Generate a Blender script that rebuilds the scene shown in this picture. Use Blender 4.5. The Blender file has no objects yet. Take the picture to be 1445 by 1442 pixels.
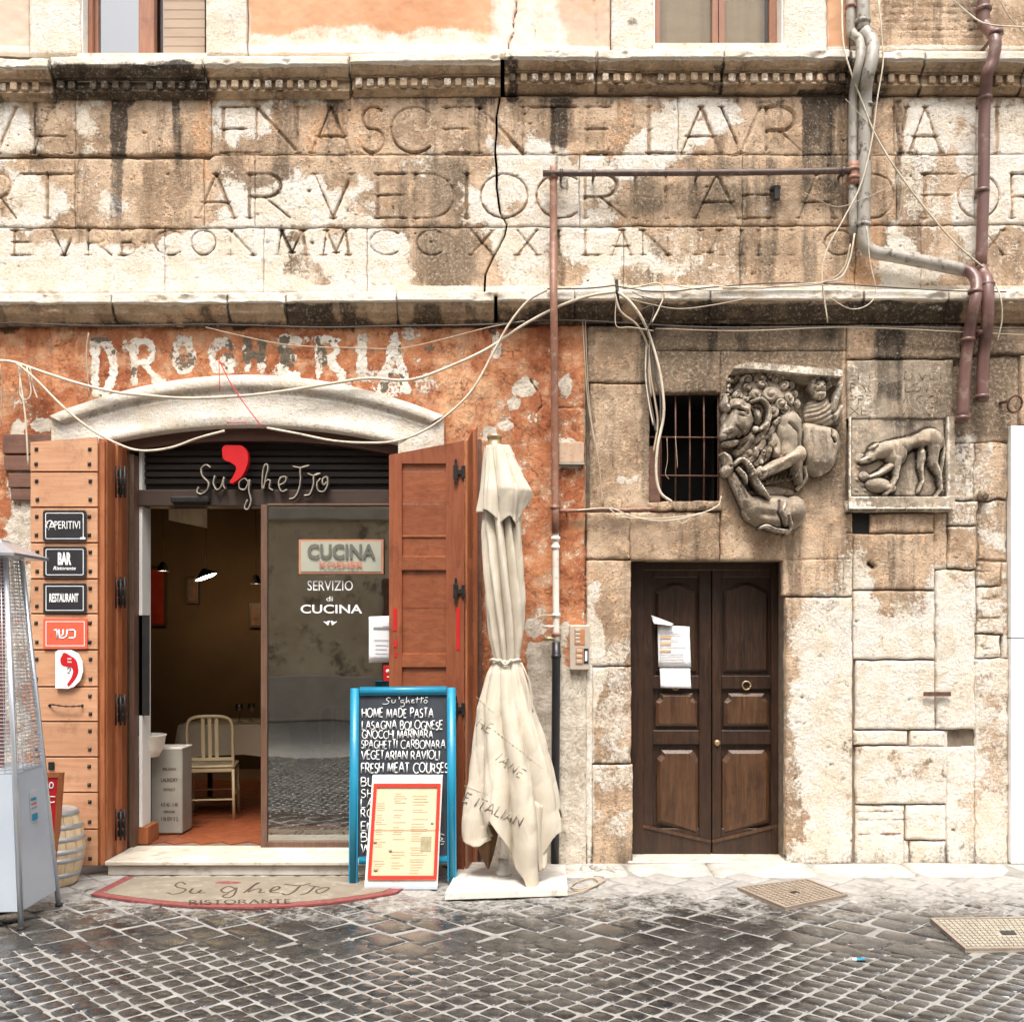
import bpy, math, random
import numpy as np
R_ = math.radians
random.seed(7); rng = np.random.default_rng(11)
scene = bpy.context.scene
# ---------------------------------------------------------------- camera
F, DD, HZ, CX, CH = 1416.0, 7.26, 905.0, 722.5, 1.6     # focal (px of the photograph), distance to the wall, horizon row, centre column, eye height
cam_d = bpy.data.cameras.new('camera'); cam = bpy.data.objects.new('camera', cam_d)
scene.collection.objects.link(cam); scene.camera = cam
cam.location = (0, -DD, CH); cam.rotation_euler = (R_(90), 0, 0)
cam_d.sensor_fit = 'HORIZONTAL'; cam_d.sensor_width = 36.0
cam_d.lens = F / 1445.0 * 36.0
cam_d.shift_y = (HZ - 721.0) / 1445.0
cam_d.clip_start = 0.05; cam_d.clip_end = 500
# ---------------------------------------------------------------- world, sun, exposure
SUN_EL, SUN_AZ = R_(63), R_(14)       # azimuth away from straight-on (towards camera side), sun to the left
world = bpy.data.worlds.new('World'); scene.world = world; world.use_nodes = True
wn = world.node_tree; wn.nodes.clear()
sky = wn.nodes.new('ShaderNodeTexSky'); sky.sky_type = 'NISHITA'; sky.sun_disc = False
sky.sun_elevation = SUN_EL; sky.sun_rotation = R_(180) - SUN_AZ
sky.air_density = 1.0; sky.dust_density = 6.0; sky.ozone_density = 0.6
hs = wn.nodes.new('ShaderNodeHueSaturation'); hs.inputs['Saturation'].default_value = 0.22
bg = wn.nodes.new('ShaderNodeBackground'); bg.inputs['Strength'].default_value = 0.105
wo = wn.nodes.new('ShaderNodeOutputWorld')
wn.links.new(sky.outputs[0], hs.inputs['Color']); wn.links.new(hs.outputs[0], bg.inputs[0]); wn.links.new(bg.outputs[0], wo.inputs[0])
sun_d = bpy.data.lights.new('sun', 'SUN'); sun = bpy.data.objects.new('sun', sun_d); scene.collection.objects.link(sun)
sun_d.energy = 1.5; sun_d.angle = R_(15); sun_d.color = (1.0, 0.94, 0.87)
from mathutils import Vector, Matrix
_sd = Vector((-math.sin(SUN_AZ) * math.cos(SUN_EL), -math.cos(SUN_AZ) * math.cos(SUN_EL), math.sin(SUN_EL)))
sun.rotation_euler = _sd.to_track_quat('Z', 'Y').to_euler()
vs = scene.view_settings
vs.view_transform = 'Standard'; vs.look = 'None'; vs.gamma = 1.0; vs.use_curve_mapping = False
vs.exposure = 1.42
scene.cycles.max_bounces = 8; scene.cycles.transparent_max_bounces = 12
# ---------------------------------------------------------------- helpers
def P(px, py, y=0.0):
    """photograph pixel -> point on the vertical plane at depth y (y<0 is towards the street)"""
    k = (DD + y) / F
    return ((px - CX) * k, y, CH - (py - HZ) * k)
def GP(px, py, z=0.0):
    """photograph pixel -> point at height z on the ground"""
    d = F * (CH - z) / (py - HZ)
    return ((px - CX) * d / F, d - DD, z)
COL = scene.collection
ORG = {}
def tag(o, label=None, cat=None, group=None, kind=None):
    if label: o['label'] = label
    if cat: o['category'] = cat
    if group: o['group'] = group
    if kind: o['kind'] = kind
    return o
def thing(name, loc, label, cat, group=None, kind=None):
    o = bpy.data.objects.new(name, None); COL.objects.link(o); o.location = loc; o.empty_display_size = .1
    ORG[o.name] = tuple(loc)
    return tag(o, label, cat, group, kind)
def link(name, me, mat, parent=None, loc=None):
    o = bpy.data.objects.new(name, me); COL.objects.link(o)
    if mat is not None and len(me.materials) == 0: me.materials.append(mat)
    if parent is not None:
        o.parent = parent
        if loc is not None: o.location = loc
    elif loc is not None: o.location = loc
    return o
def org(parent):
    return ORG.get(parent.name, (0, 0, 0)) if parent is not None else (0, 0, 0)
def mesh_np(name, V, Q, mat=None, parent=None, smooth=True, attrs=None, T=None):
    """V (n,3) world coordinates, Q (m,4) quads, T triangles"""
    V = np.asarray(V, dtype=np.float64) - np.array(org(parent))
    me = bpy.data.meshes.new(name)
    nq = len(Q); nt = 0 if T is None else len(T)
    me.vertices.add(len(V)); me.vertices.foreach_set('co', V.astype(np.float32).ravel())
    lo = np.asarray(Q, dtype=np.int32).ravel()
    if nt: lo = np.concatenate([lo, np.asarray(T, dtype=np.int32).ravel()])
    me.loops.add(len(lo)); me.loops.foreach_set('vertex_index', lo)
    me.polygons.add(nq + nt)
    st = np.arange(nq) * 4
    if nt: st = np.concatenate([st, nq * 4 + np.arange(nt) * 3])
    me.polygons.foreach_set('loop_start', st.astype(np.int32))
    me.polygons.foreach_set('use_smooth', np.full(nq + nt, smooth))
    me.update(calc_edges=True); me.validate()
    if attrs:
        for k, a in attrs.items():
            at = me.attributes.new(k, 'FLOAT_COLOR', 'POINT'); at.data.foreach_set('color', np.asarray(a, dtype=np.float32).ravel())
    o = link(name, me, mat, parent)
    ORG[o.name] = org(parent)
    return o
def rotz(p, a, c=(0, 0)):
    x, y = p[0] - c[0], p[1] - c[1]
    return (c[0] + x * math.cos(a) - y * math.sin(a), c[1] + x * math.sin(a) + y * math.cos(a), p[2])
class MB:
    def __init__(s): s.v = []; s.f = []; s.sm = []
    def add(s, vs, fs, sm=False):
        n = len(s.v); s.v += [tuple(v) for v in vs]; s.f += [tuple(i + n for i in f) for f in fs]; s.sm += [sm] * len(fs); return s
    def box(s, a, b, bev=0.0):
        x0, y0, z0 = [min(a[i], b[i]) for i in range(3)]; x1, y1, z1 = [max(a[i], b[i]) for i in range(3)]
        if bev <= 0:
            vs = [(x0,y0,z0),(x1,y0,z0),(x1,y1,z0),(x0,y1,z0),(x0,y0,z1),(x1,y0,z1),(x1,y1,z1),(x0,y1,z1)]
            return s.add(vs, [(0,3,2,1),(4,5,6,7),(0,1,5,4),(1,2,6,5),(2,3,7,6),(3,0,4,7)])
        b_ = min(bev, (x1-x0)/2.01, (y1-y0)/2.01, (z1-z0)/2.01)
        vs = []; 
        for z, ins in ((z0, b_), (z0 + b_, 0), (z1 - b_, 0), (z1, b_)):
            X0, X1, Y0, Y1 = x0 + ins, x1 - ins, y0 + ins, y1 - ins
            q = b_ if ins == 0 else 0.0
            q = b_ * .6
            vs += [(X0+q,Y0,z),(X1-q,Y0,z),(X1,Y0+q,z),(X1,Y1-q,z),(X1-q,Y1,z),(X0+q,Y1,z),(X0,Y1-q,z),(X0,Y0+q,z)]
        fs = [tuple(range(7,-1,-1)), tuple(range(24,32))]
        for r in range(3):
            for i in range(8):
                fs.append((r*8+i, r*8+(i+1)%8, (r+1)*8+(i+1)%8, (r+1)*8+i))
        return s.add(vs, fs)
    def quadbox(s, pts, n, t):
        """polygon pts extruded by vector n*t"""
        k = len(pts); a = [tuple(p) for p in pts]; b = [tuple(p[i] + n[i]*t for i in range(3)) for p in pts]
        return s.add(a + b, [tuple(range(k)), tuple(range(2*k-1, k-1, -1))] + [(i, i+k, (i+1)%k+k, (i+1)%k) for i in range(k)])
    def bar(s, a, b, w, d, up=(0,0,1)):
        """rectangular bar from a to b; w across, d along 'up'-ish"""
        a = Vector(a); b = Vector(b); t = (b-a).normalized(); u = Vector(up); sd = t.cross(u)
        if sd.length < 1e-4: sd = t.cross(Vector((1,0,0)))
        sd.normalize(); u = sd.cross(t).normalized()
        vs = []
        for p in (a, b):
            for i, j in ((-1,-1),(1,-1),(1,1),(-1,1)): vs.append(p + sd*(w/2*i) + u*(d/2*j))
        return s.add(vs, [(0,1,2,3),(7,6,5,4),(0,4,5,1),(1,5,6,2),(2,6,7,3),(3,7,4,0)])
    def tube(s, pts, r, n=8, cap=True, flat=None):
        pts = [Vector(p) for p in pts]; m = len(pts)
        rr = r if isinstance(r, (list, tuple)) else [r]*m
        vs = []; u = None
        for i, p in enumerate(pts):
            t = (pts[min(i+1, m-1)] - pts[max(i-1, 0)])
            if t.length < 1e-9: t = Vector((0,0,1))
            t.normalize()
            if u is None:
                u = t.cross(Vector((0,1,0)) if abs(t.y) < .9 else Vector((1,0,0))).normalized()
            u = (u - t*u.dot(t)); 
            if u.length < 1e-6: u = t.orthogonal()
            u.normalize(); w = t.cross(u)
            for k in range(n):
                a = 2*math.pi*k/n; v = u*math.cos(a)*rr[i] + w*math.sin(a)*rr[i]
                if flat is not None: v.y *= flat
                vs.append(p + v)
        fs = [(i*n+k, i*n+(k+1)%n, (i+1)*n+(k+1)%n, (i+1)*n+k) for i in range(m-1) for k in range(n)]
        if cap: fs += [tuple(range(n-1,-1,-1)), tuple(range((m-1)*n, m*n))]
        return s.add(vs, fs, True)
    def lathe(s, prof, c, n=20, axis='z'):
        vs = []
        for r, z in prof:
            for k in range(n):
                a = 2*math.pi*k/n
                if axis == 'z': vs.append((c[0]+r*math.cos(a), c[1]+r*math.sin(a), c[2]+z))
                else: vs.append((c[0]+r*math.cos(a), c[1]-z, c[2]+r*math.sin(a)))
        m = len(prof)
        fs = [(i*n+k, i*n+(k+1)%n, (i+1)*n+(k+1)%n, (i+1)*n+k) for i in range(m-1) for k in range(n)]
        fs += [tuple(range(n-1,-1,-1)), tuple(range((m-1)*n, m*n))]
        return s.add(vs, fs, True)
    def xform(s, fn, start=0):
        s.v[start:] = [tuple(fn(v)) for v in s.v[start:]]; return s
    def build(s, name, mat, parent=None, smooth=None):
        o0 = org(parent)
        me = bpy.data.meshes.new(name)
        me.from_pydata([(v[0]-o0[0], v[1]-o0[1], v[2]-o0[2]) for v in s.v], [], s.f)
        me.polygons.foreach_set('use_smooth', [bool(x) if smooth is None else smooth for x in s.sm])
        me.update()
        o = link(name, me, mat, parent); ORG[o.name] = o0
        return o
def copy_at(src, parent, delta):
    o = src.copy(); COL.objects.link(o); o.parent = parent
    o.location = (src.location[0]+delta[0], src.location[1]+delta[1], src.location[2]+delta[2]); return o
def spline(pts, n=8):
    """Catmull-Rom through the points"""
    p = [np.array(q, float) for q in pts]
    if len(p) < 3: n = max(n, 2)
    p = [2*p[0]-p[1]] + p + [2*p[-1]-p[-2]]
    out = []
    for i in range(1, len(p)-2):
        for k in range(n):
            t = k/n
            out.append(tuple(.5*((2*p[i]) + (-p[i-1]+p[i+1])*t + (2*p[i-1]-5*p[i]+4*p[i+1]-p[i+2])*t*t + (-p[i-1]+3*p[i]-3*p[i+1]+p[i+2])*t**3)))
    out.append(tuple(p[-2])); return out
# a stroke alphabet (unit cap height, y up): width, list of polylines
def _arc(cx, cy, rx, ry, a0, a1, n=10):
    return [(cx+rx*math.cos(R_(a0+(a1-a0)*i/n)), cy+ry*math.sin(R_(a0+(a1-a0)*i/n))) for i in range(n+1)]
GL = {
 'A': (.84, [[(0,0),(.42,1)],[(.42,1),(.84,0)],[(.14,.36),(.70,.36)]]),
 'B': (.56, [[(0,0),(0,1)],[(0,1),(.25,1)]+_arc(.25,.76,.24,.24,90,-90)+[(0,.52)],[(0,.52),(.3,.52)]+_arc(.3,.26,.27,.26,90,-90)+[(0,0)]]),
 'C': (.80, [_arc(.5,.5,.5,.5,48,312,16)]),
 'D': (.76, [[(0,0),(0,1)],[(0,1),(.26,1)]+_arc(.26,.5,.5,.5,90,-90,14)+[(0,0)]]),
 'E': (.50, [[(0,0),(0,1)],[(0,1),(.5,1)],[(0,.52),(.42,.52)],[(0,0),(.5,0)]]),
 'F': (.50, [[(0,0),(0,1)],[(0,1),(.5,1)],[(0,.52),(.42,.52)]]),
 'G': (.84, [_arc(.5,.5,.5,.5,48,330,16),[(.86,.0),(.86,.42)],[(.6,.42),(.86,.42)]]),
 'H': (.72, [[(0,0),(0,1)],[(.72,0),(.72,1)],[(0,.52),(.72,.52)]]),
 'I': (.06, [[(.03,0),(.03,1)]]),
 'K': (.6, [[(0,0),(0,1)],[(.6,1),(0,.45)],[(.15,.58),(.6,0)]]),
 'L': (.50, [[(0,0),(0,1)],[(0,0),(.5,0)]]),
 'M': (.96, [[(0,0),(.12,1)],[(.12,1),(.48,.1)],[(.48,.1),(.84,1)],[(.84,1),(.96,0)]]),
 'N': (.78, [[(0,0),(0,1)],[(0,1),(.78,0)],[(.78,0),(.78,1)]]),
 'O': (1.0, [_arc(.5,.5,.5,.5,0,360,22)]),
 'P': (.52, [[(0,0),(0,1)],[(0,1),(.26,1)]+_arc(.26,.74,.26,.26,90,-90)+[(0,.48)]]),
 'Q': (1.0, [_arc(.5,.5,.5,.5,0,360,22),[(.55,.2),(1.0,-.15)]]),
 'R': (.66, [[(0,0),(0,1)],[(0,1),(.28,1)]+_arc(.28,.74,.26,.26,90,-90)+[(0,.48)],[(.26,.48),(.7,0)]]),
 'S': (.50, [_arc(.26,.75,.24,.25,40,250,10)+_arc(.24,.26,.26,.26,70,-145,12)]),
 'T': (.66, [[(.33,0),(.33,1)],[(0,1),(.66,1)]]),
 'U': (.66, [[(0,1),(0,.3)]+_arc(.33,.3,.33,.3,180,360)+[(.66,1)]]),
 'V': (.80, [[(0,1),(.4,0)],[(.4,0),(.8,1)]]),
 'W': (1.1, [[(0,1),(.28,0)],[(.28,0),(.55,.9)],[(.55,.9),(.82,0)],[(.82,0),(1.1,1)]]),
 'X': (.76, [[(0,1),(.76,0)],[(.76,1),(0,0)]]),
 'Y': (.7, [[(0,1),(.35,.5)],[(.7,1),(.35,.5)],[(.35,.5),(.35,0)]]),
 'Z': (.6, [[(0,1),(.6,1)],[(.6,1),(0,0)],[(0,0),(.6,0)]]),
 '.': (.1, [[(.03,.0),(.06,.03)]]), '-': (.3, [[(0,.45),(.3,.45)]]), ' ': (.35, []),
 '0': (.6, [_arc(.3,.5,.3,.5,0,360,14)]), '1': (.2, [[(0,.8),(.15,1),(.15,0)]]), '5': (.5, [[(.5,1),(.05,1),(.03,.6)]+_arc(.22,.32,.28,.32,110,-140)]),
 '8': (.5, [_arc(.25,.75,.22,.25,0,360,12),_arc(.25,.26,.25,.26,0,360,12)]), '/': (.4, [[(0,0),(.4,1)]]),
}
def strokes(text, h, track=.2, xs=1.0, slant=0.0, jit=0.0, wmax=None):
    """-> list of polylines in local (x, z), and the total width"""
    x = 0; out = []
    for ch in text:
        w, ps = GL.get(ch, GL[' '])
        jy = random.uniform(-jit, jit); js = 1 + random.uniform(-jit, jit)
        for p in ps:
            out.append([((x + a*xs*js + slant*b)*h, (b*js + jy)*h) for a, b in p])
        x += w*xs + track
    tot = (x - track)*h
    if wmax:
        k = wmax/tot; out = [[(a*k, b) for a, b in p] for p in out]; tot = wmax
    return out, tot
def text_tubes(text, h, fn, r, track=.2, xs=1.0, slant=0, jit=0, flat=.35, wmax=None, centre=False, mb=None, n=5):
    """lettering as thin raised strokes; fn maps local (x,z) to world"""
    mb = mb or MB(); st, tot = strokes(text, h, track, xs, slant, jit, wmax)
    dx = -tot/2 if centre else 0
    for p in st: mb.tube([fn(a+dx, b) for a, b in p], r, n=n, flat=flat)
    return mb
def font_text(name, text, h, loc, mat, parent, width=None, depth=.0012, bold=0.0, tilt=0.0, shear=0.0, align='CENTER'):
    """printed lettering facing the street, baseline at loc; height h is the capital height"""
    cu = bpy.data.curves.new(name, 'FONT'); cu.body = text; cu.size = 1.0; cu.extrude = depth; cu.offset = bold; cu.shear = shear
    cu.align_x = align; cu.resolution_u = 3
    o = bpy.data.objects.new(name + '_source', cu); COL.objects.link(o)
    dg = bpy.context.evaluated_depsgraph_get(); dg.update()
    me = bpy.data.meshes.new_from_object(o.evaluated_get(dg)); bpy.data.objects.remove(o); bpy.data.curves.remove(cu)
    co = np.empty(len(me.vertices)*3); me.vertices.foreach_get('co', co); co = co.reshape(-1, 3)
    hh = .70
    sx = h/hh
    if width: sx = width/max(1e-6, (co[:, 0].max() - co[:, 0].min()))
    X = co[:, 0]*sx; Z = co[:, 1]*h/hh; Y = -co[:, 2]
    if tilt: X, Z = X*math.cos(tilt) - Z*math.sin(tilt), X*math.sin(tilt) + Z*math.cos(tilt)
    o0 = org(parent)
    out = np.stack([X + loc[0]-o0[0], Y + loc[1]-o0[1], Z + loc[2]-o0[2]], 1)
    me.vertices.foreach_set('co', out.astype(np.float32).ravel()); me.materials.clear(); me.update()
    ob = link(name, me, mat, parent); ORG[ob.name] = o0
    return ob
# ---------------------------------------------------------------- materials
class NT:
    def __init__(s, name):
        s.m = bpy.data.materials.new(name); s.m.use_nodes = True; s.t = s.m.node_tree; s.t.nodes.clear()
        s.out = s.t.nodes.new('ShaderNodeOutputMaterial'); s.b = s.n('ShaderNodeBsdfPrincipled'); s.l(s.b.outputs[0], s.out.inputs[0])
        s.pos = s.n('ShaderNodeNewGeometry').outputs['Position']
    def n(s, t, **k):
        nd = s.t.nodes.new(t)
        for a, v in k.items(): setattr(nd, a, v)
        return nd
    def l(s, a, b): s.t.links.new(a, b)
    def put(s, sock, v):
        if hasattr(v, 'is_output') or isinstance(v, bpy.types.NodeSocket): s.l(v, sock)
        else:
            try: sock.default_value = v
            except Exception: sock.default_value = (*v, 1)
    def noise(s, scale, det=4, rough=.55, vec=None, stretch=None, dist=0, w=0):
        v = vec or s.pos
        if stretch or w:
            mp = s.n('ShaderNodeMapping'); s.l(v, mp.inputs[0]); mp.inputs['Scale'].default_value = stretch or (1,1,1); mp.inputs['Location'].default_value = (w, w*1.7, w*.6); v = mp.outputs[0]
        nd = s.n('ShaderNodeTexNoise'); s.l(v, nd.inputs['Vector']); nd.inputs['Scale'].default_value = scale
        nd.inputs['Detail'].default_value = det; nd.inputs['Roughness'].default_value = rough; nd.inputs['Distortion'].default_value = dist
        return nd.outputs[0]
    def vor(s, scale, feat='F1', vec=None, rnd=1):
        nd = s.n('ShaderNodeTexVoronoi', feature=feat); s.l(vec or s.pos, nd.inputs['Vector']); nd.inputs['Scale'].default_value = scale; nd.inputs['Randomness'].default_value = rnd
        return nd.outputs['Distance']
    def math(s, op, a, b=None, c=None, clamp=False):
        nd = s.n('ShaderNodeMath', operation=op, use_clamp=clamp); s.put(nd.inputs[0], a)
        if b is not None: s.put(nd.inputs[1], b)
        if c is not None: s.put(nd.inputs[2], c)
        return nd.outputs[0]
    def rng(s, v, a, b, c=0, d=1, smooth=True):
        nd = s.n('ShaderNodeMapRange', interpolation_type='SMOOTHSTEP' if smooth else 'LINEAR'); s.put(nd.inputs[0], v)
        for i, q in enumerate((a, b, c, d)): nd.inputs[i+1].default_value = q
        return nd.outputs[0]
    def mix(s, f, a, b, mode='MIX'):
        nd = s.n('ShaderNodeMix', data_type='RGBA', blend_type=mode); s.put(nd.inputs[0], f)
        for sock, v in ((nd.inputs[6], a), (nd.inputs[7], b)):
            if isinstance(v, tuple): sock.default_value = (*v[:3], 1)
            else: s.l(v, sock)
        return nd.outputs[2]
    def bump(s, h, st=.4, dist=.01, prev=None):
        nd = s.n('ShaderNodeBump'); s.put(nd.inputs['Height'], h); nd.inputs['Strength'].default_value = st; nd.inputs['Distance'].default_value = dist
        if prev is not None: s.l(prev, nd.inputs['Normal'])
        return nd.outputs[0]
    def attr(s, name):
        a = s.n('ShaderNodeAttribute', attribute_name=name); sp = s.n('ShaderNodeSeparateColor'); s.l(a.outputs['Color'], sp.inputs[0])
        return sp.outputs[0], sp.outputs[1], sp.outputs[2], a.outputs['Alpha']
    def fin(s, col, rough=.8, nrm=None, metal=0, spec=None):
        s.put(s.b.inputs['Base Color'], col if not isinstance(col, tuple) else (*col[:3], 1)); s.put(s.b.inputs['Roughness'], rough); s.b.inputs['Metallic'].default_value = metal
        if nrm is not None: s.l(nrm, s.b.inputs['Normal'])
        if spec is not None: s.b.inputs['Specular IOR Level'].default_value = spec
        return s.m
def thr(t, m, n, k=.7, lo=.4, hi=.6):
    """ragged mask: m plus centred noise, thresholded"""
    return t.rng(t.math('ADD', m, t.math('MULTIPLY', t.math('SUBTRACT', n, .5), k)), lo, hi)

def stone_mat(name, ca, cb, white=(.84,.79,.71), ochre=(.56,.30,.15), brown=(.115,.090,.066), black=(.014,.011,.009), pits=.8, bmp=.8, speck=1.0):
    t = NT(name); r, g, b, a = t.attr('mk')
    n1 = t.noise(2.6, 6, .65); n2 = t.noise(9, 6, .7); n3 = t.noise(42, 5, .75); n4 = t.noise(150, 3, .7); n5 = t.noise(5, 6, .7, w=7)
    st = t.noise(7, 6, .7, stretch=(1, 1, .13), w=3)
    col = t.mix(t.rng(n1, .40, .60), ca, cb)
    col = t.mix(t.math('MULTIPLY', t.rng(n2, .50, .62), .6), col, (cb[0]*1.22, cb[1]*1.10, cb[2]*1.0))
    col = t.mix(t.math('MULTIPLY', t.rng(n5, .52, .66), .55), col, (ca[0]*.62, ca[1]*.60, ca[2]*.58))
    col = t.mix(t.math('MULTIPLY', t.rng(st, .53, .65), .60), col, (ca[0]*.42, ca[1]*.38, ca[2]*.35))
    col = t.mix(t.math('MULTIPLY', thr(t, b, t.math('ADD', t.math('MULTIPLY', n2, .5), t.math('MULTIPLY', n3, .5)), 2.0, .35, .75), .8), col, t.mix(t.rng(n3, .42, .6), ochre, (ochre[0]*1.25, ochre[1]*1.5, ochre[2]*1.8)))
    col = t.mix(t.math('MULTIPLY', thr(t, a, t.math('ADD', t.math('MULTIPLY', st, .5), t.math('MULTIPLY', n3, .5)), 2.4, .25, .85), .80), col, t.mix(t.rng(n3, .40, .62), brown, (brown[0]*2.3, brown[1]*2.2, brown[2]*2.0)))
    gn = t.math('ADD', t.math('MULTIPLY', n2, .5), t.math('MULTIPLY', n3, .5))
    wm = thr(t, g, gn, 2.6, .36, .70)
    col = t.mix(t.math('MULTIPLY', wm, .93), col, t.mix(t.rng(n5, .42, .6), white, (white[0]*.93, white[1]*.87, white[2]*.78)))
    rn = t.math('ADD', t.math('MULTIPLY', st, .45), t.math('MULTIPLY', n3, .55))
    col = t.mix(t.math('MULTIPLY', thr(t, r, rn, 2.6, .30, .84), .90), col, t.mix(t.rng(n2, .42, .62), black, (.055,.042,.030)))
    # travertine holes and specks
    pm = t.math('MULTIPLY', t.rng(t.noise(46, 4, .65, stretch=(1, 1, 2.6)), .575, .610), t.rng(n2, .42, .56)); pm = t.math('MULTIPLY', pm, t.math('SUBTRACT', 1.0, t.math('MULTIPLY', wm, .55)))
    col = t.mix(t.math('MULTIPLY', pm, pits), col, (.07, .048, .030))
    col = t.mix(t.rng(n4, .34, .50, .45*speck, 0), col, (.16, .11, .075))
    col = t.mix(t.rng(n3, .53, .64, 0, .45*speck), col, (.80, .73, .62))
    h = t.math('ADD', t.math('MULTIPLY', n3, 1.0), t.math('MULTIPLY', n4, .3)); h = t.math('ADD', h, t.math('MULTIPLY', n2, .8))
    h = t.math('SUBTRACT', h, t.math('MULTIPLY', pm, .6)); h = t.math('ADD', h, t.math('MULTIPLY', wm, .15))
    return t.fin(col, .9, t.bump(h, bmp, .022), spec=.2)
M = {}
M['stone'] = stone_mat('weathered_travertine', (.38,.26,.165), (.66,.485,.335), speck=.6)
M['cornice'] = stone_mat('moulded_limestone', (.31,.215,.135), (.48,.35,.225), pits=.5, bmp=.55, speck=.6)
M['relief'] = stone_mat('carved_grey_marble', (.26,.213,.162), (.41,.343,.265), pits=.35, bmp=.40, speck=.5)
def plaster_mat():
    t = NT('peeling_orange_plaster'); r, g, b, a = t.attr('mk'); wr, wg, wb, wa = t.attr('mk2')
    n1 = t.noise(1.6, 6, .6); n2 = t.noise(7, 6, .65); n3 = t.noise(38, 4, .7); n4 = t.noise(150, 3, .6)
    st = t.noise(5, 5, .6, stretch=(1, 1, .12), w=5)
    col = t.mix(t.rng(n1, .40, .60), (.35,.115,.048), (.55,.235,.11))
    col = t.mix(t.rng(n2, .46, .64, 0, .8), col, (.64,.37,.21))
    col = t.mix(t.rng(st, .50, .66, 0, .6), col, (.25,.065,.024))
    col = t.mix(thr(t, b, n2, .9, .3, .8), col, (.74,.43,.24))
    # small flakes where the paint has let go
    fl = t.math('MULTIPLY', t.rng(t.noise(24, 6, .8, dist=.8), .535, .555), t.rng(t.noise(3.2, 5, .7, w=9), .44, .56))
    col = t.mix(t.math('MULTIPLY', fl, .75), col, t.mix(t.rng(n2, .46, .54), (.20,.058,.024), (.56,.36,.24)))
    pl = t.mix(t.rng(n3, .35, .65), (.60,.52,.42), t.mix(t.rng(n2, .4, .6), (.42,.36,.28), (.74,.68,.58)))
    pm = thr(t, g, t.math('ADD', t.math('MULTIPLY', n2, .5), t.math('MULTIPLY', n3, .5)), 3.2, .46, .54)
    col = t.mix(pm, col, pl)
    col = t.mix(t.math('MULTIPLY', thr(t, a, n3, 1.2, .45, .6), .9), col, (.34, .29, .21))
    wm = thr(t, wr, n3, 3.0, .44, .56); col = t.mix(wm, col, t.mix(t.rng(n2, .35, .65), (.82,.79,.72), (.70,.62,.50)))
    gm = thr(t, wg, n3, 2.4, .44, .56); col = t.mix(gm, col, t.mix(n3, (.085,.07,.05), (.22,.18,.13)))
    col = t.mix(t.math('MULTIPLY', thr(t, r, t.math('ADD', t.math('MULTIPLY', st, .5), t.math('MULTIPLY', n3, .5)), 1.5, .42, .66), .9), col, (.055,.032,.02))
    col = t.mix(t.rng(n4, .2, .6, .18, 0), col, (.1, .05, .03))
    h = t.math('ADD', t.math('MULTIPLY', n3, .8), t.math('MULTIPLY', n4, .2))
    h = t.math('SUBTRACT', h, t.math('MULTIPLY', pm, .5)); h = t.math('SUBTRACT', h, t.math('MULTIPLY', fl, .5)); h = t.math('ADD', h, t.math('MULTIPLY', wm, .25))
    return t.fin(col, .85, t.bump(h, .8, .018), spec=.25)
M['plaster'] = plaster_mat()
def upper_mat():
    t = NT('faded_upper_render'); r, g, b, a = t.attr('mk')
    n1 = t.noise(1.4, 6, .6); n2 = t.noise(6, 6, .65); n3 = t.noise(40, 4, .7); st = t.noise(5, 5, .6, stretch=(1, 1, .15), w=5)
    col = t.mix(t.rng(n1, .35, .65), (.58,.46,.36), (.58,.40,.30))
    col = t.mix(thr(t, b, n2, .7, .35, .7), col, t.mix(t.rng(n1, .3, .7), (.50,.245,.13), (.60,.36,.22)))
    col = t.mix(thr(t, g, t.math('ADD', t.math('MULTIPLY', n2, .6), t.math('MULTIPLY', n3, .4)), 2.2, .15, .95), col, (.76,.68,.59))
    col = t.mix(t.math('MULTIPLY', thr(t, a, st, 2.6, .35, .75), .7), col, (.38,.32,.25))
    col = t.mix(t.math('MULTIPLY', thr(t, r, n3, 1.5, .45, .62), .85), col, (.12,.1,.08))
    return t.fin(col, .9, t.bump(t.math('ADD', n3, n2), .25, .008), spec=.2)
M['upper'] = upper_mat()
def simple(name, c, c2=None, scale=8, rough=.6, bump=.15, bs=60, metal=0, det=5, stretch=None, var=.5, dirt=0, dirtc=(.05,.04,.03), spec=None, dist=.004, rr=None):
    t = NT(name); n1 = t.noise(scale, det, .6, stretch=stretch); n2 = t.noise(bs, 4, .6, stretch=stretch)
    c2 = c2 or tuple(x*.8 for x in c)
    col = t.mix(t.rng(n1, .5-var/2, .5+var/2), c, c2)
    if dirt: col = t.mix(t.math('MULTIPLY', t.rng(t.noise(scale*2.3, 6, .7, w=4), .52, .68), dirt), col, dirtc)
    ro = rough
    if rr: ro = t.rng(n2, .3, .7, rough-rr, rough+rr)
    return t.fin(col, ro, t.bump(n2, bump, dist) if bump else None, metal, spec)
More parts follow.
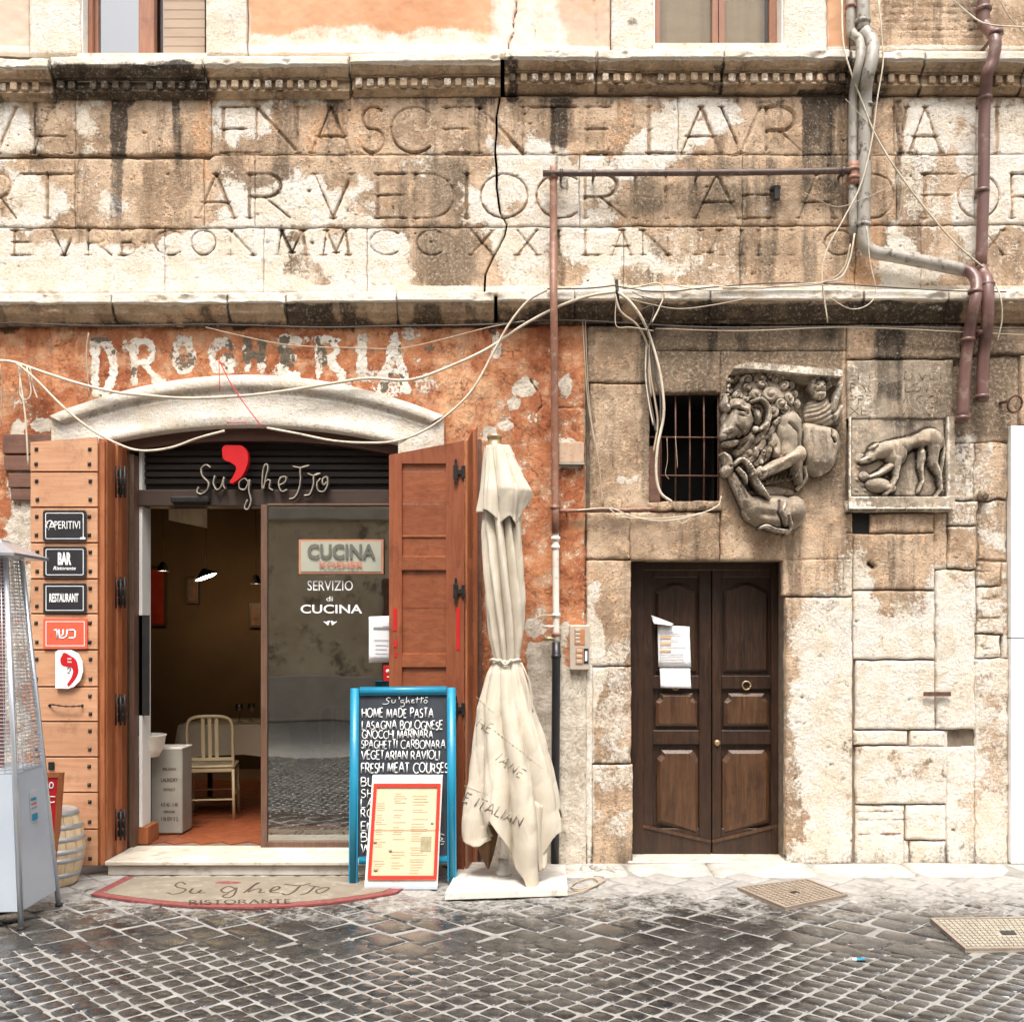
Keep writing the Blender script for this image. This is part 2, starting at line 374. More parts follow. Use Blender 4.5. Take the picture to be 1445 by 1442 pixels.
def wood(name, ca, cb, axis='x', rough=.55, scale=1.0, wear=0, wearc=(.5,.42,.33), blot=.35):
    t = NT(name); s3 = {'x': (1.2, 14, 14), 'z': (14, 14, 1.2), 'y': (14, 1.2, 14)}[axis]
    n1 = t.noise(2.4*scale, 5, .6, stretch=s3, dist=.8); n2 = t.noise(9*scale, 4, .65, stretch=s3); n3 = t.noise(3.5, 4, .6)
    col = t.mix(t.rng(n1, .3, .7), ca, cb); col = t.mix(t.rng(n3, .45, .7, 0, .35), col, tuple(x*1.25 for x in cb)); col = t.mix(t.rng(n2, .55, .8, 0, .35), col, tuple(x*.6 for x in ca))
    oi = t.n('ShaderNodeObjectInfo').outputs['Random']; col = t.mix(t.math('MULTIPLY', oi, .32), col, tuple(x*.55 for x in ca))
    col = t.mix(t.math('MULTIPLY', t.rng(t.noise(4.5, 6, .75, w=6), .52, .64), blot), col, tuple(x*.42 for x in ca))
    if wear: col = t.mix(t.math('MULTIPLY', t.rng(t.noise(6, 6, .7, stretch=s3, w=2), .6, .72), wear), col, wearc)
    return t.fin(col, t.rng(n2, .3, .7, rough-.1, rough+.12), t.bump(n2, .25, .004))
M['wood_light'] = wood('varnished_pine_boards', (.50,.245,.13), (.60,.335,.195), 'x', .5)
M['wood_edge'] = wood('orange_stained_frame_wood', (.30,.085,.028), (.42,.15,.058), 'z', .5)
M['wood_red'] = wood('red_brown_stained_wood', (.205,.052,.020), (.28,.085,.034), 'z', .45)
M['wood_red_x'] = wood('red_brown_stained_panel', (.21,.056,.021), (.29,.092,.037), 'x', .45)
M['wood_arch'] = wood('dark_lintel_wood', (.055,.02,.010), (.095,.035,.018), 'x', .5)
M['wood_door'] = wood('old_walnut_door', (.020,.009,.0045), (.050,.021,.010), 'z', .42, wear=.8, wearc=(.11,.06,.03))
M['wood_door_panel'] = wood('worn_walnut_panel', (.046,.020,.009), (.108,.050,.022), 'z', .42, wear=.9, wearc=(.20,.12,.065))
M['wood_frame'] = wood('glazed_door_frame_wood', (.10,.05,.032), (.15,.08,.05), 'z', .5)
M['wood_window'] = wood('brown_window_wood', (.26,.105,.055), (.34,.15,.085), 'z', .5)
M['wood_old'] = wood('old_brown_boards', (.12,.055,.035), (.19,.09,.06), 'x', .7)
M['iron'] = simple('black_iron', (.014,.013,.013), (.03,.027,.025), 30, .45, .4, 120, metal=.4)
M['iron_rust'] = simple('rusted_iron', (.07,.035,.022), (.15,.065,.035), 30, .75, .5, 100)
M['pipe_brown'] = simple('brown_painted_pipe', (.105,.052,.044), (.155,.08,.066), 5, .38, .1, 60, dirt=.5, dirtc=(.30,.22,.18), stretch=(1,1,.3))
M['pipe_rust'] = simple('rusty_brown_conduit', (.20,.085,.05), (.30,.15,.10), 9, .5, .25, 90, dirt=.6, dirtc=(.42,.33,.27))
M['pipe_dark'] = simple('dark_conduit', (.055,.035,.027), (.10,.06,.045), 12, .5, .25, 90, dirt=.5, dirtc=(.25,.2,.16))
M['pipe_grey'] = simple('grey_lime_streaked_pipe', (.24,.215,.18), (.40,.37,.32), 7, .5, .2, 70, dirt=1.0, dirtc=(.07,.055,.042), stretch=(1,1,.35))
M['pipe_white'] = simple('pale_painted_pipe', (.66,.60,.52), (.76,.71,.64), 8, .5, .2, 90, dirt=.5, dirtc=(.35,.22,.14))
M['pipe_black'] = simple('black_downpipe', (.012,.012,.014), (.02,.02,.022), 12, .35, .05)
M['cable_white'] = simple('cream_cable', (.66,.58,.46), (.48,.40,.30), 9, .55, .1, dirt=.6, dirtc=(.22,.17,.12))
M['cable_tan'] = simple('tan_cable', (.46,.37,.27), (.34,.26,.18), 9, .6, .1)
M['cable_dark'] = simple('dark_cable', (.05,.04,.033), (.10,.08,.065), 9, .6, .1)
M['cable_red'] = simple('red_wire', (.62,.05,.05), (.55,.04,.05), 9, .5, 0)
M['arch_white'] = None
M['canvas'] = simple('cream_canvas', (.60,.54,.44), (.49,.43,.34), 3.2, .9, .4, 200, dirt=.35, dirtc=(.50,.39,.26), dist=.003)
M['canvas_print'] = simple('grey_print_on_canvas', (.33,.28,.22), (.46,.40,.33), 12, .9, .1)
M['canvas_ink'] = simple('worn_brown_print_on_canvas', (.12,.10,.085), (.40,.35,.29), 22, .9, .1)
M['canvas_shade'] = simple('shade_brown_canvas', (.22,.12,.055), (.12,.065,.035), 8, .9, .3, 200)
M['white_paint'] = simple('chipped_white_paint', (.80,.78,.74), (.72,.68,.62), 6, .55, .15, dirt=.5, dirtc=(.45,.38,.3))
M['marble'] = simple('worn_white_marble', (.66,.61,.52), (.50,.44,.35), 5, .5, .35, 70, dirt=.95, dirtc=(.38,.30,.22))
M['plate_white'] = simple('dirty_white_slab', (.74,.70,.64), (.62,.58,.52), 5, .6, .25, 70, dirt=.6, dirtc=(.32,.27,.22))
M['blue'] = simple('blue_gloss_paint', (.020,.265,.42), (.012,.20,.34), 5, .35, .12, 60, dirt=.25, dirtc=(.10,.34,.46), stretch=(1,1,.3))
M['slate'] = simple('chalkboard_black', (.020,.026,.036), (.040,.048,.060), 5, .55, .1, dirt=.35, dirtc=(.10,.11,.12))
M['chalk'] = simple('white_chalk_marker', (.85,.85,.84), (.72,.72,.72), 40, .9, .1)
M['red_frame'] = simple('red_plastic_frame', (.62,.045,.025), (.55,.04,.025), 8, .4, .05)
M['paper_tan'] = simple('parchment_menu', (.64,.49,.32), (.70,.57,.40), 3, .6, .05)
M['ink_brown'] = simple('faded_brown_ink', (.40,.26,.14), (.46,.32,.18), 30, .8, 0)
M['paper'] = simple('white_paper', (.82,.82,.83), (.76,.76,.78), 5, .6, .1)
M['ink_grey'] = simple('grey_ink', (.22,.22,.24), (.3,.3,.32), 30, .8, 0)
M['ink_orange'] = simple('orange_ink', (.70,.33,.12), (.72,.4,.18), 30, .8, 0)
M['sign_black'] = simple('black_enamel', (.016,.016,.019), (.024,.024,.028), 9, .42, .05)
M['sign_white'] = simple('white_enamel', (.82,.82,.82), (.78,.78,.78), 9, .4, 0)
M['sign_coral'] = simple('coral_enamel', (.72,.12,.065), (.66,.105,.055), 4, .4, .03)
M['red_sign'] = simple('red_enamel', (.55,.015,.02), (.48,.012,.016), 6, .35, 0)
M['steel'] = simple('grey_painted_steel', (.42,.47,.54), (.50,.55,.61), 2, .42, .03, metal=.15, dirt=.12, dirtc=(.3,.32,.35))
M['steel_bright'] = simple('stainless_steel', (.58,.62,.68), (.68,.72,.77), 4, .3, .03, metal=.75)
M['barrel'] = wood('pale_barrel_oak', (.60,.43,.25), (.72,.56,.36), 'z', .6)
M['hoop'] = simple('galvanised_hoop', (.36,.38,.40), (.5,.52,.54), 9, .45, .1, metal=.5)
M['mat_tan'] = simple('coir_doormat', (.20,.165,.12), (.26,.22,.165), 6, .95, .8, 300, dirt=.5, dirtc=(.40,.36,.3))
M['mat_red'] = simple('red_mat_border', (.24,.06,.055), (.19,.045,.04), 9, .95, .7, 300, dirt=.4, dirtc=(.42,.25,.22))
M['mat_ink'] = simple('dark_mat_lettering', (.06,.035,.022), (.1,.06,.04), 20, .95, .4, 200)
M['cover'] = simple('rusty_cast_cover', (.26,.205,.155), (.33,.27,.21), 12, .6, .3, 100, dirt=.5, dirtc=(.2,.13,.09))
M['cover_pale'] = simple('dusty_cast_cover', (.30,.265,.21), (.38,.34,.275), 12, .6, .3, 100, dirt=.5, dirtc=(.2,.16,.12))
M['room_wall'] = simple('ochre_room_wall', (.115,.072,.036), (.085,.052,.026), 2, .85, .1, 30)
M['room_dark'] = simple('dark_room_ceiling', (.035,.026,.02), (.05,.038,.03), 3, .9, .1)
M['room_white'] = simple('white_jamb', (.80,.78,.74), (.72,.69,.64), 3, .7, .05)
M['terracotta'] = simple('terracotta_tile', (.30,.085,.034), (.21,.055,.022), 9, .35, .15, 60, dirt=.3, dirtc=(.2,.06,.03))
M['grout'] = simple('tile_grout', (.20,.12,.08), (.15,.09,.06), 20, .9, .2)
M['chair_cream'] = simple('cream_enamelled_metal', (.62,.50,.30), (.54,.43,.25), 6, .4, .05)
M['chair_dark'] = simple('dark_bent_wood', (.035,.022,.015), (.05,.03,.02), 9, .4, .05)
M['cloth'] = simple('tan_tablecloth', (.62,.50,.34), (.66,.55,.40), 5, .85, .2)
M['tin'] = simple('cream_printed_tin', (.36,.34,.29), (.28,.26,.22), 4, .45, .05, dirt=.3, dirtc=(.32,.27,.2))
M['ceramic'] = simple('glazed_white_ceramic', (.74,.71,.64), (.62,.58,.5), 6, .3, .05, dirt=.3, dirtc=(.3,.24,.17))
M['black_soft'] = simple('matt_black', (.012,.011,.010), (.02,.018,.016), 8, .7, .1)
M['panel_dark'] = simple('black_brown_transom', (.014,.009,.007), (.022,.014,.010), 4, .5, .08, stretch=(.2,1,6))
M['sign_highlight'] = simple('letter_highlight', (.46,.39,.31), (.26,.21,.17), 20, .4, 0)
M['picture'] = simple('dim_oil_painting', (.22,.09,.035), (.06,.03,.02), 12, .5, .1)
M['picture_red'] = simple('red_poster', (.33,.03,.015), (.22,.018,.01), 8, .4, .05)
M['shade'] = simple('white_lamp_shade', (.8,.78,.72), (.75,.73,.68), 5, .5, 0)
M['mortar'] = simple('pale_joint_mortar', (.13,.10,.07), (.24,.19,.14), 14, .95, .5, 90, dirt=.6, dirtc=(.08,.06,.045))
M['void'] = simple('unlit_depth_black', (.006,.005,.005), (.01,.009,.008), 8, .9, .2)  # near-black that stands in for unlit depth
M['curtain'] = simple('beige_blind', (.42,.32,.235), (.36,.26,.185), 2.5, .8, .1, stretch=(1,1,5))
M['white_wall'] = simple('fresh_white_render', (.86,.85,.84), (.80,.79,.77), 2, .8, .15, dirt=.25, dirtc=(.6,.56,.5))
M['intercom'] = simple('brushed_intercom_plate', (.55,.47,.38), (.62,.54,.45), 30, .35, .05, metal=.3)
M['brass'] = simple('dull_brass', (.36,.25,.14), (.45,.32,.18), 20, .35, .1, metal=.6)
M['rubbish'] = simple('crumpled_plastic', (.55,.53,.5), (.25,.23,.2), 14, .4, .4)
def glass_mat(name, tint, refl, rough=.02, top=.95):
    t = NT(name); t.t.nodes.remove(t.b)
    tr = t.n('ShaderNodeBsdfTransparent'); tr.inputs[0].default_value = (*tint, 1)
    gl = t.n('ShaderNodeBsdfGlossy'); gl.inputs['Roughness'].default_value = rough
    t.l(t.bump(t.noise(1.7, 2, .5), .06, .02), gl.inputs['Normal'])
    lw = t.n('ShaderNodeLayerWeight'); lw.inputs['Blend'].default_value = .25
    mx = t.n('ShaderNodeMixShader'); t.l(t.rng(lw.outputs['Fresnel'], 0, 1, refl, top, False), mx.inputs[0]); t.l(tr.outputs[0], mx.inputs[1]); t.l(gl.outputs[0], mx.inputs[2]); t.l(mx.outputs[0], t.out.inputs[0])
    return t.m
M['glass'] = glass_mat('door_glass', (.52,.54,.44), .40, .018)
M['glass_up'] = glass_mat('window_glass', (.55,.55,.55), .45)
M['glass_r'] = glass_mat('curtained_window_glass', (.9,.9,.86), .03, top=.3)
M['glass_thin'] = glass_mat('drinking_glass', (.85,.85,.85), .12)
def emit(name, c, s):
    t = NT(name); t.b.inputs['Emission Color'].default_value = (*c, 1); t.b.inputs['Emission Strength'].default_value = s; t.b.inputs['Base Color'].default_value = (*c, 1); return t.m
M['lamp_glow'] = emit('lit_lamp', (1, .80, .52), 9.0)
def cobble_mat(name, big=False):
    t = NT(name); oi = t.n('ShaderNodeObjectInfo').outputs['Random']
    n1 = t.noise(4.5, 5, .6); n2 = t.noise(24, 5, .65); n3 = t.noise(120, 4, .7)
    cell = t.n('ShaderNodeTexVoronoi'); t.l(t.pos, cell.inputs['Vector']); cell.inputs['Scale'].default_value = 8
    sp = t.n('ShaderNodeSeparateColor'); t.l(cell.outputs['Color'], sp.inputs[0])
    v = t.math('ADD', t.math('MULTIPLY', oi, .5), t.math('MULTIPLY', sp.outputs[0], .5))
    col = t.mix(v, (.013,.013,.0135), (.060,.055,.049)); col = t.mix(t.rng(n2, .5, .75, 0, .5), col, (.105,.10,.092))
    # dusty towards the wall, where fewer feet and wheels pass
    sx = t.n('ShaderNodeSeparateXYZ'); t.l(t.pos, sx.inputs[0])
    du = t.rng(sx.outputs[1], -2.3, -.5, 0, 1.2, False)
    dm = t.rng(t.math('ADD', du, t.math('MULTIPLY', t.math('SUBTRACT', t.math('ADD', t.math('MULTIPLY', n1, .5), t.math('MULTIPLY', n2, .5)), .5), 2.4)), .45, 1.15)
    col = t.mix(t.math('MULTIPLY', dm, .9), col, t.mix(n2, (.24,.225,.205), (.48,.455,.42)))
    col = t.mix(t.rng(n3, .62, .75, 0, .5), col, (.4,.36,.32))
    ro = t.rng(t.math('ADD', t.math('MULTIPLY', n1, .6), t.math('MULTIPLY', n2, .4)), .42, .58, .08, .34)
    ro = t.math('MAXIMUM', ro, t.math('MULTIPLY', dm, .7))
    h = t.math('ADD', n2, t.math('MULTIPLY', n3, .3))
    return t.fin(col, ro, t.bump(h, .30, .006), spec=.65)
M['cobble'] = cobble_mat('basalt_sett')
M['joint'] = simple('pale_sand_joint', (.31,.295,.275), (.19,.18,.165), 8, .9, .5, 120, dirt=.4, dirtc=(.14,.12,.10))
M['kerb'] = simple('bleached_edge_stone', (.56,.52,.46), (.40,.36,.31), 4, .7, .4, 50, dirt=.7, dirtc=(.26,.215,.17))
# ---------------------------------------------------------------- street
street = thing('street', (0, 0, 0), kind='structure', label=None, cat=None)
MB().box((-40, -40, -.30), (40, 6, -.0062)).build('ground', M['joint']).parent = None
bpy.data.objects['ground']['kind'] = 'structure'
def project(x, y, z=0):
    k = F/(DD + y); return CX + x*k, HZ + (CH - z)*k
def sett_verts(c, su, sv, ang, rg, dome=.008, jit=.12, n=4, drop=.03, pw=3.2):
    """a cushion-shaped stone: n x n top grid plus a skirt"""
    V = []; F_ = []
    cj = [(rg.uniform(-jit, jit)*su, rg.uniform(-jit, jit)*sv) for _ in range(4)]
    tz = rg.uniform(-.0022, .0030); tx, ty = rg.uniform(-.026, .026), rg.uniform(-.026, .026)
    tv = [-1, -.8, 0, .8, 1] if n == 4 else [i/n*2-1 for i in range(n+1)]
    qx = 5.0 if pw < 7 else 14.0
    for u in tv:
        for v in tv:
            mx = max(abs(u), abs(v)); k = 1 if mx == 0 else mx/((abs(u)**qx+abs(v)**qx)**(1/qx))
            bu, bv = (1+u)/2, (1+v)/2
            ox = (1-bu)*(1-bv)*cj[0][0] + bu*(1-bv)*cj[1][0] + bu*bv*cj[2][0] + (1-bu)*bv*cj[3][0]
            oy = (1-bu)*(1-bv)*cj[0][1] + bu*(1-bv)*cj[1][1] + bu*bv*cj[2][1] + (1-bu)*bv*cj[3][1]
            a, b = u*su/2*k + ox, v*sv/2*k + oy
            z = tz - dome*mx**pw + a*tx + b*ty
            V.append((c[0] + a*math.cos(ang) - b*math.sin(ang), c[1] + a*math.sin(ang) + b*math.cos(ang), c[2] + z))
    m = n+1
    for i in range(n):
        for j in range(n): F_.append((i*m+j, (i+1)*m+j, (i+1)*m+j+1, i*m+j+1))
    ring = [i*m for i in range(m)] + [n*m+j for j in range(1, m)] + [i*m+n for i in range(n-1, -1, -1)] + [j for j in range(n-1, 0, -1)]
    b0 = len(V)
    for r in ring: V.append((V[r][0], V[r][1], c[2]-drop))
    k = len(ring)
    for i in range(k): F_.append((ring[i], b0+i, b0+(i+1)%k, ring[(i+1)%k]))
    return V, F_
rg = random.Random(5)
setts = []
PU, PV = .112, .101; A45 = R_(-45)
cu, su_ = math.cos(A45), math.sin(A45)
cvr = [GP(1312,1299), GP(1500,1297), GP(1520,1341), GP(1362,1343)]
def in_cover(x, y, m=.045): return -2.075-m < y < -1.495+m and x > 2.37 + (y+1.78)*.1 - m and x < 3.25
SU, SV = .262, .203
slabs = []
for j in range(-40, 41):
    b = j*SV; o = rg.uniform(0, .12)*SU
    for i in range(-30, 31):
        a = i*SU + (SU*.5 if j % 3 == 1 else 0) + o
        x = a*cu - b*su_; y = a*su_ + b*cu
        if abs(x) < 5.2 and -2.04 + .03*math.sin(x*2) < y < (-.10 if x < .35 else -.40): slabs.append((x, y, a, b))
slabs = [s for s in slabs if not in_cover(s[0], s[1], -.09)]
SA = np.array([(s[2], s[3]) for s in slabs])
setts = []
for j in range(-95, 96):
    off = rg.uniform(-.07, .07)*PU; b = j*PV
    for i in range(-75, 76):
        a = i*PU + off
        x = a*cu - b*su_; y = a*su_ + b*cu
        if abs(x) < 5.6 and -6.6 < y < -1.86:
            if y > -2.4 and ((np.abs(SA[:, 0]-a) < (SU+PU)*.5-.078) & (np.abs(SA[:, 1]-b) < (SV+PV)*.5-.074)).any(): continue
            setts.append((x + rg.uniform(-.004,.004), y + rg.uniform(-.004,.004)))
setts = [s for s in setts if not in_cover(s[0], s[1], -.03)]
def vis(s):
    px, py = project(s[0], s[1]); return -12 < px < 1457 and py < 1450
inn = sorted([s for s in setts if vis(s)], key=lambda s: s[1])[:300]; ins_ = set(inn)
for s in inn:
    V, F_ = sett_verts((s[0], s[1], 0), PU*rg.uniform(.92,.985), PV*rg.uniform(.91,.98), A45 + rg.uniform(-.05,.05), rg, dome=.0075, pw=6.5, jit=.05)
    m = MB().add(V, F_, True); m.build('cobblestone', M['cobble'], street)
m = MB()
for s in setts:
    if s in ins_: continue
    V, F_ = sett_verts((s[0], s[1], 0), PU*rg.uniform(.92,.985), PV*rg.uniform(.91,.98), A45 + rg.uniform(-.05,.05), rg, dome=.0075, pw=6.5, jit=.05)
    m.add(V, F_, True)
tag(m.build('cobblestones', M['cobble'], street), kind='stuff')
nslab = 0; ms = MB()
for s in slabs:
    V, F_ = sett_verts((s[0]+rg.uniform(-.004,.004), s[1]+rg.uniform(-.004,.004), 0), SU*rg.uniform(.955,.985), SV*rg.uniform(.95,.98), A45 + rg.uniform(-.012,.012), rg, dome=.0065, jit=.02, n=4, pw=9)
    if vis(s) and nslab < 290: MB().add(V, F_, True).build('paving_slab', M['cobble'], street); nslab += 1
    else: ms.add(V, F_, True)
tag(ms.build('paving_slabs', M['cobble'], street), kind='stuff')
# bleached edge stones along the foot of the right-hand wall
x = .30
while x < 5.2:
    w = rg.uniform(.45, .95)
    V, F_ = sett_verts((x + w/2, -.215 + rg.uniform(-.01,.01), .002), w*.985, .43, rg.uniform(-.012,.012), rg, dome=.0028, jit=.03, n=4, pw=8)
    MB().add(V, F_, True).build('edge_stone', M['kerb'], street); x += w
# cast covers
def cover(name, pts, z, label, mat, nx, ny, skip=None):
    """pts: four ground corners, clockwise from far left"""
    c = tuple(sum(p[i] for p in pts)/4 for i in range(2)) + (0,)
    root = thing(name, c, label, 'manhole cover')
    def lp(u, v, zz):
        a = [pts[0][i]+(pts[1][i]-pts[0][i])*u for i in range(2)]; b = [pts[3][i]+(pts[2][i]-pts[3][i])*u for i in range(2)]
        return (a[0]+(b[0]-a[0])*v, a[1]+(b[1]-a[1])*v, zz)
    m = MB(); m.quadbox([lp(0,1,z-.03), lp(1,1,z-.03), lp(1,0,z-.03), lp(0,0,z-.03)], (0,0,1), .034); m.build('plate', mat, root)
    m = MB()
    for q in ((0,0,1,.035),(0,.965,1,1),(0,.035,.03,.965),(.97,.035,1,.965)):
        m.quadbox([lp(q[0],q[3],z), lp(q[2],q[3],z), lp(q[2],q[1],z), lp(q[0],q[1],z)], (0,0,1), .013)
    m.build('rim', M['cover_rim'], root)
    m = MB()
    for i in range(nx):
        for j in range(ny):
            u0, v0 = .05+.9*i/nx, .06+.88*j/ny; u1, v1 = u0+.9/nx*.66, v0+.88/ny*.66
            if skip and skip((u0+u1)/2, (v0+v1)/2): continue
            m.quadbox([lp(u0,v1,z+.002), lp(u1,v1,z+.002), lp(u1,v0,z+.002), lp(u0,v0,z+.002)], (0,0,1), .009)
    tag(m.build('tread', mat, root), kind='stuff')
    m = MB(); m.quadbox([lp(.44,.56,z+.003), lp(.56,.56,z+.003), lp(.56,.44,z+.003), lp(.44,.44,z+.003)], (0,0,1), .004); m.build('lifting_plate', M['iron'], root)
M['cover_rim'] = simple('worn_cast_rim', (.24,.18,.14), (.30,.24,.19), 12, .6, .3, 100)
mid = lambda u, v: abs(u-.5) < .09 and abs(v-.5) < .09
cover('manhole_cover', cvr, .006, 'large studded cast iron manhole cover set among setts at the right edge', M['cover_pale'], 22, 11, mid)
c2p = [GP(1140,1244), GP(1196,1266), GP(1108,1285), GP(1040,1256)]
cover('manhole_cover', c2p, .010, 'smaller rusty brown square cover in the slabs before the walnut door', M['cover'], 12, 12, mid)
# ---------------------------------------------------------------- facade maps, one cell per photograph pixel on the wall plane
GX0, GY0, GW, GH = -240, -190, 1960, 1440
YY, XX = np.mgrid[GY0:GY0+GH, GX0:GX0+GW].astype(np.float32)
def vnoise(sx, sy, seed):
    r = np.random.default_rng(seed); nx, ny = int(GW/sx)+4, int(GH/sy)+4
    L = r.random((ny, nx)).astype(np.float32)
    def ax(n, s):
        t = np.arange(n)/s; i = t.astype(int); f = (t-i).astype(np.float32); return i, f*f*(3-2*f)
    iy, fy = ax(GH, sy); ix, fx = ax(GW, sx)
    A = L[iy]*(1-fy)[:, None] + L[iy+1]*fy[:, None]
    return A[:, ix]*(1-fx) + A[:, ix+1]*fx
def fbm(sx, sy, seed, oc=5, g=.55):
    o = 0; a = 1; t = 0
    for k in range(oc):
        if min(sx, sy) < 1.2: break
        o = o + a*vnoise(sx, sy, seed*31+k); t += a; a *= g; sx /= 2; sy /= 2
    return o/t
N1 = fbm(120, 120, 1, 6); N2 = fbm(34, 34, 2, 5); N3 = fbm(9, 9, 3, 4); NB = fbm(40, 40, 12, 5); NS = fbm(26, 260, 4, 4, .6); NS2 = fbm(9, 120, 5, 3, .6)
WX = (fbm(22, 22, 6, 4)-.5)*2; WZ = (fbm(22, 22, 7, 4)-.5)*2
HF = (N1-.5)*.016 + (N2-.5)*.012 + (N3-.5)*.006
MR = np.zeros((GH, GW), np.float32); MG = MR.copy(); MBo = MR.copy(); MA = MR.copy(); LW = MR.copy(); LG = MR.copy()
def win(x0, y0, x1, y1, pad=30):
    a, b = max(0, int(x0-pad-GX0)), min(GW, int(x1+pad-GX0)); c, d = max(0, int(y0-pad-GY0)), min(GH, int(y1+pad-GY0))
    return (slice(c, d), slice(a, b))
def sm(t): t = np.clip(t, 0, 1); return t*t*(3-2*t)
def rect(Mp, x0, y0, x1, y1, s, soft=None, wob=None):
    soft = soft if soft is not None else min(22, (x1-x0)*.5, (y1-y0)*.5); wob = wob if wob is not None else 26
    w = win(x0, y0, x1, y1, soft+wob*2+4); X = XX[w] + (N2[w]-.5)*wob*1.4 + (N1[w]-.5)*wob*1.6; Y = YY[w] + (N1[w]-.5)*wob*1.6 + (NB[w]-.5)*wob*1.4
    k = sm((X-x0)/soft+.5)*sm((x1-X)/soft+.5)*sm((Y-y0)/soft+.5)*sm((y1-Y)/soft+.5); Mp[w] += s*k
def blob(Mp, cx, cy, rx, ry, s, wob=.7):
    w = win(cx-rx, cy-ry, cx+rx, cy+ry, max(rx, ry)*.6+6)
    d = np.sqrt(((XX[w]-cx)/rx)**2 + ((YY[w]-cy)/ry)**2) + (N2[w]-.5)*wob*2; Mp[w] += s*sm((1.15-d)/.5)
def streak(Mp, x0, x1, y0, y1, s, fade=.5):
    """a drip: full at the top, ragged vertical edges, fading downwards"""
    w = win(x0, y0, x1, y1, 14); X = XX[w] + (NS2[w]-.5)*12 + (N3[w]-.5)*6; t = (YY[w]-y0)/(y1-y0)
    k = sm((X-x0)/5+.5)*sm((x1-X)/5+.5)*sm((YY[w]-y0)/8+.5)*sm((1-t)/.25+.1)*(1-fade*np.clip(t, 0, 1)); Mp[w] += s*k*(.6+.8*NS[w])
def segd(w, pts):
    X, Y = XX[w], YY[w]; D_ = np.full(X.shape, 1e6, np.float32)
    for (ax_, ay), (bx, by) in zip(pts[:-1], pts[1:]):
        dx, dy = bx-ax_, by-ay; L = dx*dx+dy*dy+1e-6
        t = np.clip(((X-ax_)*dx + (Y-ay)*dy)/L, 0, 1); D_ = np.minimum(D_, np.hypot(X-ax_-t*dx, Y-ay-t*dy))
    return D_
def carve(pts, r, depth, stain=.0, ragg=0, worn=False):
    xs = [p[0] for p in pts]; ys = [p[1] for p in pts]; w = win(min(xs), min(ys), max(xs), max(ys), r*2+8)
    if worn: depth = depth*(.55+.75*sm((NB[w]-.36)*5)); stain = stain*(.2+1.2*sm((NB[w]-.40)*5))
    d = segd(w, pts) + (N3[w]-.5)*ragg
    HF[w] -= depth*sm((r-d)/r*1.15); 
    if np.any(stain): MR[w] += stain*sm((r*.75-d)/r*1.8)*(.3+1.4*N2[w]); MA[w] += stain*.9*sm((r-d)/r); MG[w] *= 1-.75*sm((r-d)/r*1.3)
    return w, d
# ---- the carved inscription of the frieze
def roman(ch, x0, x1, yb, yt, r=3.6, dep=.019, st=.17):
    wd, ps = GL[ch]; h = yb-yt; kx = (x1-x0)/max(wd, .01) if wd > .1 else 1
    for i, p in enumerate(ps):
        q = [(x0 + a*kx if wd > .1 else (x0+x1)/2, yb - b*h) for a, b in p]
        rr = r*(1.0 if (ch in 'AVXMNR' and i % 2) or ch in 'IBDEFLTPR' and i == 0 else .58)
        carve(q, rr, dep*(.7+.5*random.random()), st*random.uniform(.2, 2.0), 1.4, True)
        for e in (q[0], q[-1]):
            if ch not in 'OSCG' and not (ch in 'BDPR' and i): carve([(e[0]-4.5, e[1]), (e[0]+4.5, e[1])], 1.5, dep*.6, st*.5)
L1 = [('V',-30,22),('A',47,98),('E',315,350),('N',362,420),('A',440,494),('S',510,542),('C',552,604),('E',629,662),('N',676,738),('T',750,812),('E',829,858),('L',916,950),('A',962,1016),('V',1018,1074),('R',1082,1130),('I',1228,1234),('V',1262,1280),('A',1284,1328),('I',1404,1410)]
L2 = [('R',-14,20),('T',33,100),('A',279,330),('R',352,406),('V',444,496),('E',533,570),('D',586,641),('I',655,662),('O',678,745),('C',757,812),('R',826,880),('I',894,900),('T',922,958),('A',982,1042),('E',1052,1088),('A',1128,1178),('D',1216,1262),('F',1305,1344),('O',1352,1410),('R',1428,1470)]
L3 = [('E',20,42),('V',73,106),('R',124,155),('B',171,190),('C',218,253),('O',270,304),('N',325,357),('M',392,432),('M',456,492),('C',522,560),('C',588,622),('X',665,696),('X',730,758),('I',785,791),('L',826,844),('A',864,891),('N',907,943),('M',984,1020),('I',1044,1050),('I',1068,1074),('I',1092,1098),('I',1114,1120),('C',1164,1196),('X',1388,1416)]
# frieze staining, with shade under the pipe and the cornice painted in
w = win(-240, 140, 1700, 410, 0)
MA[w] += .34*sm((NS[w]-.42)*4) + .10; MR[w] += -.12 + .30*sm((NS2[w]-.62)*5)*sm((N1[w]-.4)*4); MG[w] += .12 + .8*sm((N1[w]-.5)*6); MBo[w] += .04 + .7*sm((N2[w]-.46)*4)*sm((N1[w]-.35)*3)
rect(MG, -240, 335, 400, 412, .85); rect(MG, 225, 325, 368, 412, .8); rect(MG, 0, 150, 100, 225, .22); rect(MG, 298, 150, 345, 210, .35)
rect(MG, 300, 235, 350, 312, .35); rect(MG, 505, 335, 580, 400, .8); rect(MG, 690, 320, 770, 400, .6); rect(MG, 860, 320, 1050, 405, .3); rect(MG, 690, 140, 760, 300, .25); rect(MG, 480, 140, 660, 215, .2); rect(MG, 1260, 140, 1700, 400, .25); blob(MG, 1400, 200, 60, 80, .35); rect(MG, 1270, 190, 1330, 300, .2)
rect(MA, 100, 140, 265, 300, -.32); rect(MG, 105, 150, 260, 320, .12)
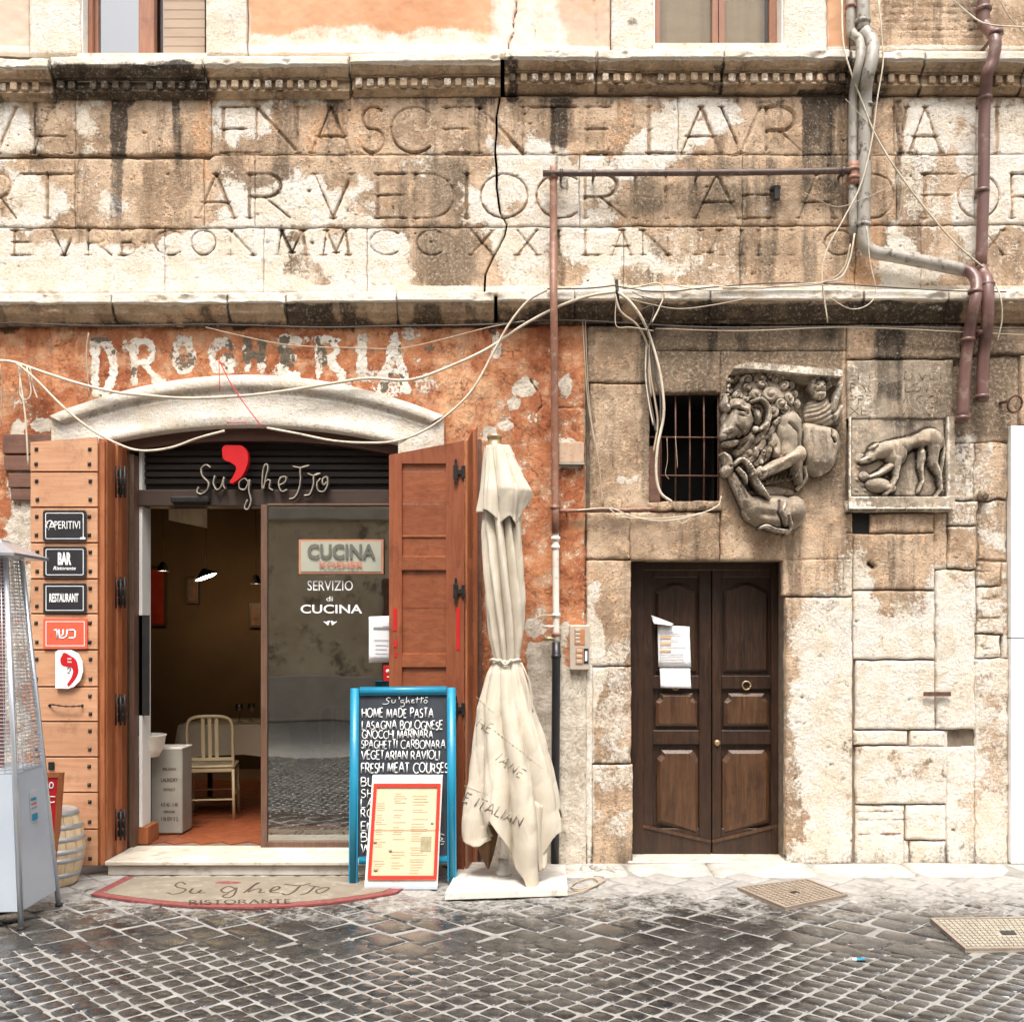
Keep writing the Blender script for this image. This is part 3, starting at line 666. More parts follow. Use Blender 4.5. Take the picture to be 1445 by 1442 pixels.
streak(MR, 155, 177, 135, 335, .92, .3); rect(MBo, 420, 150, 560, 216, .25); rect(MBo, 780, 235, 960, 310, .25); rect(MBo, 960, 330, 1100, 405, .2); streak(MR, 245, 256, 140, 290, .7, .3); streak(MR, 108, 116, 200, 290, .6, .5); streak(MR, 760, 800, 140, 215, .75, .4)
streak(MR, 1132, 1182, 130, 300, .72, .6); streak(MR, 1262, 1272, 140, 330, .6, .3); streak(MR, 670, 700, 135, 215, .4); blob(MR, 40, 205, 26, 50, .35)
rect(MA, 345, 240, 480, 312, .42); rect(MA, 372, 325, 470, 405, .45); rect(MA, 585, 215, 650, 300, .40); blob(MA, 620, 365, 55, 50, .55); blob(MR, 620, 380, 40, 30, .15)
rect(MA, 800, 252, 1190, 290, .45); rect(MR, 790, 250, 1185, 272, .30, 10, 4); rect(MA, 880, 330, 960, 400, .25); rect(MA, 1040, 330, 1200, 400, .3)  # first two bands: shadow of the long pipe put into the colour
rect(MA, 960, 215, 1200, 245, .3); rect(MR, 1180, 135, 1215, 320, .35); rect(MBo, 800, 140, 900, 215, .30); rect(MBo, 440, 140, 545, 215, .2); rect(MBo, 720, 140, 790, 240, .22)
rect(MBo, 1195, 310, 1250, 412, .8); rect(MBo, 280, 130, 300, 260, .7); rect(MBo, 130, 330, 165, 345, .2); streak(MR, 0, 14, 140, 230, .4); streak(MR, 440, 492, 140, 240, .42)
rect(MR, -240, 128, 1700, 146, .28, 8, 10)  # dark band under the cornice: its shadow put into the colour
for x_ in range(-200, 1700, 61): streak(MR, x_+random.uniform(-20,20), x_+random.uniform(22,40), 140, random.uniform(190, 330), random.uniform(.12, .55))
for ch, a, b in L1: roman(ch, a, b, 216, 151)
for ch, a, b in L2: roman(ch, a, b, 308, 246, 3.3)
for ch, a, b in L3: roman(ch, a, b, 360, 325, 2.7, .015, .38)
for x_, y_ in ((203,343),(377,343),(440,343),(436,270),(893,180)): carve([(x_,y_),(x_+1,y_)], 4, .01, .5)
# ---- cornices
w = win(-240, 88, 1700, 140, 0); MA[w] += .12+.4*(N1[w]-.4)*2; MR[w] += .1*sm((N2[w]-.5)*4); MG[w] += -.1
rect(MR, 73, 84, 296, 138, .82, 16, 16); rect(MR, -240, 108, 80, 140, .35); streak(MR, 1000, 1024, 95, 140, .4); rect(MR, 705, 84, 722, 140, .8); rect(MR, 1170, 80, 1250, 140, .55); rect(MR, 700, 88, 1190, 102, .18)
rect(MG, -240, 66, 1700, 90, 1.5, 4, 2)  # pale limestone fascia, whitened further with the sky light on it
blob(MR, 260, 84, 22, 6, .7)
w = win(-240, 426, 1700, 462, 0); MA[w] += .30; MR[w] += .22*sm((N1[w]-.45)*6)
rect(MG, -240, 404, 1700, 426, 1.5, 3, 1)  # top strip of the ledge: sky light on its face painted white
for a, b, s in ((405,470,.9),(580,620,.8),(650,690,.5),(700,880,.7),(60,240,.25),(900,1360,.85),(250,300,.5),(480,520,.45)): rect(MR, a, 428, b, 456, s, 8, 10)
rect(MBo, 200, 426, 330, 455, .5)
rect(MR, -240, 450, 1700, 462, .4, 6, 3)  # shadow along the underside of the ledge, painted as a dark band
# ---- orange ground-floor plaster
for a, b, s in ((0,26,.35),(330,345,.4),(455,500,.2),(600,620,.25),(690,700,.3)): streak(MR, a, b, 458, 560, s)
rect(MBo, 610, 520, 720, 620, .30); blob(MBo, 660, 540, 60, 70, .32); rect(MR, -240, 456, 760, 470, .35, 8, 6); rect(MR, 0, 560, 14, 900, .25)  # the wide dark strip paints in the shadow just below the ledge
for c in ((740,545,22,13),(700,490,9,28),(725,570,10,9),(715,600,10,6),(798,545,11,20),(805,625,24,9),(60,600,16,9),(35,655,14,12),(800,640,26,18),(25,610,14,20),(30,740,26,34),(32,820,20,30),(690,610,10,10)): blob(MG, *c, .8)
MG[win(-240,458,826,1230,0)] += .10; rect(MG, 690, 560, 828, 910, .16); rect(MG, 14, 560, 60, 760, .2); blob(MG, 45, 700, 34, 60, .5); rect(MG, -240, 760, 44, 1230, .55, 20, 20); rect(MR, 16, 700, 44, 760, .35)
blob(MG, 755, 885, 14, 12, .9); rect(MG, 745, 905, 790, 1230, 1.1, 10, 10); rect(MG, 786, 940, 836, 1230, 1.2, 10, 10); blob(MG, 835, 905, 16, 80, .8); blob(MG, 795, 890, 10, 24, .5)
rect(MG, -240, 1090, 780, 1230, .8, 20, 14)
rect(MG, 640, 1000, 760, 1230, .9, 10, 10); rect(MA, 640, 1150, 900, 1230, .25)
blob(MG, 580, 470, 14, 10, .4); blob(MG, 590, 505, 12, 7, .4); blob(MBo, 140, 620, 50, 20, .4); blob(MG, 612, 543, 10, 8, .4)
carve([(748,535),(762,556),(765,572),(757,582)], 2.2, .01, .8, 2); carve([(640,565),(690,563)], 1.4, .005, .3, 1); carve([(682,460),(680,620)], 2.4, .008, .25, 2)
carve([(780,575),(826,576)], 1.5, .010, .7, 1); carve([(780,655),(826,656)], 1.5, .010, .4, 1); carve([(827,458),(826,900)], 2.6, .018, .65, 2); carve([(690,465),(735,500),(742,530)], 1.2, .004, .3, 2)
# painted shop name
def painted(ch, x0, x1, y0, y1, grey=0, r=6.5):
    wd, ps = GL[ch]; kx = (x1-x0)/max(wd, .01)
    for i, p in enumerate(ps):
        q = [(x0 + a*kx if wd > .1 else (x0+x1)/2, y1 - b*(y1-y0)) for a, b in p]
        xs = [c[0] for c in q]; ys = [c[1] for c in q]; w = win(min(xs), min(ys), max(xs), max(ys), 22)
        d = segd(w, q) + (N3[w]-.5)*7 + (N2[w]-.5)*5
        k = sm((r-d)/2.5); LW[w] = np.maximum(LW[w], k*np.clip(.95+1.0*(N2[w]-.5), 0, 1)); LG[w] = np.maximum(LG[w], k*.85*sm((NB[w]-.5)*9+(grey-.45)*1.6))
        HF[w] += .003*k
for a in (('D',134,160,482,556,0,7.5),('R',190,222,482,540,.25),('O',247,271,482,524,.5,6.5),('G',299,324,482,524,.15,7),('H',349,370,482,520,.6,6.5),('E',400,418,482,530,.45,7),('R',450,480,480,530,.5,7),('I',508,514,478,524,0,9),('A',540,574,478,552,0,7.5)): painted(*a)
for c in ((135,556,10,9),(178,488,6,8),(228,540,16,6),(520,530,20,12),(548,550,36,13),(595,545,12,16),(405,478,14,6),(455,480,36,5),(485,545,18,10),(395,525,9,11),(262,476,12,4)): blob(LW, *c, .55)
for c in ((605,492,10,5),(262,512,13,12),(410,505,8,18),(455,505,10,24),(190,525,7,12)): blob(LG, *c, .6)
# ---- right-hand stone wall: darker under the ledge, bleached lower down
w = win(826, 458, 1700, 1240, 0); yy = YY[w]
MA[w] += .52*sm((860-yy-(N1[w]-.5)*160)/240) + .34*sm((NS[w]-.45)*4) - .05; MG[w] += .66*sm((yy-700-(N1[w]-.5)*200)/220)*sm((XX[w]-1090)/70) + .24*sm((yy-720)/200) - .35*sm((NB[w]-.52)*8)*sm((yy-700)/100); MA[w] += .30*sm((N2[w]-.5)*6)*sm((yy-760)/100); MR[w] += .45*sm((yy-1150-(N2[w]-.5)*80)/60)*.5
MBo[w] += .22*sm((560-yy)/100)*sm((N2[w]-.4)*4) + .12*sm((N2[w]-.55)*4); MR[w] += -.05 + .42*sm((500-yy)/60)*sm((N1[w]-.35)*4)
for a in ((840,905,470,800,-.55),(1190,1232,460,720,-.6),(1270,1290,470,600,-.3)): streak(MA, *a, .1)
rect(MG, 845, 545, 910, 700, .22); rect(MG, 1200, 520, 1240, 720, .40); rect(MG, 1296, 500, 1330, 720, .22); rect(MG, 870, 670, 905, 680, .5)
streak(MR, 1236, 1272, 465, 580, .75, .2); streak(MR, 1236, 1270, 540, 610, .35); streak(MR, 1130, 1180, 460, 520, .3); streak(MR, 870, 890, 465, 600, .35); streak(MR, 1040, 1060, 460, 520, .5)
rect(MG, 1335, 620, 1412, 760, .55); rect(MG, 1318, 800, 1380, 1025, .5); rect(MG, 1190, 770, 1240, 930, .45); rect(MG, 1205, 930, 1320, 1030, .45); rect(MA, 1255, 750, 1320, 860, .35)
rect(MG, 1120, 880, 1198, 1060, .35); streak(MA, 1190, 1200, 740, 1217, .5, 0); rect(MA, 1335, 1040, 1380, 1220, .35); blob(MR, 1360, 1150, 16, 40, .3); rect(MA, 1378, 940, 1400, 1060, .6)
rect(MBo, 1385, 1000, 1425, 1200, .5); rect(MG, 1350, 940, 1390, 1040, .2); rect(MR, 1345, 520, 1420, 640, .30); rect(MA, 1340, 470, 1430, 620, .5); rect(MBo, 828, 700, 850, 900, .5); rect(MBo, 828, 458, 870, 560, .35)
rect(MG, 835, 900, 890, 1180, .35)
rect(MR, 828, 1195, 1700, 1225, .25, 14, 12); rect(MG, 1100, 1190, 1425, 1230, .3)  # dark band at the wall foot: contact shadow put into the colour
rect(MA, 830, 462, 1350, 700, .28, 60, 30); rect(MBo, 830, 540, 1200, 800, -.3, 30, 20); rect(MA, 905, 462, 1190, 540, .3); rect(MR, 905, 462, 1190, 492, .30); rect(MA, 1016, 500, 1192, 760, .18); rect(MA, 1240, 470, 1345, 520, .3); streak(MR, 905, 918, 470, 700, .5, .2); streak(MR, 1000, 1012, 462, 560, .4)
# scattered larger pits
rp = random.Random(3)
pits = [(918,183,3)] 
for _ in range(520):
    x_, y_ = rp.uniform(-200, 1650), rp.choice([rp.uniform(145, 405), rp.uniform(700, 1210)])
    if y_ > 450 and x_ < 835: continue
    pits.append((x_, y_, rp.uniform(1.2, 2.6)))
pits += [(1131,984,5),(1126,1020,5),(1142,1008,3),(1122,1098,3),(1155,1079,3),(1173,1079,4),(1098,1069,3),(1387,912,5),(1404,843,5),(1168,1175,2),(1190,1100,3)]
for x_, y_, r_ in pits:
    w = win(x_, y_, x_, y_, r_*2+3); d = np.hypot((XX[w]-x_)*.8, (YY[w]-y_)*1.2) + (N3[w]-.5)*3; k = sm((r_-d)/r_*1.3); HF[w] -= .010*k*min(1, r_/2.5); MR[w] += .75*k
carve([(1227,796),(1232,800)], 6, .03, 1.3)
# shallow brick courses showing through at the foot of the wall and to the top right
for x0, x1, ys in ((1206,1280,(1146,1157,1178)),(1250,1400,(10,20,31,42,52)),(1378,1420,(790,806,828,845,872,894,915,925))):
    for y_ in ys: carve([(x0+random.uniform(0,16), y_), (x1-random.uniform(0,20), y_+random.uniform(-2,2))], 1.5, .008, .35, 3)
# upper storey
rect(MBo, 346, -200, 690, 60, 1.0, 10, 12); rect(MG, 330, 44, 700, 80, .6, 12, 14); rect(MG, 690, -200, 790, 80, .65); rect(MBo, 780, -10, 860, 30, .5, 20, 10); rect(MBo, -20, -200, 30, 60, .35, 20, 10)
rect(MG, 40, 55, 115, 80, .7); blob(MR, 325, 35, 14, 24, .5); streak(MR, 1100, 1200, -200, 40, .1); rect(MBo, 1168, -200, 1194, 75, 1.1, 4, 6); rect(MR, 1350, 15, 1420, 45, .35); rect(MA, 1340, -100, 1400, 40, .5); blob(MR, 893, 34, 10, 7, .9)
rect(MR, 1150, -200, 1200, 80, .15)
crk = [(722,-190),(728,0),(729,14),(724,30),(726,44),(719,58),(716,76)]
carve(crk, 1.8, .03, 1.0, 2); carve([(838,0),(843,57)], 2.0, .012, .5, 1); carve([(806,0),(805,50)], 1, .005, .3, 1); carve([(750,34),(756,38),(754,55)], 1.0, .005, .7, 1); carve([(408,28),(410,48)], 1.0, .005, .6, 1)
for m_ in (MR, MG, MBo, MA, LW, LG): np.clip(m_, 0, 1.4, out=m_)

def samp(Ar, X, Y):
    x = np.clip(X-GX0, 0, GW-1.001); y = np.clip(Y-GY0, 0, GH-1.001); i = x.astype(int); j = y.astype(int); fx = x-i; fy = y-j
    return (Ar[j, i]*(1-fx)+Ar[j, i+1]*fx)*(1-fy) + (Ar[j+1, i]*(1-fx)+Ar[j+1, i+1]*fx)*fy
def fn1(v):
    if isinstance(v, (int, float)): return lambda t: np.full(np.shape(t), float(v))
    a = sorted(v); ts = [p[0] for p in a]; vs_ = [p[1] for p in a]; return lambda t: np.interp(t, ts, vs_)
def patch(name, xl, xr, yt, yb, mat, parent, res=1.5, gap=1.3, warp=1.4, off=0.0, cull=None, recess=.009, rr=1.4, back=.07, chip=.6, edge=.35, lab=None, post=None):
    """one stone (or sheet of render): a finely modelled slab with worn edges. xl, xr: number or [(y, x)..]; yt, yb: number or [(x, y)..]"""
    fl, fr, ft, fb = fn1(xl), fn1(xr), fn1(yt), fn1(yb)
    ym = (float(np.mean(ft(np.array([0.]))) )+0)/1
    xa, xb = float(np.mean([p[1] for p in xl]) if isinstance(xl, list) else xl), float(np.mean([p[1] for p in xr]) if isinstance(xr, list) else xr)
    ya, yb_ = float(ft(np.array((xa+xb)/2))), float(fb(np.array((xa+xb)/2)))
    nx = max(3, int(round((xb-xa-2*gap)/res))); ny = max(3, int(round((yb_-ya-2*gap)/res)))
    u = np.linspace(0, 1, nx+1); v = np.linspace(0, 1, ny+1); U, Vv = np.meshgrid(u, v)
    xh = xa + (xb-xa)*U; T_, B_ = ft(xh)+gap, fb(xh)-gap; Y = T_ + (B_-T_)*Vv
    Lx, Rx = fl(Y)+gap, fr(Y)-gap; X = Lx + (Rx-Lx)*U
    X = X + samp(WX, X, Y)*warp; Y = Y + samp(WZ, X, Y)*warp
    e = np.minimum(np.minimum(U*(Rx-Lx), (1-U)*(Rx-Lx)), np.minimum(Vv*(B_-T_), (1-Vv)*(B_-T_))); e = np.maximum(e + (samp(N3, X, Y)-.5)*3*(recess > 0), 0)
    h = samp(HF, X, Y) + off*.6 - recess*np.exp(-(e/rr)**1.3)
    ch = sm((samp(N2, X, Y)-.56)*7)*np.exp(-e/5.0)*chip; h = h - .016*ch
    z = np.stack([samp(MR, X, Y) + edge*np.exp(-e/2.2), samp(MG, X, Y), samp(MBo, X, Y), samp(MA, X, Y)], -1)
    l = np.stack([samp(LW, X, Y), samp(LG, X, Y), 0*X, 0*X], -1)
    if post is not None: h, z = post(X, Y, h, z)
    V = np.stack([(X-CX)*DD/F, -h, CH-(Y-HZ)*DD/F], -1).reshape(-1, 3)
    idx = np.arange((nx+1)*(ny+1)).reshape(ny+1, nx+1)
    Q = np.stack([idx[1:, :-1], idx[1:, 1:], idx[:-1, 1:], idx[:-1, :-1]], -1).reshape(-1, 4)
    if cull is not None:
        cxm = (X[1:, :-1]+X[:-1, 1:])/2; cym = (Y[1:, :-1]+Y[:-1, 1:])/2; Q = Q[~cull(cxm, cym).reshape(-1)]
    ring = np.concatenate([idx[0, :], idx[1:, -1], idx[-1, -2::-1], idx[-2:0:-1, 0]]); k = len(ring)
    S = V[ring].copy(); S[:, 1] = back; n0 = len(V); V = np.concatenate([V, S])
    a = n0+np.arange(k); b = n0+(np.arange(k)+1) % k
    Q = np.concatenate([Q, np.stack([ring, np.roll(ring, -1), b, a], -1)])
    z = z.reshape(-1, 4); l = l.reshape(-1, 4); z = np.concatenate([z, z[ring]]); l = np.concatenate([l, l[ring]])
    at = {'mk': z}
    if mat is M['plaster']: at['mk2'] = l
    o = mesh_np(name, V, Q, mat, parent, attrs=at)
    if lab: o['label'] = lab
    return o

building = thing('building', (0, 0, 0), 'weathered Roman facade with inscribed stone frieze above orange plaster and pale travertine', 'building')
# --- frieze: three courses, cut by the great crack
CR = [(130,706),(165,701),(215,699),(232,700),(262,701),(300,706),(317,716),(335,711),(360,697),(388,684),(412,683)]
def row(y0, y1, xs, **k):
    for a, b in zip(xs[:-1], xs[1:]):
        A = [(y, x-1) for y, x in CR] if a == 'C' else a; B = [(y, x+1) for y, x in CR] if b == 'C' else b
        if a == 'C': A = [(y, x+1.1) for y, x in CR]
        if b == 'C': B = [(y, x-1.1) for y, x in CR]
        patch('frieze_stone', A, B, y0, y1, M['stone'], building, **k)
row(136, 219, [-240,-95,48,106,298,'C',957,1198,1262,1378,1520,1690], res=1.35, gap=.45, recess=.008, chip=.6, off=.0, edge=.16)
row([(-240,224),(295,224),(305,219),(1690,219)], [(-240,320),(295,322),(1690,316)], [-240,-60,106,288,360,'C',818,1048,1190,1265,1376,1540,1690], res=1.35, gap=.5, recess=.008, chip=.6, off=.003, edge=.16)
row([(-240,321),(295,323),(1690,317)], 414, [-240,-50,232,372,518,'C',880,1045,1207,1300,1450,1600,1690], res=1.35, gap=.45, recess=.007, chip=.8, off=.001, edge=.14)
# --- upper storey
patch('rendered_wall', -240, 42, -190, 78, M['upper'], building, res=3, edge=0, recess=.004)
for a, b in ((42,116),(291,349),(862,923),(1104,1167)):
    patch('window_surround', a, b, -190, 80, M['stone'], building, res=2.2, off=.035, lab=None, gap=.8, post=lambda X, Y, h, z: (h + .014*sm((X-min(X.flat)-16)/3)*0, np.stack([z[..., 0]*.6, z[..., 1]+1.05, z[..., 2]*.3, z[..., 3]*.5], -1)))
patch('rendered_wall', 349, 862, -190, 78, M['upper'], building, res=2.2, edge=0, recess=.004)
patch('rendered_wall', 1167, 1200, -190, 72, M['upper'], building, res=2.5, edge=0, recess=.004)
patch('rendered_wall', 1200, 1690, -190, 72, M['stone'], building, res=2.2, edge=0, recess=.004, post=lambda X, Y, h, z: (h, np.stack([z[..., 0], z[..., 1]+.3, z[..., 2], z[..., 3]+.1], -1)))
# --- ground floor
def arch_in(x): return 603 + 25*((x-354)/209.)**2
def arch_out(x): return 533 + 57*((x-352)/275.)**2
patch('orange_plaster', -240, 827, 456, 1226, M['plaster'], building, res=1.75, gap=0, warp=0, edge=0, recess=0, chip=0,
      cull=lambda X, Y: ((X > 150) & (X < 604) & (Y > 585)) | ((X > 100) & (X < 604) & (Y > arch_out(X)+14) & (Y < 640)) | ((X > 752) & (X < 0)))
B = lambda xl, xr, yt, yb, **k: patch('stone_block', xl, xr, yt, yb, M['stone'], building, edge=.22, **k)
B(827, 918, 456, 541, res=1.6); B(831, 918, 541, 722, res=1.6); B(918, 1196, 456, 496, res=1.7)
B(918, 1018, 494, 556, res=1.6); B(1016, 1196, 494, 792, res=2, off=-.004, cull=None)
patch('stone_block', 827, 890, 722, 790, M['stone'], building, res=1.6)
B(889, 1016, 722, 791, res=1.7, gap=.4); B(827, 891, 790, 940, res=1.6, gap=.8); B(835, 892, 940, 1078, res=1.6); patch('rubble_render', 827, 836, 900, 1224, M['stone'], building, res=1.6, gap=0)
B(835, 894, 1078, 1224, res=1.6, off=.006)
B(1104, 1192, 788, 842, res=1.6); B(1108, 1204, 842, [(1108,1222),(1204,1222)], res=1.6, off=.006)
B(1190, 1204, 788, 842, res=1.6)
B(1194, 1356, 456, 508, res=1.7, off=.03)
B([(722,1228),(752,1228)], 1319, 724, 752, res=1.6, gap=.8); B([(752,1203),(833,1204)], 1320, 752, 833, res=1.6); B(1204, 1320, 833, 931, res=1.6, off=.004); B(1207, 1320, 931, 1030, res=1.5, off=.006)
B([(722,1192),(752,1192)], 1203, 724, 752, res=1.6, gap=.5); B(1192, 1204, 752, 790, res=1.6, gap=.5)
B(1320, 1377, 804, 1030, res=1.6, off=.014, warp=3); B(1317, 1338, 722, 804, res=1.6, off=-.01); B(1205, 1282, 1030, 1052, res=1.6); B(1284, 1334, 1030, 1054, res=1.5, off=.008)
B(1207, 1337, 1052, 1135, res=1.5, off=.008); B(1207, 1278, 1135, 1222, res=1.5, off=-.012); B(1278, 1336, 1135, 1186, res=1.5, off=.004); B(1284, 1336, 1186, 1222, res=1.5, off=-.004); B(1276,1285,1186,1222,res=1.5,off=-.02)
B(1336, 1374, 625, 706, res=1.5, off=.02, warp=4); B(1337, 1380, 706, 742, res=1.5, off=.015, warp=3); B(1338, 1378, 742, 803, res=1.5, off=.018, warp=3.5)
B(1354, 1690, 456, 500, res=2.5, off=.012); B(1342, 1440, 500, 627, res=1.8, off=-.03, warp=5, gap=2); B(1374, 1424, 625, 706, res=1.6, off=-.015, warp=5)
B(1380, 1424, 706, 792, res=1.6, off=-.03, warp=5, gap=2); B(1378, 1414, 792, 828, res=1.5, off=.0, warp=3); B(1378, 1416, 828, 895, res=1.5, off=.004, warp=3.5); B(1378, 1412, 895, 930, res=1.5, off=.0, warp=3)
B(1414, 1424, 792, 930, res=1.6, off=-.012)
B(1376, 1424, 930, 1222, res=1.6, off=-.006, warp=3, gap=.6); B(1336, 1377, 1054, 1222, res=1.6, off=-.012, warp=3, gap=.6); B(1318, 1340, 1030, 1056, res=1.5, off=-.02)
B(1440, 1690, 500, 600, res=3)
# backing that closes the joints, with the true openings left in it
m = MB()
def bk(x0, y0, x1, y1, d=.034):
    a = P(x0, y1, 0); b = P(x1, y0, 0); m.box((a[0], d, a[2]), (b[0], d+.25, b[2]))
bk(-240, 136, 672, 456); bk(728, 136, 1690, 456); bk(-240,-190,116,136); bk(291,-190,702,136); bk(730,-190,923,136); bk(1104,-190,1690,136); bk(116,84,291,136); bk(923,84,1104,136)
bk(-240,456,100,1226,.05); bk(604,456,889,1226,.05); bk(889,456,914,789,.05); bk(100,456,604,528,.05); bk(914,456,1690,552); bk(1019,552,1690,790); bk(914,712,1019,790); bk(1110,790,1198,1226); bk(1230,790,1690,1226); bk(1198,800,1230,1226)
m.build('rubble_core', M['mortar'], building)
a, b = P(650,456,0), P(750,-190,0); MB().box((a[0], .30, a[2]), (b[0], .32, b[2])).build('crack_dark_sheet', M['void'], building)  # black sheet behind the crack, the darkness of its depth put into colour
# putlog hole: a black sheet in the gap, its darkness put into the colour
hr = MB(); 
for x0,y0,x1,y1 in ((1201,724,1229,751),):
    a, b = P(x0,y1,-.012), P(x1,y0,-.012); hr.box((a[0]-.02, .030, a[2]-.02), (b[0]+.02, .033, b[2]+.02))
hr.build('putlog_dark_sheet', M['void'], building)
m = MB(); m.box(P(1303,982,-.03), tuple(np.add(P(1341,976,-.03),(0,-.012,0)))); m.build('iron_cramp', M['iron_rust'], building)
# white neighbour panel at the right edge
for z0_, z1_ in ((0.0, 1.62), (1.626, P(0,602)[2])): MB().box((P(1424,0)[0], -.03, z0_), (P(1690,0)[0], .04, z1_), .005).build('white_panel', M['white_wall'], building)
# ---------------------------------------------------------------- mouldings
def moulding(name, x0, x1, dy, prof, parent, res=3.0, slope=0.0, cut=3.0, white=1.0):
    """prof: [(photo row, projection in m)] top to bottom; extruded from column x0 to x1"""
    pts = []
    for (ya, pa), (yb, pb) in zip(prof[:-1], prof[1:]):
        n = max(1, int(math.hypot(yb-ya, (pb-pa)*200)/1.6))
        pts += [(ya+(yb-ya)*i/n, pa+(pb-pa)*i/n) for i in range(n)]
    pts.append(prof[-1]); pts = np.array(pts)
    nx = max(2, int((x1-x0)/res)); xs = np.linspace(x0, x1, nx+1)
    X, J = np.meshgrid(xs, np.arange(len(pts))); Yp = pts[J.astype(int), 0] + dy + slope*(X-x0); Pp = pts[J.astype(int), 1]
    e = np.minimum(X-x0, x1-X)
    er = sm((samp(N2, X, Yp)-.57)*7); pr = Pp + (samp(N2, X, Yp+200)-.5)*.008 + (samp(N3, X, Yp)-.5)*.006 - er*.020*(Pp > .05) - .006*np.exp(-e/cut)
    k = (DD-Pp)/F
    V = np.stack([(X-CX)*DD/F*(DD-Pp)/DD, -pr, CH-(Yp-HZ)*k], -1)
    V[..., 0] = (X-CX)*(DD-.10)/F
    mk = np.stack([samp(MR, X, Yp-dy) + .6*np.exp(-e/1.1), samp(MG, X, Yp-dy), samp(MBo, X, Yp-dy), samp(MA, X, Yp-dy)], -1)
    m_, n_ = X.shape; idx = np.arange(m_*n_).reshape(m_, n_)
    Q = np.stack([idx[1:, :-1], idx[1:, 1:], idx[:-1, 1:], idx[:-1, :-1]], -1).reshape(-1, 4)
    V = V.reshape(-1, 3); mk = mk.reshape(-1, 4)
    # back and ends
    ring = np.concatenate([idx[0, :], idx[1:, -1], idx[-1, -2::-1], idx[-2:0:-1, 0]]); S = V[ring].copy(); S[:, 1] = .05; n0 = len(V); kk = len(ring)
    V = np.concatenate([V, S]); mk = np.concatenate([mk, mk[ring]]); a = n0+np.arange(kk); b = n0+(np.arange(kk)+1) % kk
    Q = np.concatenate([Q, np.stack([ring, np.roll(ring, -1), b, a], -1)])
    return mesh_np(name, V, Q, M['cornice'], parent, attrs={'mk': mk})
UP = [(75,.10),(75.5,.142),(86,.142),(87,.128),(91,.124),(97,.108),(102,.088),(104,.086),(104.5,.072),(108,.072),(109,.045),(121,.045),(122,.062),(125,.060),(125.5,.050),(130,.032),(134,.018)]
cors = []
for x0, x1, dy in ((-240,-72,9),(-70,71,8),(74,287,6),(289,492,5),(495,706,2),(712,841,-5),(843,1020,-5),(1021,1197,-5),(1199,1302,-3),(1304,1445,-2),(1447,1690,-1)):
    c = moulding('cornice', x0, x1, dy, UP, building, slope=(0 if x0 < 400 else -.012 if x0 < 700 else 0)); cors.append((c, x0, x1, dy))
dm = None; rd = random.Random(9)
for c, x0, x1, dy in cors:
    x = x0+7
    while x < x1-12:
        if rd.random() > (.30 if 74 < x < 200 else .03):
            wj = rd.uniform(.85, 1.05)
            a = P(x, 120.5+dy, -.07); b = P(x+9.6*wj, 109.3+dy-rd.uniform(-.3,.5), -.07)
            m = MB().box((a[0], -.086+rd.uniform(0,.012), a[2]), (b[0], -.04, b[2]), .006)
            o = m.build('dentil', M['cornice'], c); me = o.data
            at = me.attributes.new('mk', 'FLOAT_COLOR', 'POINT'); v = [float(samp(q, np.array([x+6.]), np.array([115.]))[0]) for q in (MR, MG, MBo, MA)]
            v[1] = .30 + rd.uniform(-.1, .25) - v[0]*.3; at.data.foreach_set('color', np.tile(np.array(v, np.float32), len(me.vertices)))
        x += 15.6
LOW = [(411,.10),(411.5,.150),(424,.150),(425,.134),(429,.130),(440,.105),(450,.062),(453,.056),(453.5,.044),(458,.030),(459,.0)]
for x0, x1, dy in ((-240,-90,4),(-88,160,3),(161,322,3),(323,404,2),(405,560,1),(561,697,0),(702,810,-1),(811,1000,-2),(1001,1216,-2),(1217,1335,-2),(1336,1500,-2),(1501,1690,-2)):
    moulding('ledge', x0, x1, dy, LOW, building)
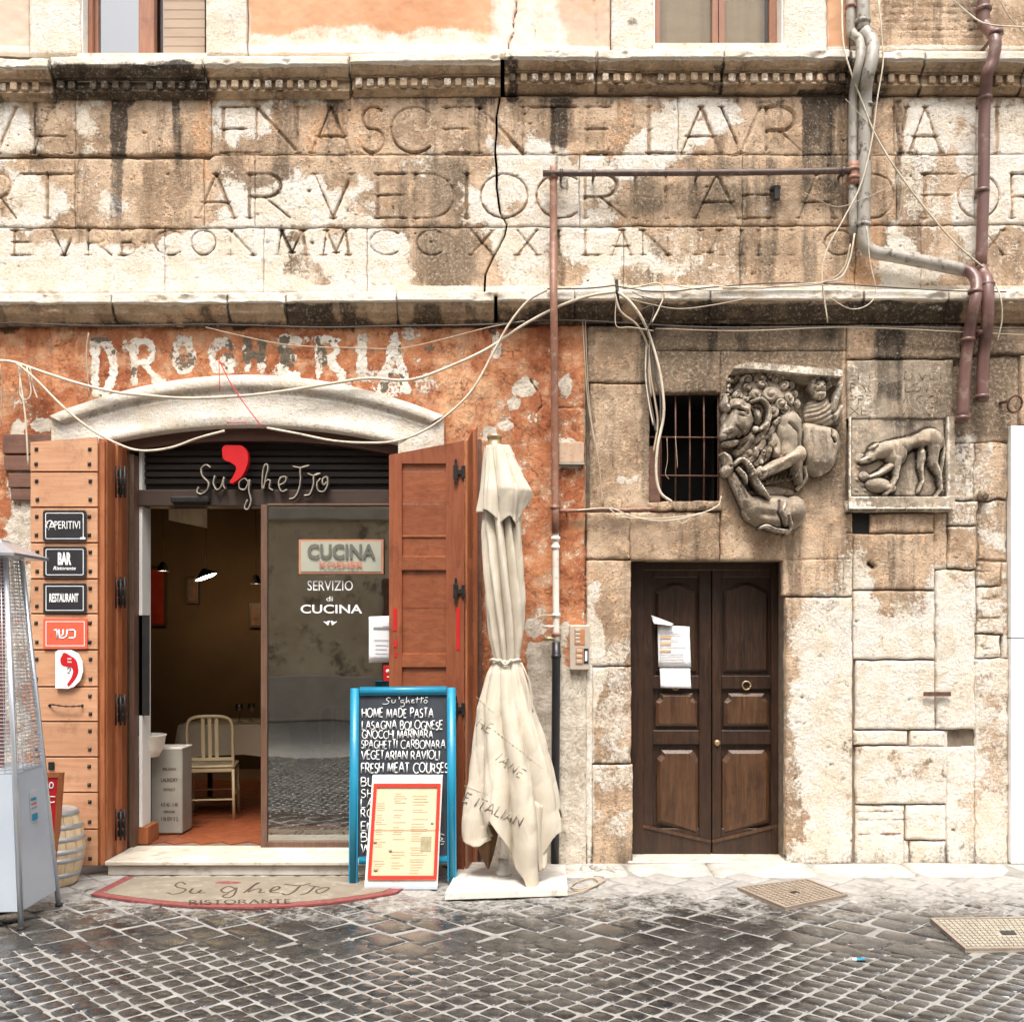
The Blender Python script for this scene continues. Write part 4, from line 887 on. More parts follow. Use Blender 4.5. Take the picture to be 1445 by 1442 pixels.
# ---------------------------------------------------------------- upper windows
def upper_window(x0, x1, yb, mull, curtain, glass, blind=None):
    root = MB()
    a = P(x0, yb, 0); b = P(x1, -190, 0); y = .16
    # jambs and the window
    f = MB()
    A = P(x0, yb, y); Bp = P(x1, -190, y)
    fw = .055
    xs0, xs1 = a[0]+.0, b[0]-.0
    f.box((xs0, y-.03, a[2]-.02), (xs0+fw, y+.03, b[2])); f.box((xs1-fw, y-.03, a[2]-.02), (xs1, y+.03, b[2])); 
    win_ = thing('window', ((xs0+xs1)/2, y, a[2]), None, None); win_.parent = building
    MB().add(f.v[:8], f.f[:6]).build('frame', M['wood_window'], win_); MB().add(f.v[8:], [tuple(i-8 for i in q) for q in f.f[6:]]).build('frame', M['wood_window'], win_)
    mm = MB()
    for px in mull:
        q = P(px, yb, y); mm.box((q[0]-.045, y-.045, a[2]-.02), (q[0]-.003, y-.012, b[2])); mm.box((q[0]+.003, y-.05, a[2]-.02), (q[0]+.045, y-.012, b[2]))
    mm.build('mullion', M['wood_window'], win_)
    MB().box((xs0+fw, y-.004, a[2]-.03), (xs1-fw, y+.004, b[2])).build('pane', glass, win_)
    if curtain:
        c = MB(); n = 24; vs = []; 
        for i in range(n+1):
            xx = xs0+fw+(xs1-xs0-2*fw)*i/n; yy = y+.10+.015*math.sin(i*1.9)
            vs += [(xx, yy, a[2]-.05), (xx, yy, b[2])]
        c.add(vs, [(2*i, 2*i+2, 2*i+3, 2*i+1) for i in range(n)], True); c.build('curtain', M['curtain'], win_)
    r = MB(); r.box((xs0, y+.2, a[2]-.1), (xs1, y+.22, b[2])); r.build('dark_room', M['room_dark'], win_)
    r = MB(); r.box((xs0-.10, .0, a[2]-.12), (xs0, y+.22, b[2])); r.box((xs1, .0, a[2]-.12), (xs1+.10, y+.22, b[2])); r.build('reveal', M['white_paint'], win_)
    r = MB(); r.box((xs0-.02, -.05, a[2]-.22), (xs1+.02, y+.22, a[2]-.01)); r.build('sill', M['marble'], win_)
    return win_
w1 = upper_window(117, 291, 79, [], False, M['glass_up'])
# the left window: brown frame with a sash half open and a slatted blind at the right
y = .16
q0, q1 = P(199, 82, y-.05), P(221, -190, y-.05)
MB().box((q0[0], y-.10, q0[2]), (q1[0], y-.035, q1[2]), .006).build('mullion', M['wood_window'], w1)
q0, q1 = P(119, 82, y-.04), P(133, -190, y-.04)
MB().box((q0[0], y-.075, q0[2]), (q1[0], y-.035, q1[2]), .006).build('mullion', M['wood_window'], w1)
yb = 80
while yb > -190:
    a, b = P(232, yb, .10), P(290, yb-12.5, .10); MB().box((a[0], .085, a[2]), (b[0], .10, b[2]), .003).build('blind_slat', M['curtain'], w1); yb -= 12.7
w2 = upper_window(924, 1103, 65, [1012], True, M['glass_r'])
# ---------------------------------------------------------------- barred window
bw = MB(); a, b = P(914, 712, 0), P(1019, 553, 0)
xa, za, xb, zb = a[0], a[2], b[0], b[2]
bw.box((xa-.12, .5, za-.1), (xb+.12, .52, zb+.1)); bw.box((xa-.12, .02, za-.1), (xa, .5, zb+.1)); bw.box((xb, .02, za-.1), (xb+.12, .5, zb+.1)); bw.box((xa-.12, .02, zb), (xb+.12, .5, zb+.1)); bw.box((xa-.12, .02, za-.1), (xb+.12, .5, za))
bwin = bw.build('barred_window', M['void'], building)
for px in (932, 953, 973, 993, 1013):
    q = P(px, 712, .05); MB().tube([(q[0], .05, za-.01), (q[0]+.003, .05, (za+zb)/2), (q[0], .05, zb)], .0062, n=6).build('bar', M['iron_rust'], bwin)
for py in (617, 671):
    q = P(914, py, .04); MB().tube([(xa-.03, .035, q[2]), (xb+.01, .035, q[2]-.004)], .0055, n=6).build('cross_bar', M['iron_rust'], bwin)
a, b = P(916, 708, .03), P(931, 630, .03)
MB().box((a[0], .02, a[2]), (b[0], .045, b[2]), .003).build('side_board', M['wood_old'], bwin)
patch('sill_stone', 914, 1019, 706, 722, M['stone'], building, res=1.2, off=.03, chip=2.2, warp=2.5, back=.2)
for q in (((941,618),(942,648),(939,668),(944,676)),((953,616),(955,640),(956,660))):
    MB().tube(spline([P(a, b, .02) for a, b in q], 5), .0025, n=5).build('dangling_wire', M['cable_tan'], bwin)
# ---------------------------------------------------------------- walnut door
DY = .25
dr = thing('door', (P(1000, 1217)[0], DY, .06), None, None); dr.parent = building; dr.location = dr.location
ORG[dr.name] = (P(1000,1217)[0], DY, .06)
fr = MB(); dxa, dxb = P(890, 0)[0], P(1111, 0)[0]; dzt = P(0, 790)[2]; dzb = .012
fr.box((dxa-.12, DY-.03, dzb), (dxa+.125, DY+.03, dzt+.02), .006); fr.box((dxb-.055, DY-.03, dzb), (dxb+.02, DY+.03, dzt+.02), .006); fr.box((dxa+.116, DY-.03, dzt-.06), (dxb-.056, DY+.03, dzt+.02), .006)
fr.build('door_frame', M['wood_door'], dr)
mr = MB(); mr.box((dxa-.12, .02, dzb), (dxa, DY+.1, dzt+.1)); mr.box((dxb, .02, dzb), (dxb+.12, DY+.1, dzt+.1)); mr.box((dxa-.12, .03, dzt+.01), (dxb+.12, DY+.1, dzt+.12)); mr.box((dxa-.12, DY+.06, dzb), (dxb+.12, DY+.12, dzt+.12)); mr.build('reveal', M['wood_door'], dr)
# the two leaves: stiles, rails and raised panels, traced in photo columns then set on the leaf plane
def leafpt(px, py, y=DY): return P(px, py, y)
def poly(pts, y0, t, name, mat, par, bev=.0):
    """a board with outline pts (photo px at plane y0), thickness t towards the street, chamfered edge"""
    n = len(pts); c = [sum(p[i] for p in pts)/n for i in (0, 1)]; V = []
    for k, (yy, s) in enumerate(((y0+.02, 0), (y0-t+bev*.8, 0), (y0-t, bev))):
        for p in pts:
            w_ = P(p[0], p[1], y0); cc = P(c[0], c[1], y0); dx, dz = cc[0]-w_[0], cc[2]-w_[2]
            V.append((w_[0]+np.sign(dx)*min(s, abs(dx)*.5), yy, w_[2]+np.sign(dz)*min(s, abs(dz)*.5)))
    fs = [tuple(range(3*n-1, 2*n-1, -1))] + [(k*n+i, k*n+(i+1)%n, (k+1)*n+(i+1)%n, (k+1)*n+i) for k in range(2) for i in range(n)]
    m = MB(); m.add(V, fs); o = m.build(name, mat, par)
    return o
def arc_top(x0, x1, ys, ym, n=8): return [(x0+(x1-x0)*i/n, ys+(ym-ys)*math.sin(math.pi*i/n)) for i in range(n+1)]
for side, (xl, xr) in enumerate(((906, 1003), (1004.5, 1103))):
    lf = MB(); a, b = P(xl, 1207, DY), P(xr, 796, DY); lf.box((a[0], DY+.012, a[2]), (b[0], DY+.03, b[2])); lf.build('leaf', M['wood_door'], dr); leaf = dr
    w_ = xr-xl; st = 20 if side == 0 else 17
    inner = (xl+st, xr-16) if side == 0 else (xl+15, xr-24)
    if side == 0: il, ir = 921, 986
    else: il, ir = 1017, 1087
    def bd(nm, x0, x1, y0, y1, t=.018):
        a, b = P(x0, y1, DY), P(x1, y0, DY); return MB().box((a[0], DY-t, a[2]), (b[0], DY+.012, b[2]), .005).build(nm, M['wood_door'], leaf)
    bd('stile', xl, il, 796, 1206); bd('stile', ir, xr, 796, 1206)
    bd('rail', il, ir, 796, 815); bd('rail', il, ir, 953, 972, .016); bd('rail', il, ir, 1030, 1050, .016)
    bd('rail', il, ir, 1168, 1206, .016)
    # sloped bottom fillet
    if side == 0: s0, s1 = (907, 1165), (1003, 1187)
    else: s0, s1 = (1005, 1187), (1103, 1163)
    q0, q1 = P(*s0, DY-.022), P(*s1, DY-.022)
    MB().bar((q0[0], DY-.022, q0[2]), (q1[0], DY-.022, q1[2]), .02, .022, (0,0,1)).build('rail', M['wood_door_panel'], leaf)
    poly([s0, s1, (s1[0], 1205), (s0[0], 1205)], DY-.012, .010, 'kick_board', M['wood_door'], leaf, .006)
    pi, pj = il+4, ir-3
    poly([(pi, 948)] + arc_top(pi, pj, 835, 822) + [(pj, 948)], DY+.004, .018, 'panel', M['wood_door'], leaf, .020)  # darker wood than below: shade of the lintel recess put into the colour
    poly([(pi, 1024),(pi,990),(pi+6,984),(pi+6,978),(pj-6,978),(pj-6,984),(pj,990),(pj,1024)], DY+.004, .030, 'panel', M['wood_door_panel'], leaf, .022)
    if side == 0: pts = [(pi+2,1160),(pi+2,1070),(pi+8,1064),(pi+8,1058),(pj-6,1058),(pj-2,1064),(pj+2,1072),(pj+2,1176)]
    else: pts = [(pi-2,1176),(pi-2,1072),(pi+4,1064),(pi+6,1058),(pj-6,1058),(pj-2,1064),(pj,1070),(pj,1160)]
    poly(pts, DY+.004, .030, 'panel', M['wood_door_panel'], leaf, .024)
    m = MB(); c = P(1053 if side else 953, 967, DY-.02)
    tr = [(c[0]+.031*math.cos(t*.3), DY-.028, c[2]+.031*math.sin(t*.3)) for t in range(22)]
    m.tube(tr, .006, n=6); m.build('knocker_ring', M['brass'], leaf)
c = P(1012, 1048, DY-.02); MB().lathe([(.024,0),(.024,.012),(.015,.02)], (c[0], DY-.016, c[2]), 14, 'y').build('lock', M['brass'], dr)
MB().box((dxa-.02, -.03, .0), (dxb+.02, DY+.08, .014), .004).build('threshold', M['marble'], dr)
# papers on the door
pp = thing('paper_notice', P(952, 925, DY-.03), 'white paper notice with orange lines taped to the walnut door', 'notice')
yq = DY-.034
def sheet(pts, y, mat, par, name='sheet', n=6, curl=0.0):
    """quad of four px corners (tl,tr,br,bl) as a thin slightly curled sheet"""
    V = []; 
    for i in range(n+1):
        for j in range(n+1):
            u, v = i/n, j/n
            tx = [pts[0][k]*(1-u)+pts[1][k]*u for k in (0,1)]; bx = [pts[3][k]*(1-u)+pts[2][k]*u for k in (0,1)]
            q = P(tx[0]*(1-v)+bx[0]*v, tx[1]*(1-v)+bx[1]*v, y); V.append((q[0], y - curl*(v**3) - curl*.3*math.sin(u*3.1), q[2]))
    m = MB(); k = n+1; nv = len(V)
    V2 = V + [(a, b+.0012, c) for a, b, c in V]
    fs = [(i*k+j, i*k+j+1, (i+1)*k+j+1, (i+1)*k+j) for i in range(n) for j in range(n)]
    fs += [(nv+i*k+j, nv+(i+1)*k+j, nv+(i+1)*k+j+1, nv+i*k+j+1) for i in range(n) for j in range(n)]
    rg_ = [i*k for i in range(k)] + [n*k+j for j in range(1, k)] + [i*k+n for i in range(n-1, -1, -1)] + list(range(n-1, 0, -1)); L_ = len(rg_)
    fs += [(rg_[i], rg_[(i+1)%L_], nv+rg_[(i+1)%L_], nv+rg_[i]) for i in range(L_)]
    m.add(V2, fs, True); return m.build(name, mat, par)
sheet([(928,882),(973,884),(975,941),(929,941)], yq, M['paper'], pp, curl=.006)
sheet([(931,943),(974,943),(975,971),(932,970)], yq-.006, M['paper'], pp, curl=.012)
sheet([(919,868),(951,880),(948,883),(922,880)], yq-.004, M['paper'], pp, curl=.03)
m = MB()
for r_, y_ in enumerate((899, 908, 918)):
    a, b = P(931, y_+1.2, yq), P(947, y_-1.0, yq); m.box((a[0], yq-.0105, a[2]), (b[0], yq-.0085, b[2]))
tag(m.build('orange_heading', M['ink_orange'], pp), kind='stuff')
m = MB()
for y_ in (892,895,903,912,922,926,930,934):
    a, b = P(931, y_+.5, yq), P(random.uniform(955,971), y_-.4, yq); m.box((a[0], yq-.0102, a[2]), (b[0], yq-.0090, b[2]))
tag(m.build('print', simple('light_grey_print', (.55,.54,.54), None, 9, .8, 0), pp), kind='stuff')
# ---------------------------------------------------------------- arched surround of the shop door
def arch_surround():
    n = 110; prof = [(0,.0),(.0,.075),(.02,.088),(.20,.090),(.24,.080),(.27,.052),(.34,.046),(.37,.058),(.40,.052),(.80,.048),(.82,.058),(.97,.056),(1,.045),(1,-.10)]
    xs = np.linspace(77, 627, n+1); V = []; mk = []
    for i, xo in enumerate(xs):
        t = i/n; xi = 145+(563-145)*t; yo, yi = arch_out(xo), arch_in(xi)
        for v, p in prof:
            x = xo+(xi-xo)*v; y = yo+(yi-yo)*v; q = P(x, y, 0)
            nn = (float(samp(N2, np.array([x]), np.array([y]))[0])-.5)
            V.append((q[0], -(p + nn*.006), q[2]))
            dirt = .0
            if .22 < v < .40: dirt = .38 + .2*math.sin(t*3+.5) + .25*(t > .45)
            mk.append(((dirt*.55 + .10*nn), 1.6-.6*dirt-.15*(t > .7), .22*dirt+.1*(t > .75), .45*dirt))
    m = len(prof); V = np.array(V); idx = np.arange(len(V)).reshape(n+1, m)
    Q = np.stack([idx[:-1, :-1], idx[:-1, 1:], idx[1:, 1:], idx[1:, :-1]], -1).reshape(-1, 4)
    o = mesh_np('arch_surround', V, Q, M['stone'], building, attrs={'mk': np.array(mk)})
    # flat ends and the upright stubs
    for x0, x1, x2 in ((77, 145, 160), (627, 563, 548)):
        V = []; mk = []
        a = P(x0, arch_out(x0), 0); nn = 14
        xs_ = np.linspace(min(x0, x1), max(x0, x1), nn); mb = MB()
        top = [(x, arch_out(x0)+(arch_in(x1)-arch_out(x0))*abs(x-x0)/abs(x1-x0)) for x in xs_]
        pts = [P(x, y, 0) for x, y in top] + [P(xs_[-1], 720, 0), P(xs_[0], 720, 0)]
        mb.quadbox([(p[0], -.052, p[2]) for p in pts], (0, 1, 0), .15)
        ob = mb.build('jamb_stone', M['stone'], building); at = ob.data.attributes.new('mk', 'FLOAT_COLOR', 'POINT'); at.data.foreach_set('color', np.tile(np.array([.0,1.3,.0,0], np.float32), len(ob.data.vertices)))
arch_surround()
# ---------------------------------------------------------------- the open front
shop_door = thing('shop_front', (P(352,0)[0], 0, .105), None, None); shop_door.parent = building
FZ = .105
XL, XR = P(180,0)[0], P(655,0)[0]-.0
# curved wooden lintel under the stone arch
n = 40; mb = MB(); V = []
for i in range(n+1):
    x = 145+(575-145)*i/n; y = 603+25*((x-354)/209)**2 - 4
    t, b = P(x, y, 0)[2], P(x, y+22-4*abs(x-354)/209, 0)[2]
    X = P(x, 0, 0)[0]; V += [(X, .035, t), (X, .035, b), (X, .12, b), (X, .12, t)]
mb.add(V, [(i*4+a, i*4+(a+1)%4, (i+1)*4+(a+1)%4, (i+1)*4+a) for i in range(n) for a in range(4)] + [(3,2,1,0),(n*4,n*4+1,n*4+2,n*4+3)])
mb.build('arched_lintel', M['wood_arch'], shop_door)
# transom: dark slats and a cross beam carrying the sign
tr = MB()
tr.box((XL-.1, .20, P(0,692)[2]), (XR, .24, P(0,600)[2])); tr.build('transom_panel', M['panel_dark'], shop_door)
for k, py in enumerate((640, 650, 660, 670, 680)):
    a, b = P(180, py+3.6, .19), P(560, py-4, .19); MB().box((a[0]-.05, .17, a[2]), (b[0]+.1, .198, b[2]), .004).build('slat', M['panel_dark'], shop_door)
a, b = P(150, 714, .10), P(590, 691, .10)
beam = MB().box((a[0], .10, a[2]), (b[0]+.1, .26, b[2]), .006).build('beam', simple('dark_brown_beam', (.035,.021,.014), (.05,.03,.02), 6, .5, .1), shop_door)
# door closer on the beam
a, b = P(241, 710, .05), P(295, 700, .05); MB().box((a[0], .04, a[2]), (b[0], .10, b[2]), .012).build('door_closer', M['iron'], shop_door)
# fixed frame at left and white jamb
a, b = P(176, 1195, .06), P(187, 640, .06)
MB().box((XL+.0, .03, FZ), (XL+.035, .12, P(0,640)[2]), .004).build('post', M['wood_frame'], shop_door)
# sliding glazed leaf
gx0, gx1 = 369, 560; gt, gb = 713, 1197
gd = thing('glazed_door', P(460, gb, .06), None, None); gd.parent = building
gy = .05
def gbx(nm, x0, x1, y0, y1, mat, par=gd, t=.045, yy=gy):
    a, b = P(x0, y1, yy), P(x1, y0, yy); return MB().box((a[0], yy-t/2, a[2]), (b[0], yy+t/2, b[2]), .004).build(nm, mat, par)
gbx('stile', gx0, gx0+9, gt, gb, M['wood_frame']); gbx('stile', 560, 575, gt, gb, M['wood_frame']); gbx('rail', gx0+9.1, 560, gt-2, gt+1, M['wood_frame'])
gbx('rail', gx0+9.1, 560, gb-11, gb, M['wood_frame'])
gbx('pane', gx0+9.1, 559.9, gt+1, gb-11, M['glass'], t=.006)
# decals on the glass
py_ = gy-.006
def gtext(s, px, py, hpx, wpx, mat=M['sign_white'], par=gd, y=py_, bold=.0, nm='lettering', **k):
    q = P(px, py, y); return font_text(nm, s, hpx*(DD+y)/F, (q[0], y, q[2]), mat, par, width=wpx*(DD+y)/F, depth=.0006, bold=bold, **k)
gtext('CUCINA', 481, 787, 19, 96, simple('grey_olive_decal', (.13,.13,.11), None, 9, .7, 0), bold=.03, y=-.012)
gtext('KOSHER', 481, 801, 8, 62, simple('coral_decal', (.55,.15,.09), None, 9, .7, 0), bold=.02, y=-.012)
gtext('con', 466, 814, 4.5, 13); gtext('SERVIZIO', 466, 833, 14, 64); gtext('di', 465, 848, 7, 9); gtext('CUCINA', 467, 865, 12, 87, bold=.015)
for cy, s in ((767, 1), (878, -1)):
    m = MB()
    for dx in (-1, 1):
        for k in range(4):
            m.tube(spline([P(466+dx*1, cy+2*s, py_), P(466+dx*(3+k*1.2), cy-(4-k*1.2)*s, py_), P(466+dx*(5+k*1.4), cy+(-1+k*.7)*s, py_)], 4), .0035, n=4, flat=.3)
    m.build('ornament', M['sign_white'], gd)
# the glass poster board seen behind: pale board with a coral edge
pb = thing('poster', P(481, 785, -.0), 'pale CUCINA KOSHER board with coral border taped to the glass door', 'sign'); 
a, b = P(421.5, 809.5, .0), P(541, 761, .0)
MB().box((a[0], .004, a[2]), (b[0], .010, b[2])).build('border', simple('coral_poster_edge', (.50,.22,.13), None, 9, .7, 0), pb)
a, b = P(424.5, 806.5, .0), P(538, 764, .0)
MB().box((a[0], -.0005, a[2]), (b[0], .003, b[2])).build('board', simple('grey_cream_poster', (.38,.38,.30), (.33,.33,.26), 6, .7, 0), pb)
for nm in list(gd.children):
    pass
for o in [o for o in gd.children if o.name.startswith('lettering')][:2]:
    mw = Vector(ORG[gd.name]) - Vector(ORG[pb.name]); o.parent = pb
    for v in o.data.vertices: v.co += mw
ws = thing('paper_notice', P(537, 902, .0), 'white printed sheet taped inside the glass door edge', 'notice')
sheet([(520.5,870),(551,869),(551,934),(520.5,935)], .015, M['paper'], ws, curl=.003)
m = MB()
for y_, x0, x1, h in ((886,527,549,2.6),(884,540,549,1.2),(903,528,548,.7),(910,530,548,.6),(916,530,546,.6),(922,530,548,.5),(928,525,548,.5)):
    a, b = P(x0, y_+h/2, .008), P(x1, y_-h/2, .008); m.box((a[0], .0085, a[2]), (b[0], .0100, b[2]))
tag(m.build('print', M['ink_grey'], ws), kind='stuff')
rs = thing('sticker', P(546, 950, .0), 'small square red sticker low on the glass beside the orange shutter', 'sticker')
a, b = P(541, 961, .01), P(554, 939, .01); MB().box((a[0], .008, a[2]), (b[0], .016, b[2]), .001).build('backing', M['red_sign'], rs)
m = MB(); q = P(547, 947, .0); m.lathe([(.014,0),(.014,.002)], (q[0], .008, q[2]), 10, 'y'); m.box((q[0]-.006, .0055, q[2]-.045), (q[0]+.016, .0075, q[2]-.036)); m.build('emblem', M['sign_white'], rs)
# marble doorstep
st = MB(); a0 = P(152,0,-.40)[0]; a1 = P(640,0,-.40)[0]
st.box((a0, -.40, .0), (a1, -.02, .072), .008); st.build('doorstep', M['kerb'], shop_door)
sl = MB(); sl.box((a0-.012, -.425, .0722), (a1, .10, FZ), .007); sl.build('threshold', M['marble'], shop_door)
# ---------------------------------------------------------------- the room
room = thing('dining_room', (P(352,0)[0], 1.5, FZ), None, None); room.parent = building
rx0, rx1, ry1, rz1 = -5.2, .72, 4.6, 3.35
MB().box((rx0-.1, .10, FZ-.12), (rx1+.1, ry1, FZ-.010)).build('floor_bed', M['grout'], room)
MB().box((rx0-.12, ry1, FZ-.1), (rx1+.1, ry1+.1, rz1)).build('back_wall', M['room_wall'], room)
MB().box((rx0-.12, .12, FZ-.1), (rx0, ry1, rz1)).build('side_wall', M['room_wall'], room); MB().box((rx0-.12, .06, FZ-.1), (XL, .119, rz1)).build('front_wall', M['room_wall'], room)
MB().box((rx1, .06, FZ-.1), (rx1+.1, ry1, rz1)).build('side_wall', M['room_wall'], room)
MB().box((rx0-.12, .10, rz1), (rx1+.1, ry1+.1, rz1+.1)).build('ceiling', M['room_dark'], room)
# white strip of jamb and skirting at left
MB().box((XL+.036, .125, FZ+.13), (XL+.060, .30, 3.0), .002).build('white_jamb', M['room_white'], room)
MB().box((XL+.001, .13, FZ), (XL+.10, .36, FZ+.13), .004).build('skirting', M['wood_edge'], room)
mv = MB(); q = P(189, 868, .13)
mv.box((XL+.030, .125, FZ+.95), (XL+.11, .139, P(0,868,.13)[2])); mv.build('dark_upright', M['black_soft'], room)
# terracotta floor laid at 45 degrees
tl = []; rt = random.Random(2); c45, s45 = math.cos(R_(45)), math.sin(R_(45)); TU, TV = .30, .15
for j in range(-45, 45):
    for i in range(-24, 24):
        a = (i+(.5 if j % 2 else 0))*TU; b = j*TV; x = a*c45-b*s45-1.6; y = a*s45+b*c45+1.8
        if -4.0 < x < .2 and .22 < y < 3.6: tl.append((y, x))
tl.sort(); stuff = MB()
base = MB().box((-TU/2+.004, -TV/2+.004, -.012), (TU/2-.004, TV/2-.004, 0), .003); base.xform(lambda v: rotz(v, R_(45)))
bm_ = None
for k, (y, x) in enumerate(tl):
    if k < 200:
        if bm_ is None: bm_ = base.build('floor_tile', M['terracotta'], None); bm_.parent = room; o = bm_
        else: o = bm_.copy(); COL.objects.link(o)
        o.location = (x-ORG[room.name][0], y-ORG[room.name][1], FZ-ORG[room.name][2]+rt.uniform(-.0008,.0008))
    else:
        stuff.add([(v[0]+x, v[1]+y, v[2]+FZ) for v in base.v], base.f)
tag(stuff.build('floor_tiles', M['terracotta'], room), kind='stuff')
def cav_chair(loc, rot, label, mat, group=None):
    """slatted metal dining chair"""
    r = thing('chair', loc, label, 'chair', group); o = ORG[r.name]
    def T(v): 
        p = rotz((v[0], v[1], v[2]), rot); return (p[0]+loc[0], p[1]+loc[1], p[2]+loc[2])
    def bd(nm, m): m.xform(T); return m.build(nm, mat, r)
    m = MB(); m.box((-.20,-.20,.43), (.20,.20,.455), .012); m.box((-.19,-.19,.395), (.19,.19,.431), .006); bd('seat', m)
    for sx in (-1, 1):
        bd('leg', MB().tube([(sx*.185,-.185,.42), (sx*.195,-.205,.0)], .014, n=6))
        bd('leg', MB().tube([(sx*.185,.185,.42), (sx*.195,.215,.0)], .014, n=6))
    arc = spline([(-.185,.18,.42),(-.185,.21,.62),(-.18,.235,.80),(-.13,.245,.86),(0,.25,.872),(.13,.245,.86),(.18,.235,.80),(.185,.21,.62),(.185,.18,.42)], 5)
    bd('back_frame', MB().tube(arc, .014, n=6))
    for x in (-.055, 0, .055):
        m = MB(); m.bar((x,.195,.52), (x,.246,.865), .028, .008, (0,1,0)); bd('back_slat', m)
    m = MB(); m.bar((-.18,.197,.51), (.18,.197,.51), .02, .024); bd('lower_rail', m)
    m = MB(); m.bar((-.19,.20,.17), (.19,.20,.17), .018, .012); m.bar((-.19,-.20,.2), (.19,-.20,.2), .018, .012); m.bar((-.192,-.2,.2), (-.192,.2,.2), .018, .012); m.bar((.192,-.2,.2), (.192,.2,.2), .018, .012); bd('stretcher', m)
    return r
cq = P(289, 1150, 1.12)
cav_chair((cq[0], 1.35, FZ), R_(190), 'cream slat-back metal chair just inside the open door', M['chair_cream'])
cq = P(465, 1120, 1.5)
cav_chair((cq[0]+.05, 2.2, FZ), R_(35), 'pale slat-back chair dimly seen behind the glass pane', M['chair_cream'])
# dining table with cloth, glasses
def table(loc, w, d, label, lab2):
    r = thing('dining_table', loc, label, 'table')
    x, y, z = loc
    MB().box((x-w/2, y-d/2, z+.72), (x+w/2, y+d/2, z+.745), .004).build('top', M['chair_dark'], r)
    for sx in (-1, 1):
        for sy in (-1, 1): MB().box((x+sx*(w/2-.06)-.02, y+sy*(d/2-.06)-.02, z), (x+sx*(w/2-.06)+.02, y+sy*(d/2-.06)+.02, z+.72)).build('leg', M['chair_dark'], r)
    n = 40; V = []; dz = [0, .01, .09, .18, .27]
    per = []
    for i in range(4):
        cs = [(-1,-1),(1,-1),(1,1),(-1,1)]; a, b = cs[i], cs[(i+1)%4]
        for k in range(n//4): t = k/(n//4); per.append((a[0]+(b[0]-a[0])*t, a[1]+(b[1]-a[1])*t, t))
    for L, dd in enumerate(dz):
        for i, (a, b, t) in enumerate(per):
            c = 1 if L < 1 else 1.0 + .03*L*(1+.9*math.sin(i*1.9)*L/4) ; drop = dd*(1 + .35*abs(2*t-1)**3)
            V.append((x+a*(w/2+.005)*c, y+b*(d/2+.005)*c, z+.750-drop))
    fs = [(L*n+i, L*n+(i+1)%n, (L+1)*n+(i+1)%n, (L+1)*n+i) for L in range(4) for i in range(n)] + [tuple(range(n))]
    cl = MB().add(V, fs, True); c = thing('tablecloth', (x, y, z+.75), lab2, 'tablecloth'); cl.build('cloth', M['cloth'], c)
tb = P(318, 1010, 1.6)
table((tb[0]+.02, 2.15, FZ), .95, .75, 'small dark dining table under a tan cloth beyond the cream chair', 'tan tablecloth hanging over the table beyond the cream chair')
def glass_(loc, lab, k):
    r = thing('wine_glass', loc, lab, 'glass')
    MB().lathe([(.032,0),(.030,.003),(.004,.008),(.004,.07),(.022,.085),(.034,.115),(.033,.15),(.030,.165),(.029,.165),(.030,.12),(.02,.092)], loc, 14).build('bowl', M['glass_thin'], r)
glass_((tb[0]+.00, 2.05, FZ+.752), 'left-hand stemmed glass on the tan tablecloth', 0); glass_((tb[0]+.10, 2.10, FZ+.752), 'right-hand stemmed glass on the tan tablecloth', 1)
table((-1.1, 3.6, FZ), .8, .8, 'dark table behind the glass at the back of the room', 'tan tablecloth on the rear table behind the glass')
# oil tin and planter
q = P(208, 1172, .32); q2 = P(258, 1160, .6)
tn = thing('tin', (q[0]+.10, .55, FZ), 'tall cream printed tin with dark lettering inside the doorway', 'tin')
tx0, tx1 = P(210,0,.50)[0], P(257,0,.50)[0]; ty0, ty1 = .50, .74; tzt = P(0,1055,.5)[2]
MB().box((tx0, ty0, FZ+.004), (tx1, ty1, tzt), .014).build('body', M['tin'], tn)
MB().box((tx0-.003, ty0-.003, tzt-.016), (tx1+.003, ty1+.003, tzt+.004), .006).build('rim', M['ceramic'], tn)
mid_ = (tx0+tx1)/2+.03
for s, dz_, w_ in (('BELGIAN', .50, .10), ('LAUNDRY', .41, .13), ('DISTRICT', .34, .09), ('415 451 1140', .22, .13), ('VERNONIA', .17, .09), ('118 EIV 5 2', .11, .13)):
    font_text('lettering', s, .030 if w_ > .1 else .02, (mid_, ty0-.002, FZ+dz_), M['mat_ink'], tn, width=w_, depth=.0006, bold=.01)
pl = thing('planter', (P(208,0,.40)[0], .40, tzt), 'white ceramic bowl planter standing by the cream tin', 'planter')
pc = P(205, 1048, .38)
MB().lathe([(.05,-.13),(.10,-.125),(.135,-.06),(.15,.03),(.158,.04),(.150,.045),(.135,.02),(.10,-.05),(.02,-.06)], (pc[0]+.0, .38, pc[2]+.02), 24).build('bowl', M['ceramic'], pl)
m = MB(); m.tube(spline([(pc[0]-.05,.236,pc[2]+.05),(pc[0]-.045,.225,pc[2]-.04),(pc[0],.222,pc[2]-.07),(pc[0]+.045,.225,pc[2]-.04),(pc[0]+.05,.236,pc[2]+.05)], 5), .008, n=6); m.build('relief_swag', M['ceramic'], pl)
std = thing('plant_stand', (pc[0], .38, FZ), 'dark narrow stand under the white ceramic planter', 'stand')
MB().box((pc[0]-.10, .30, FZ), (pc[0]+.02, .46, pc[2]-.115), .005).build('column', M['black_soft'], std)
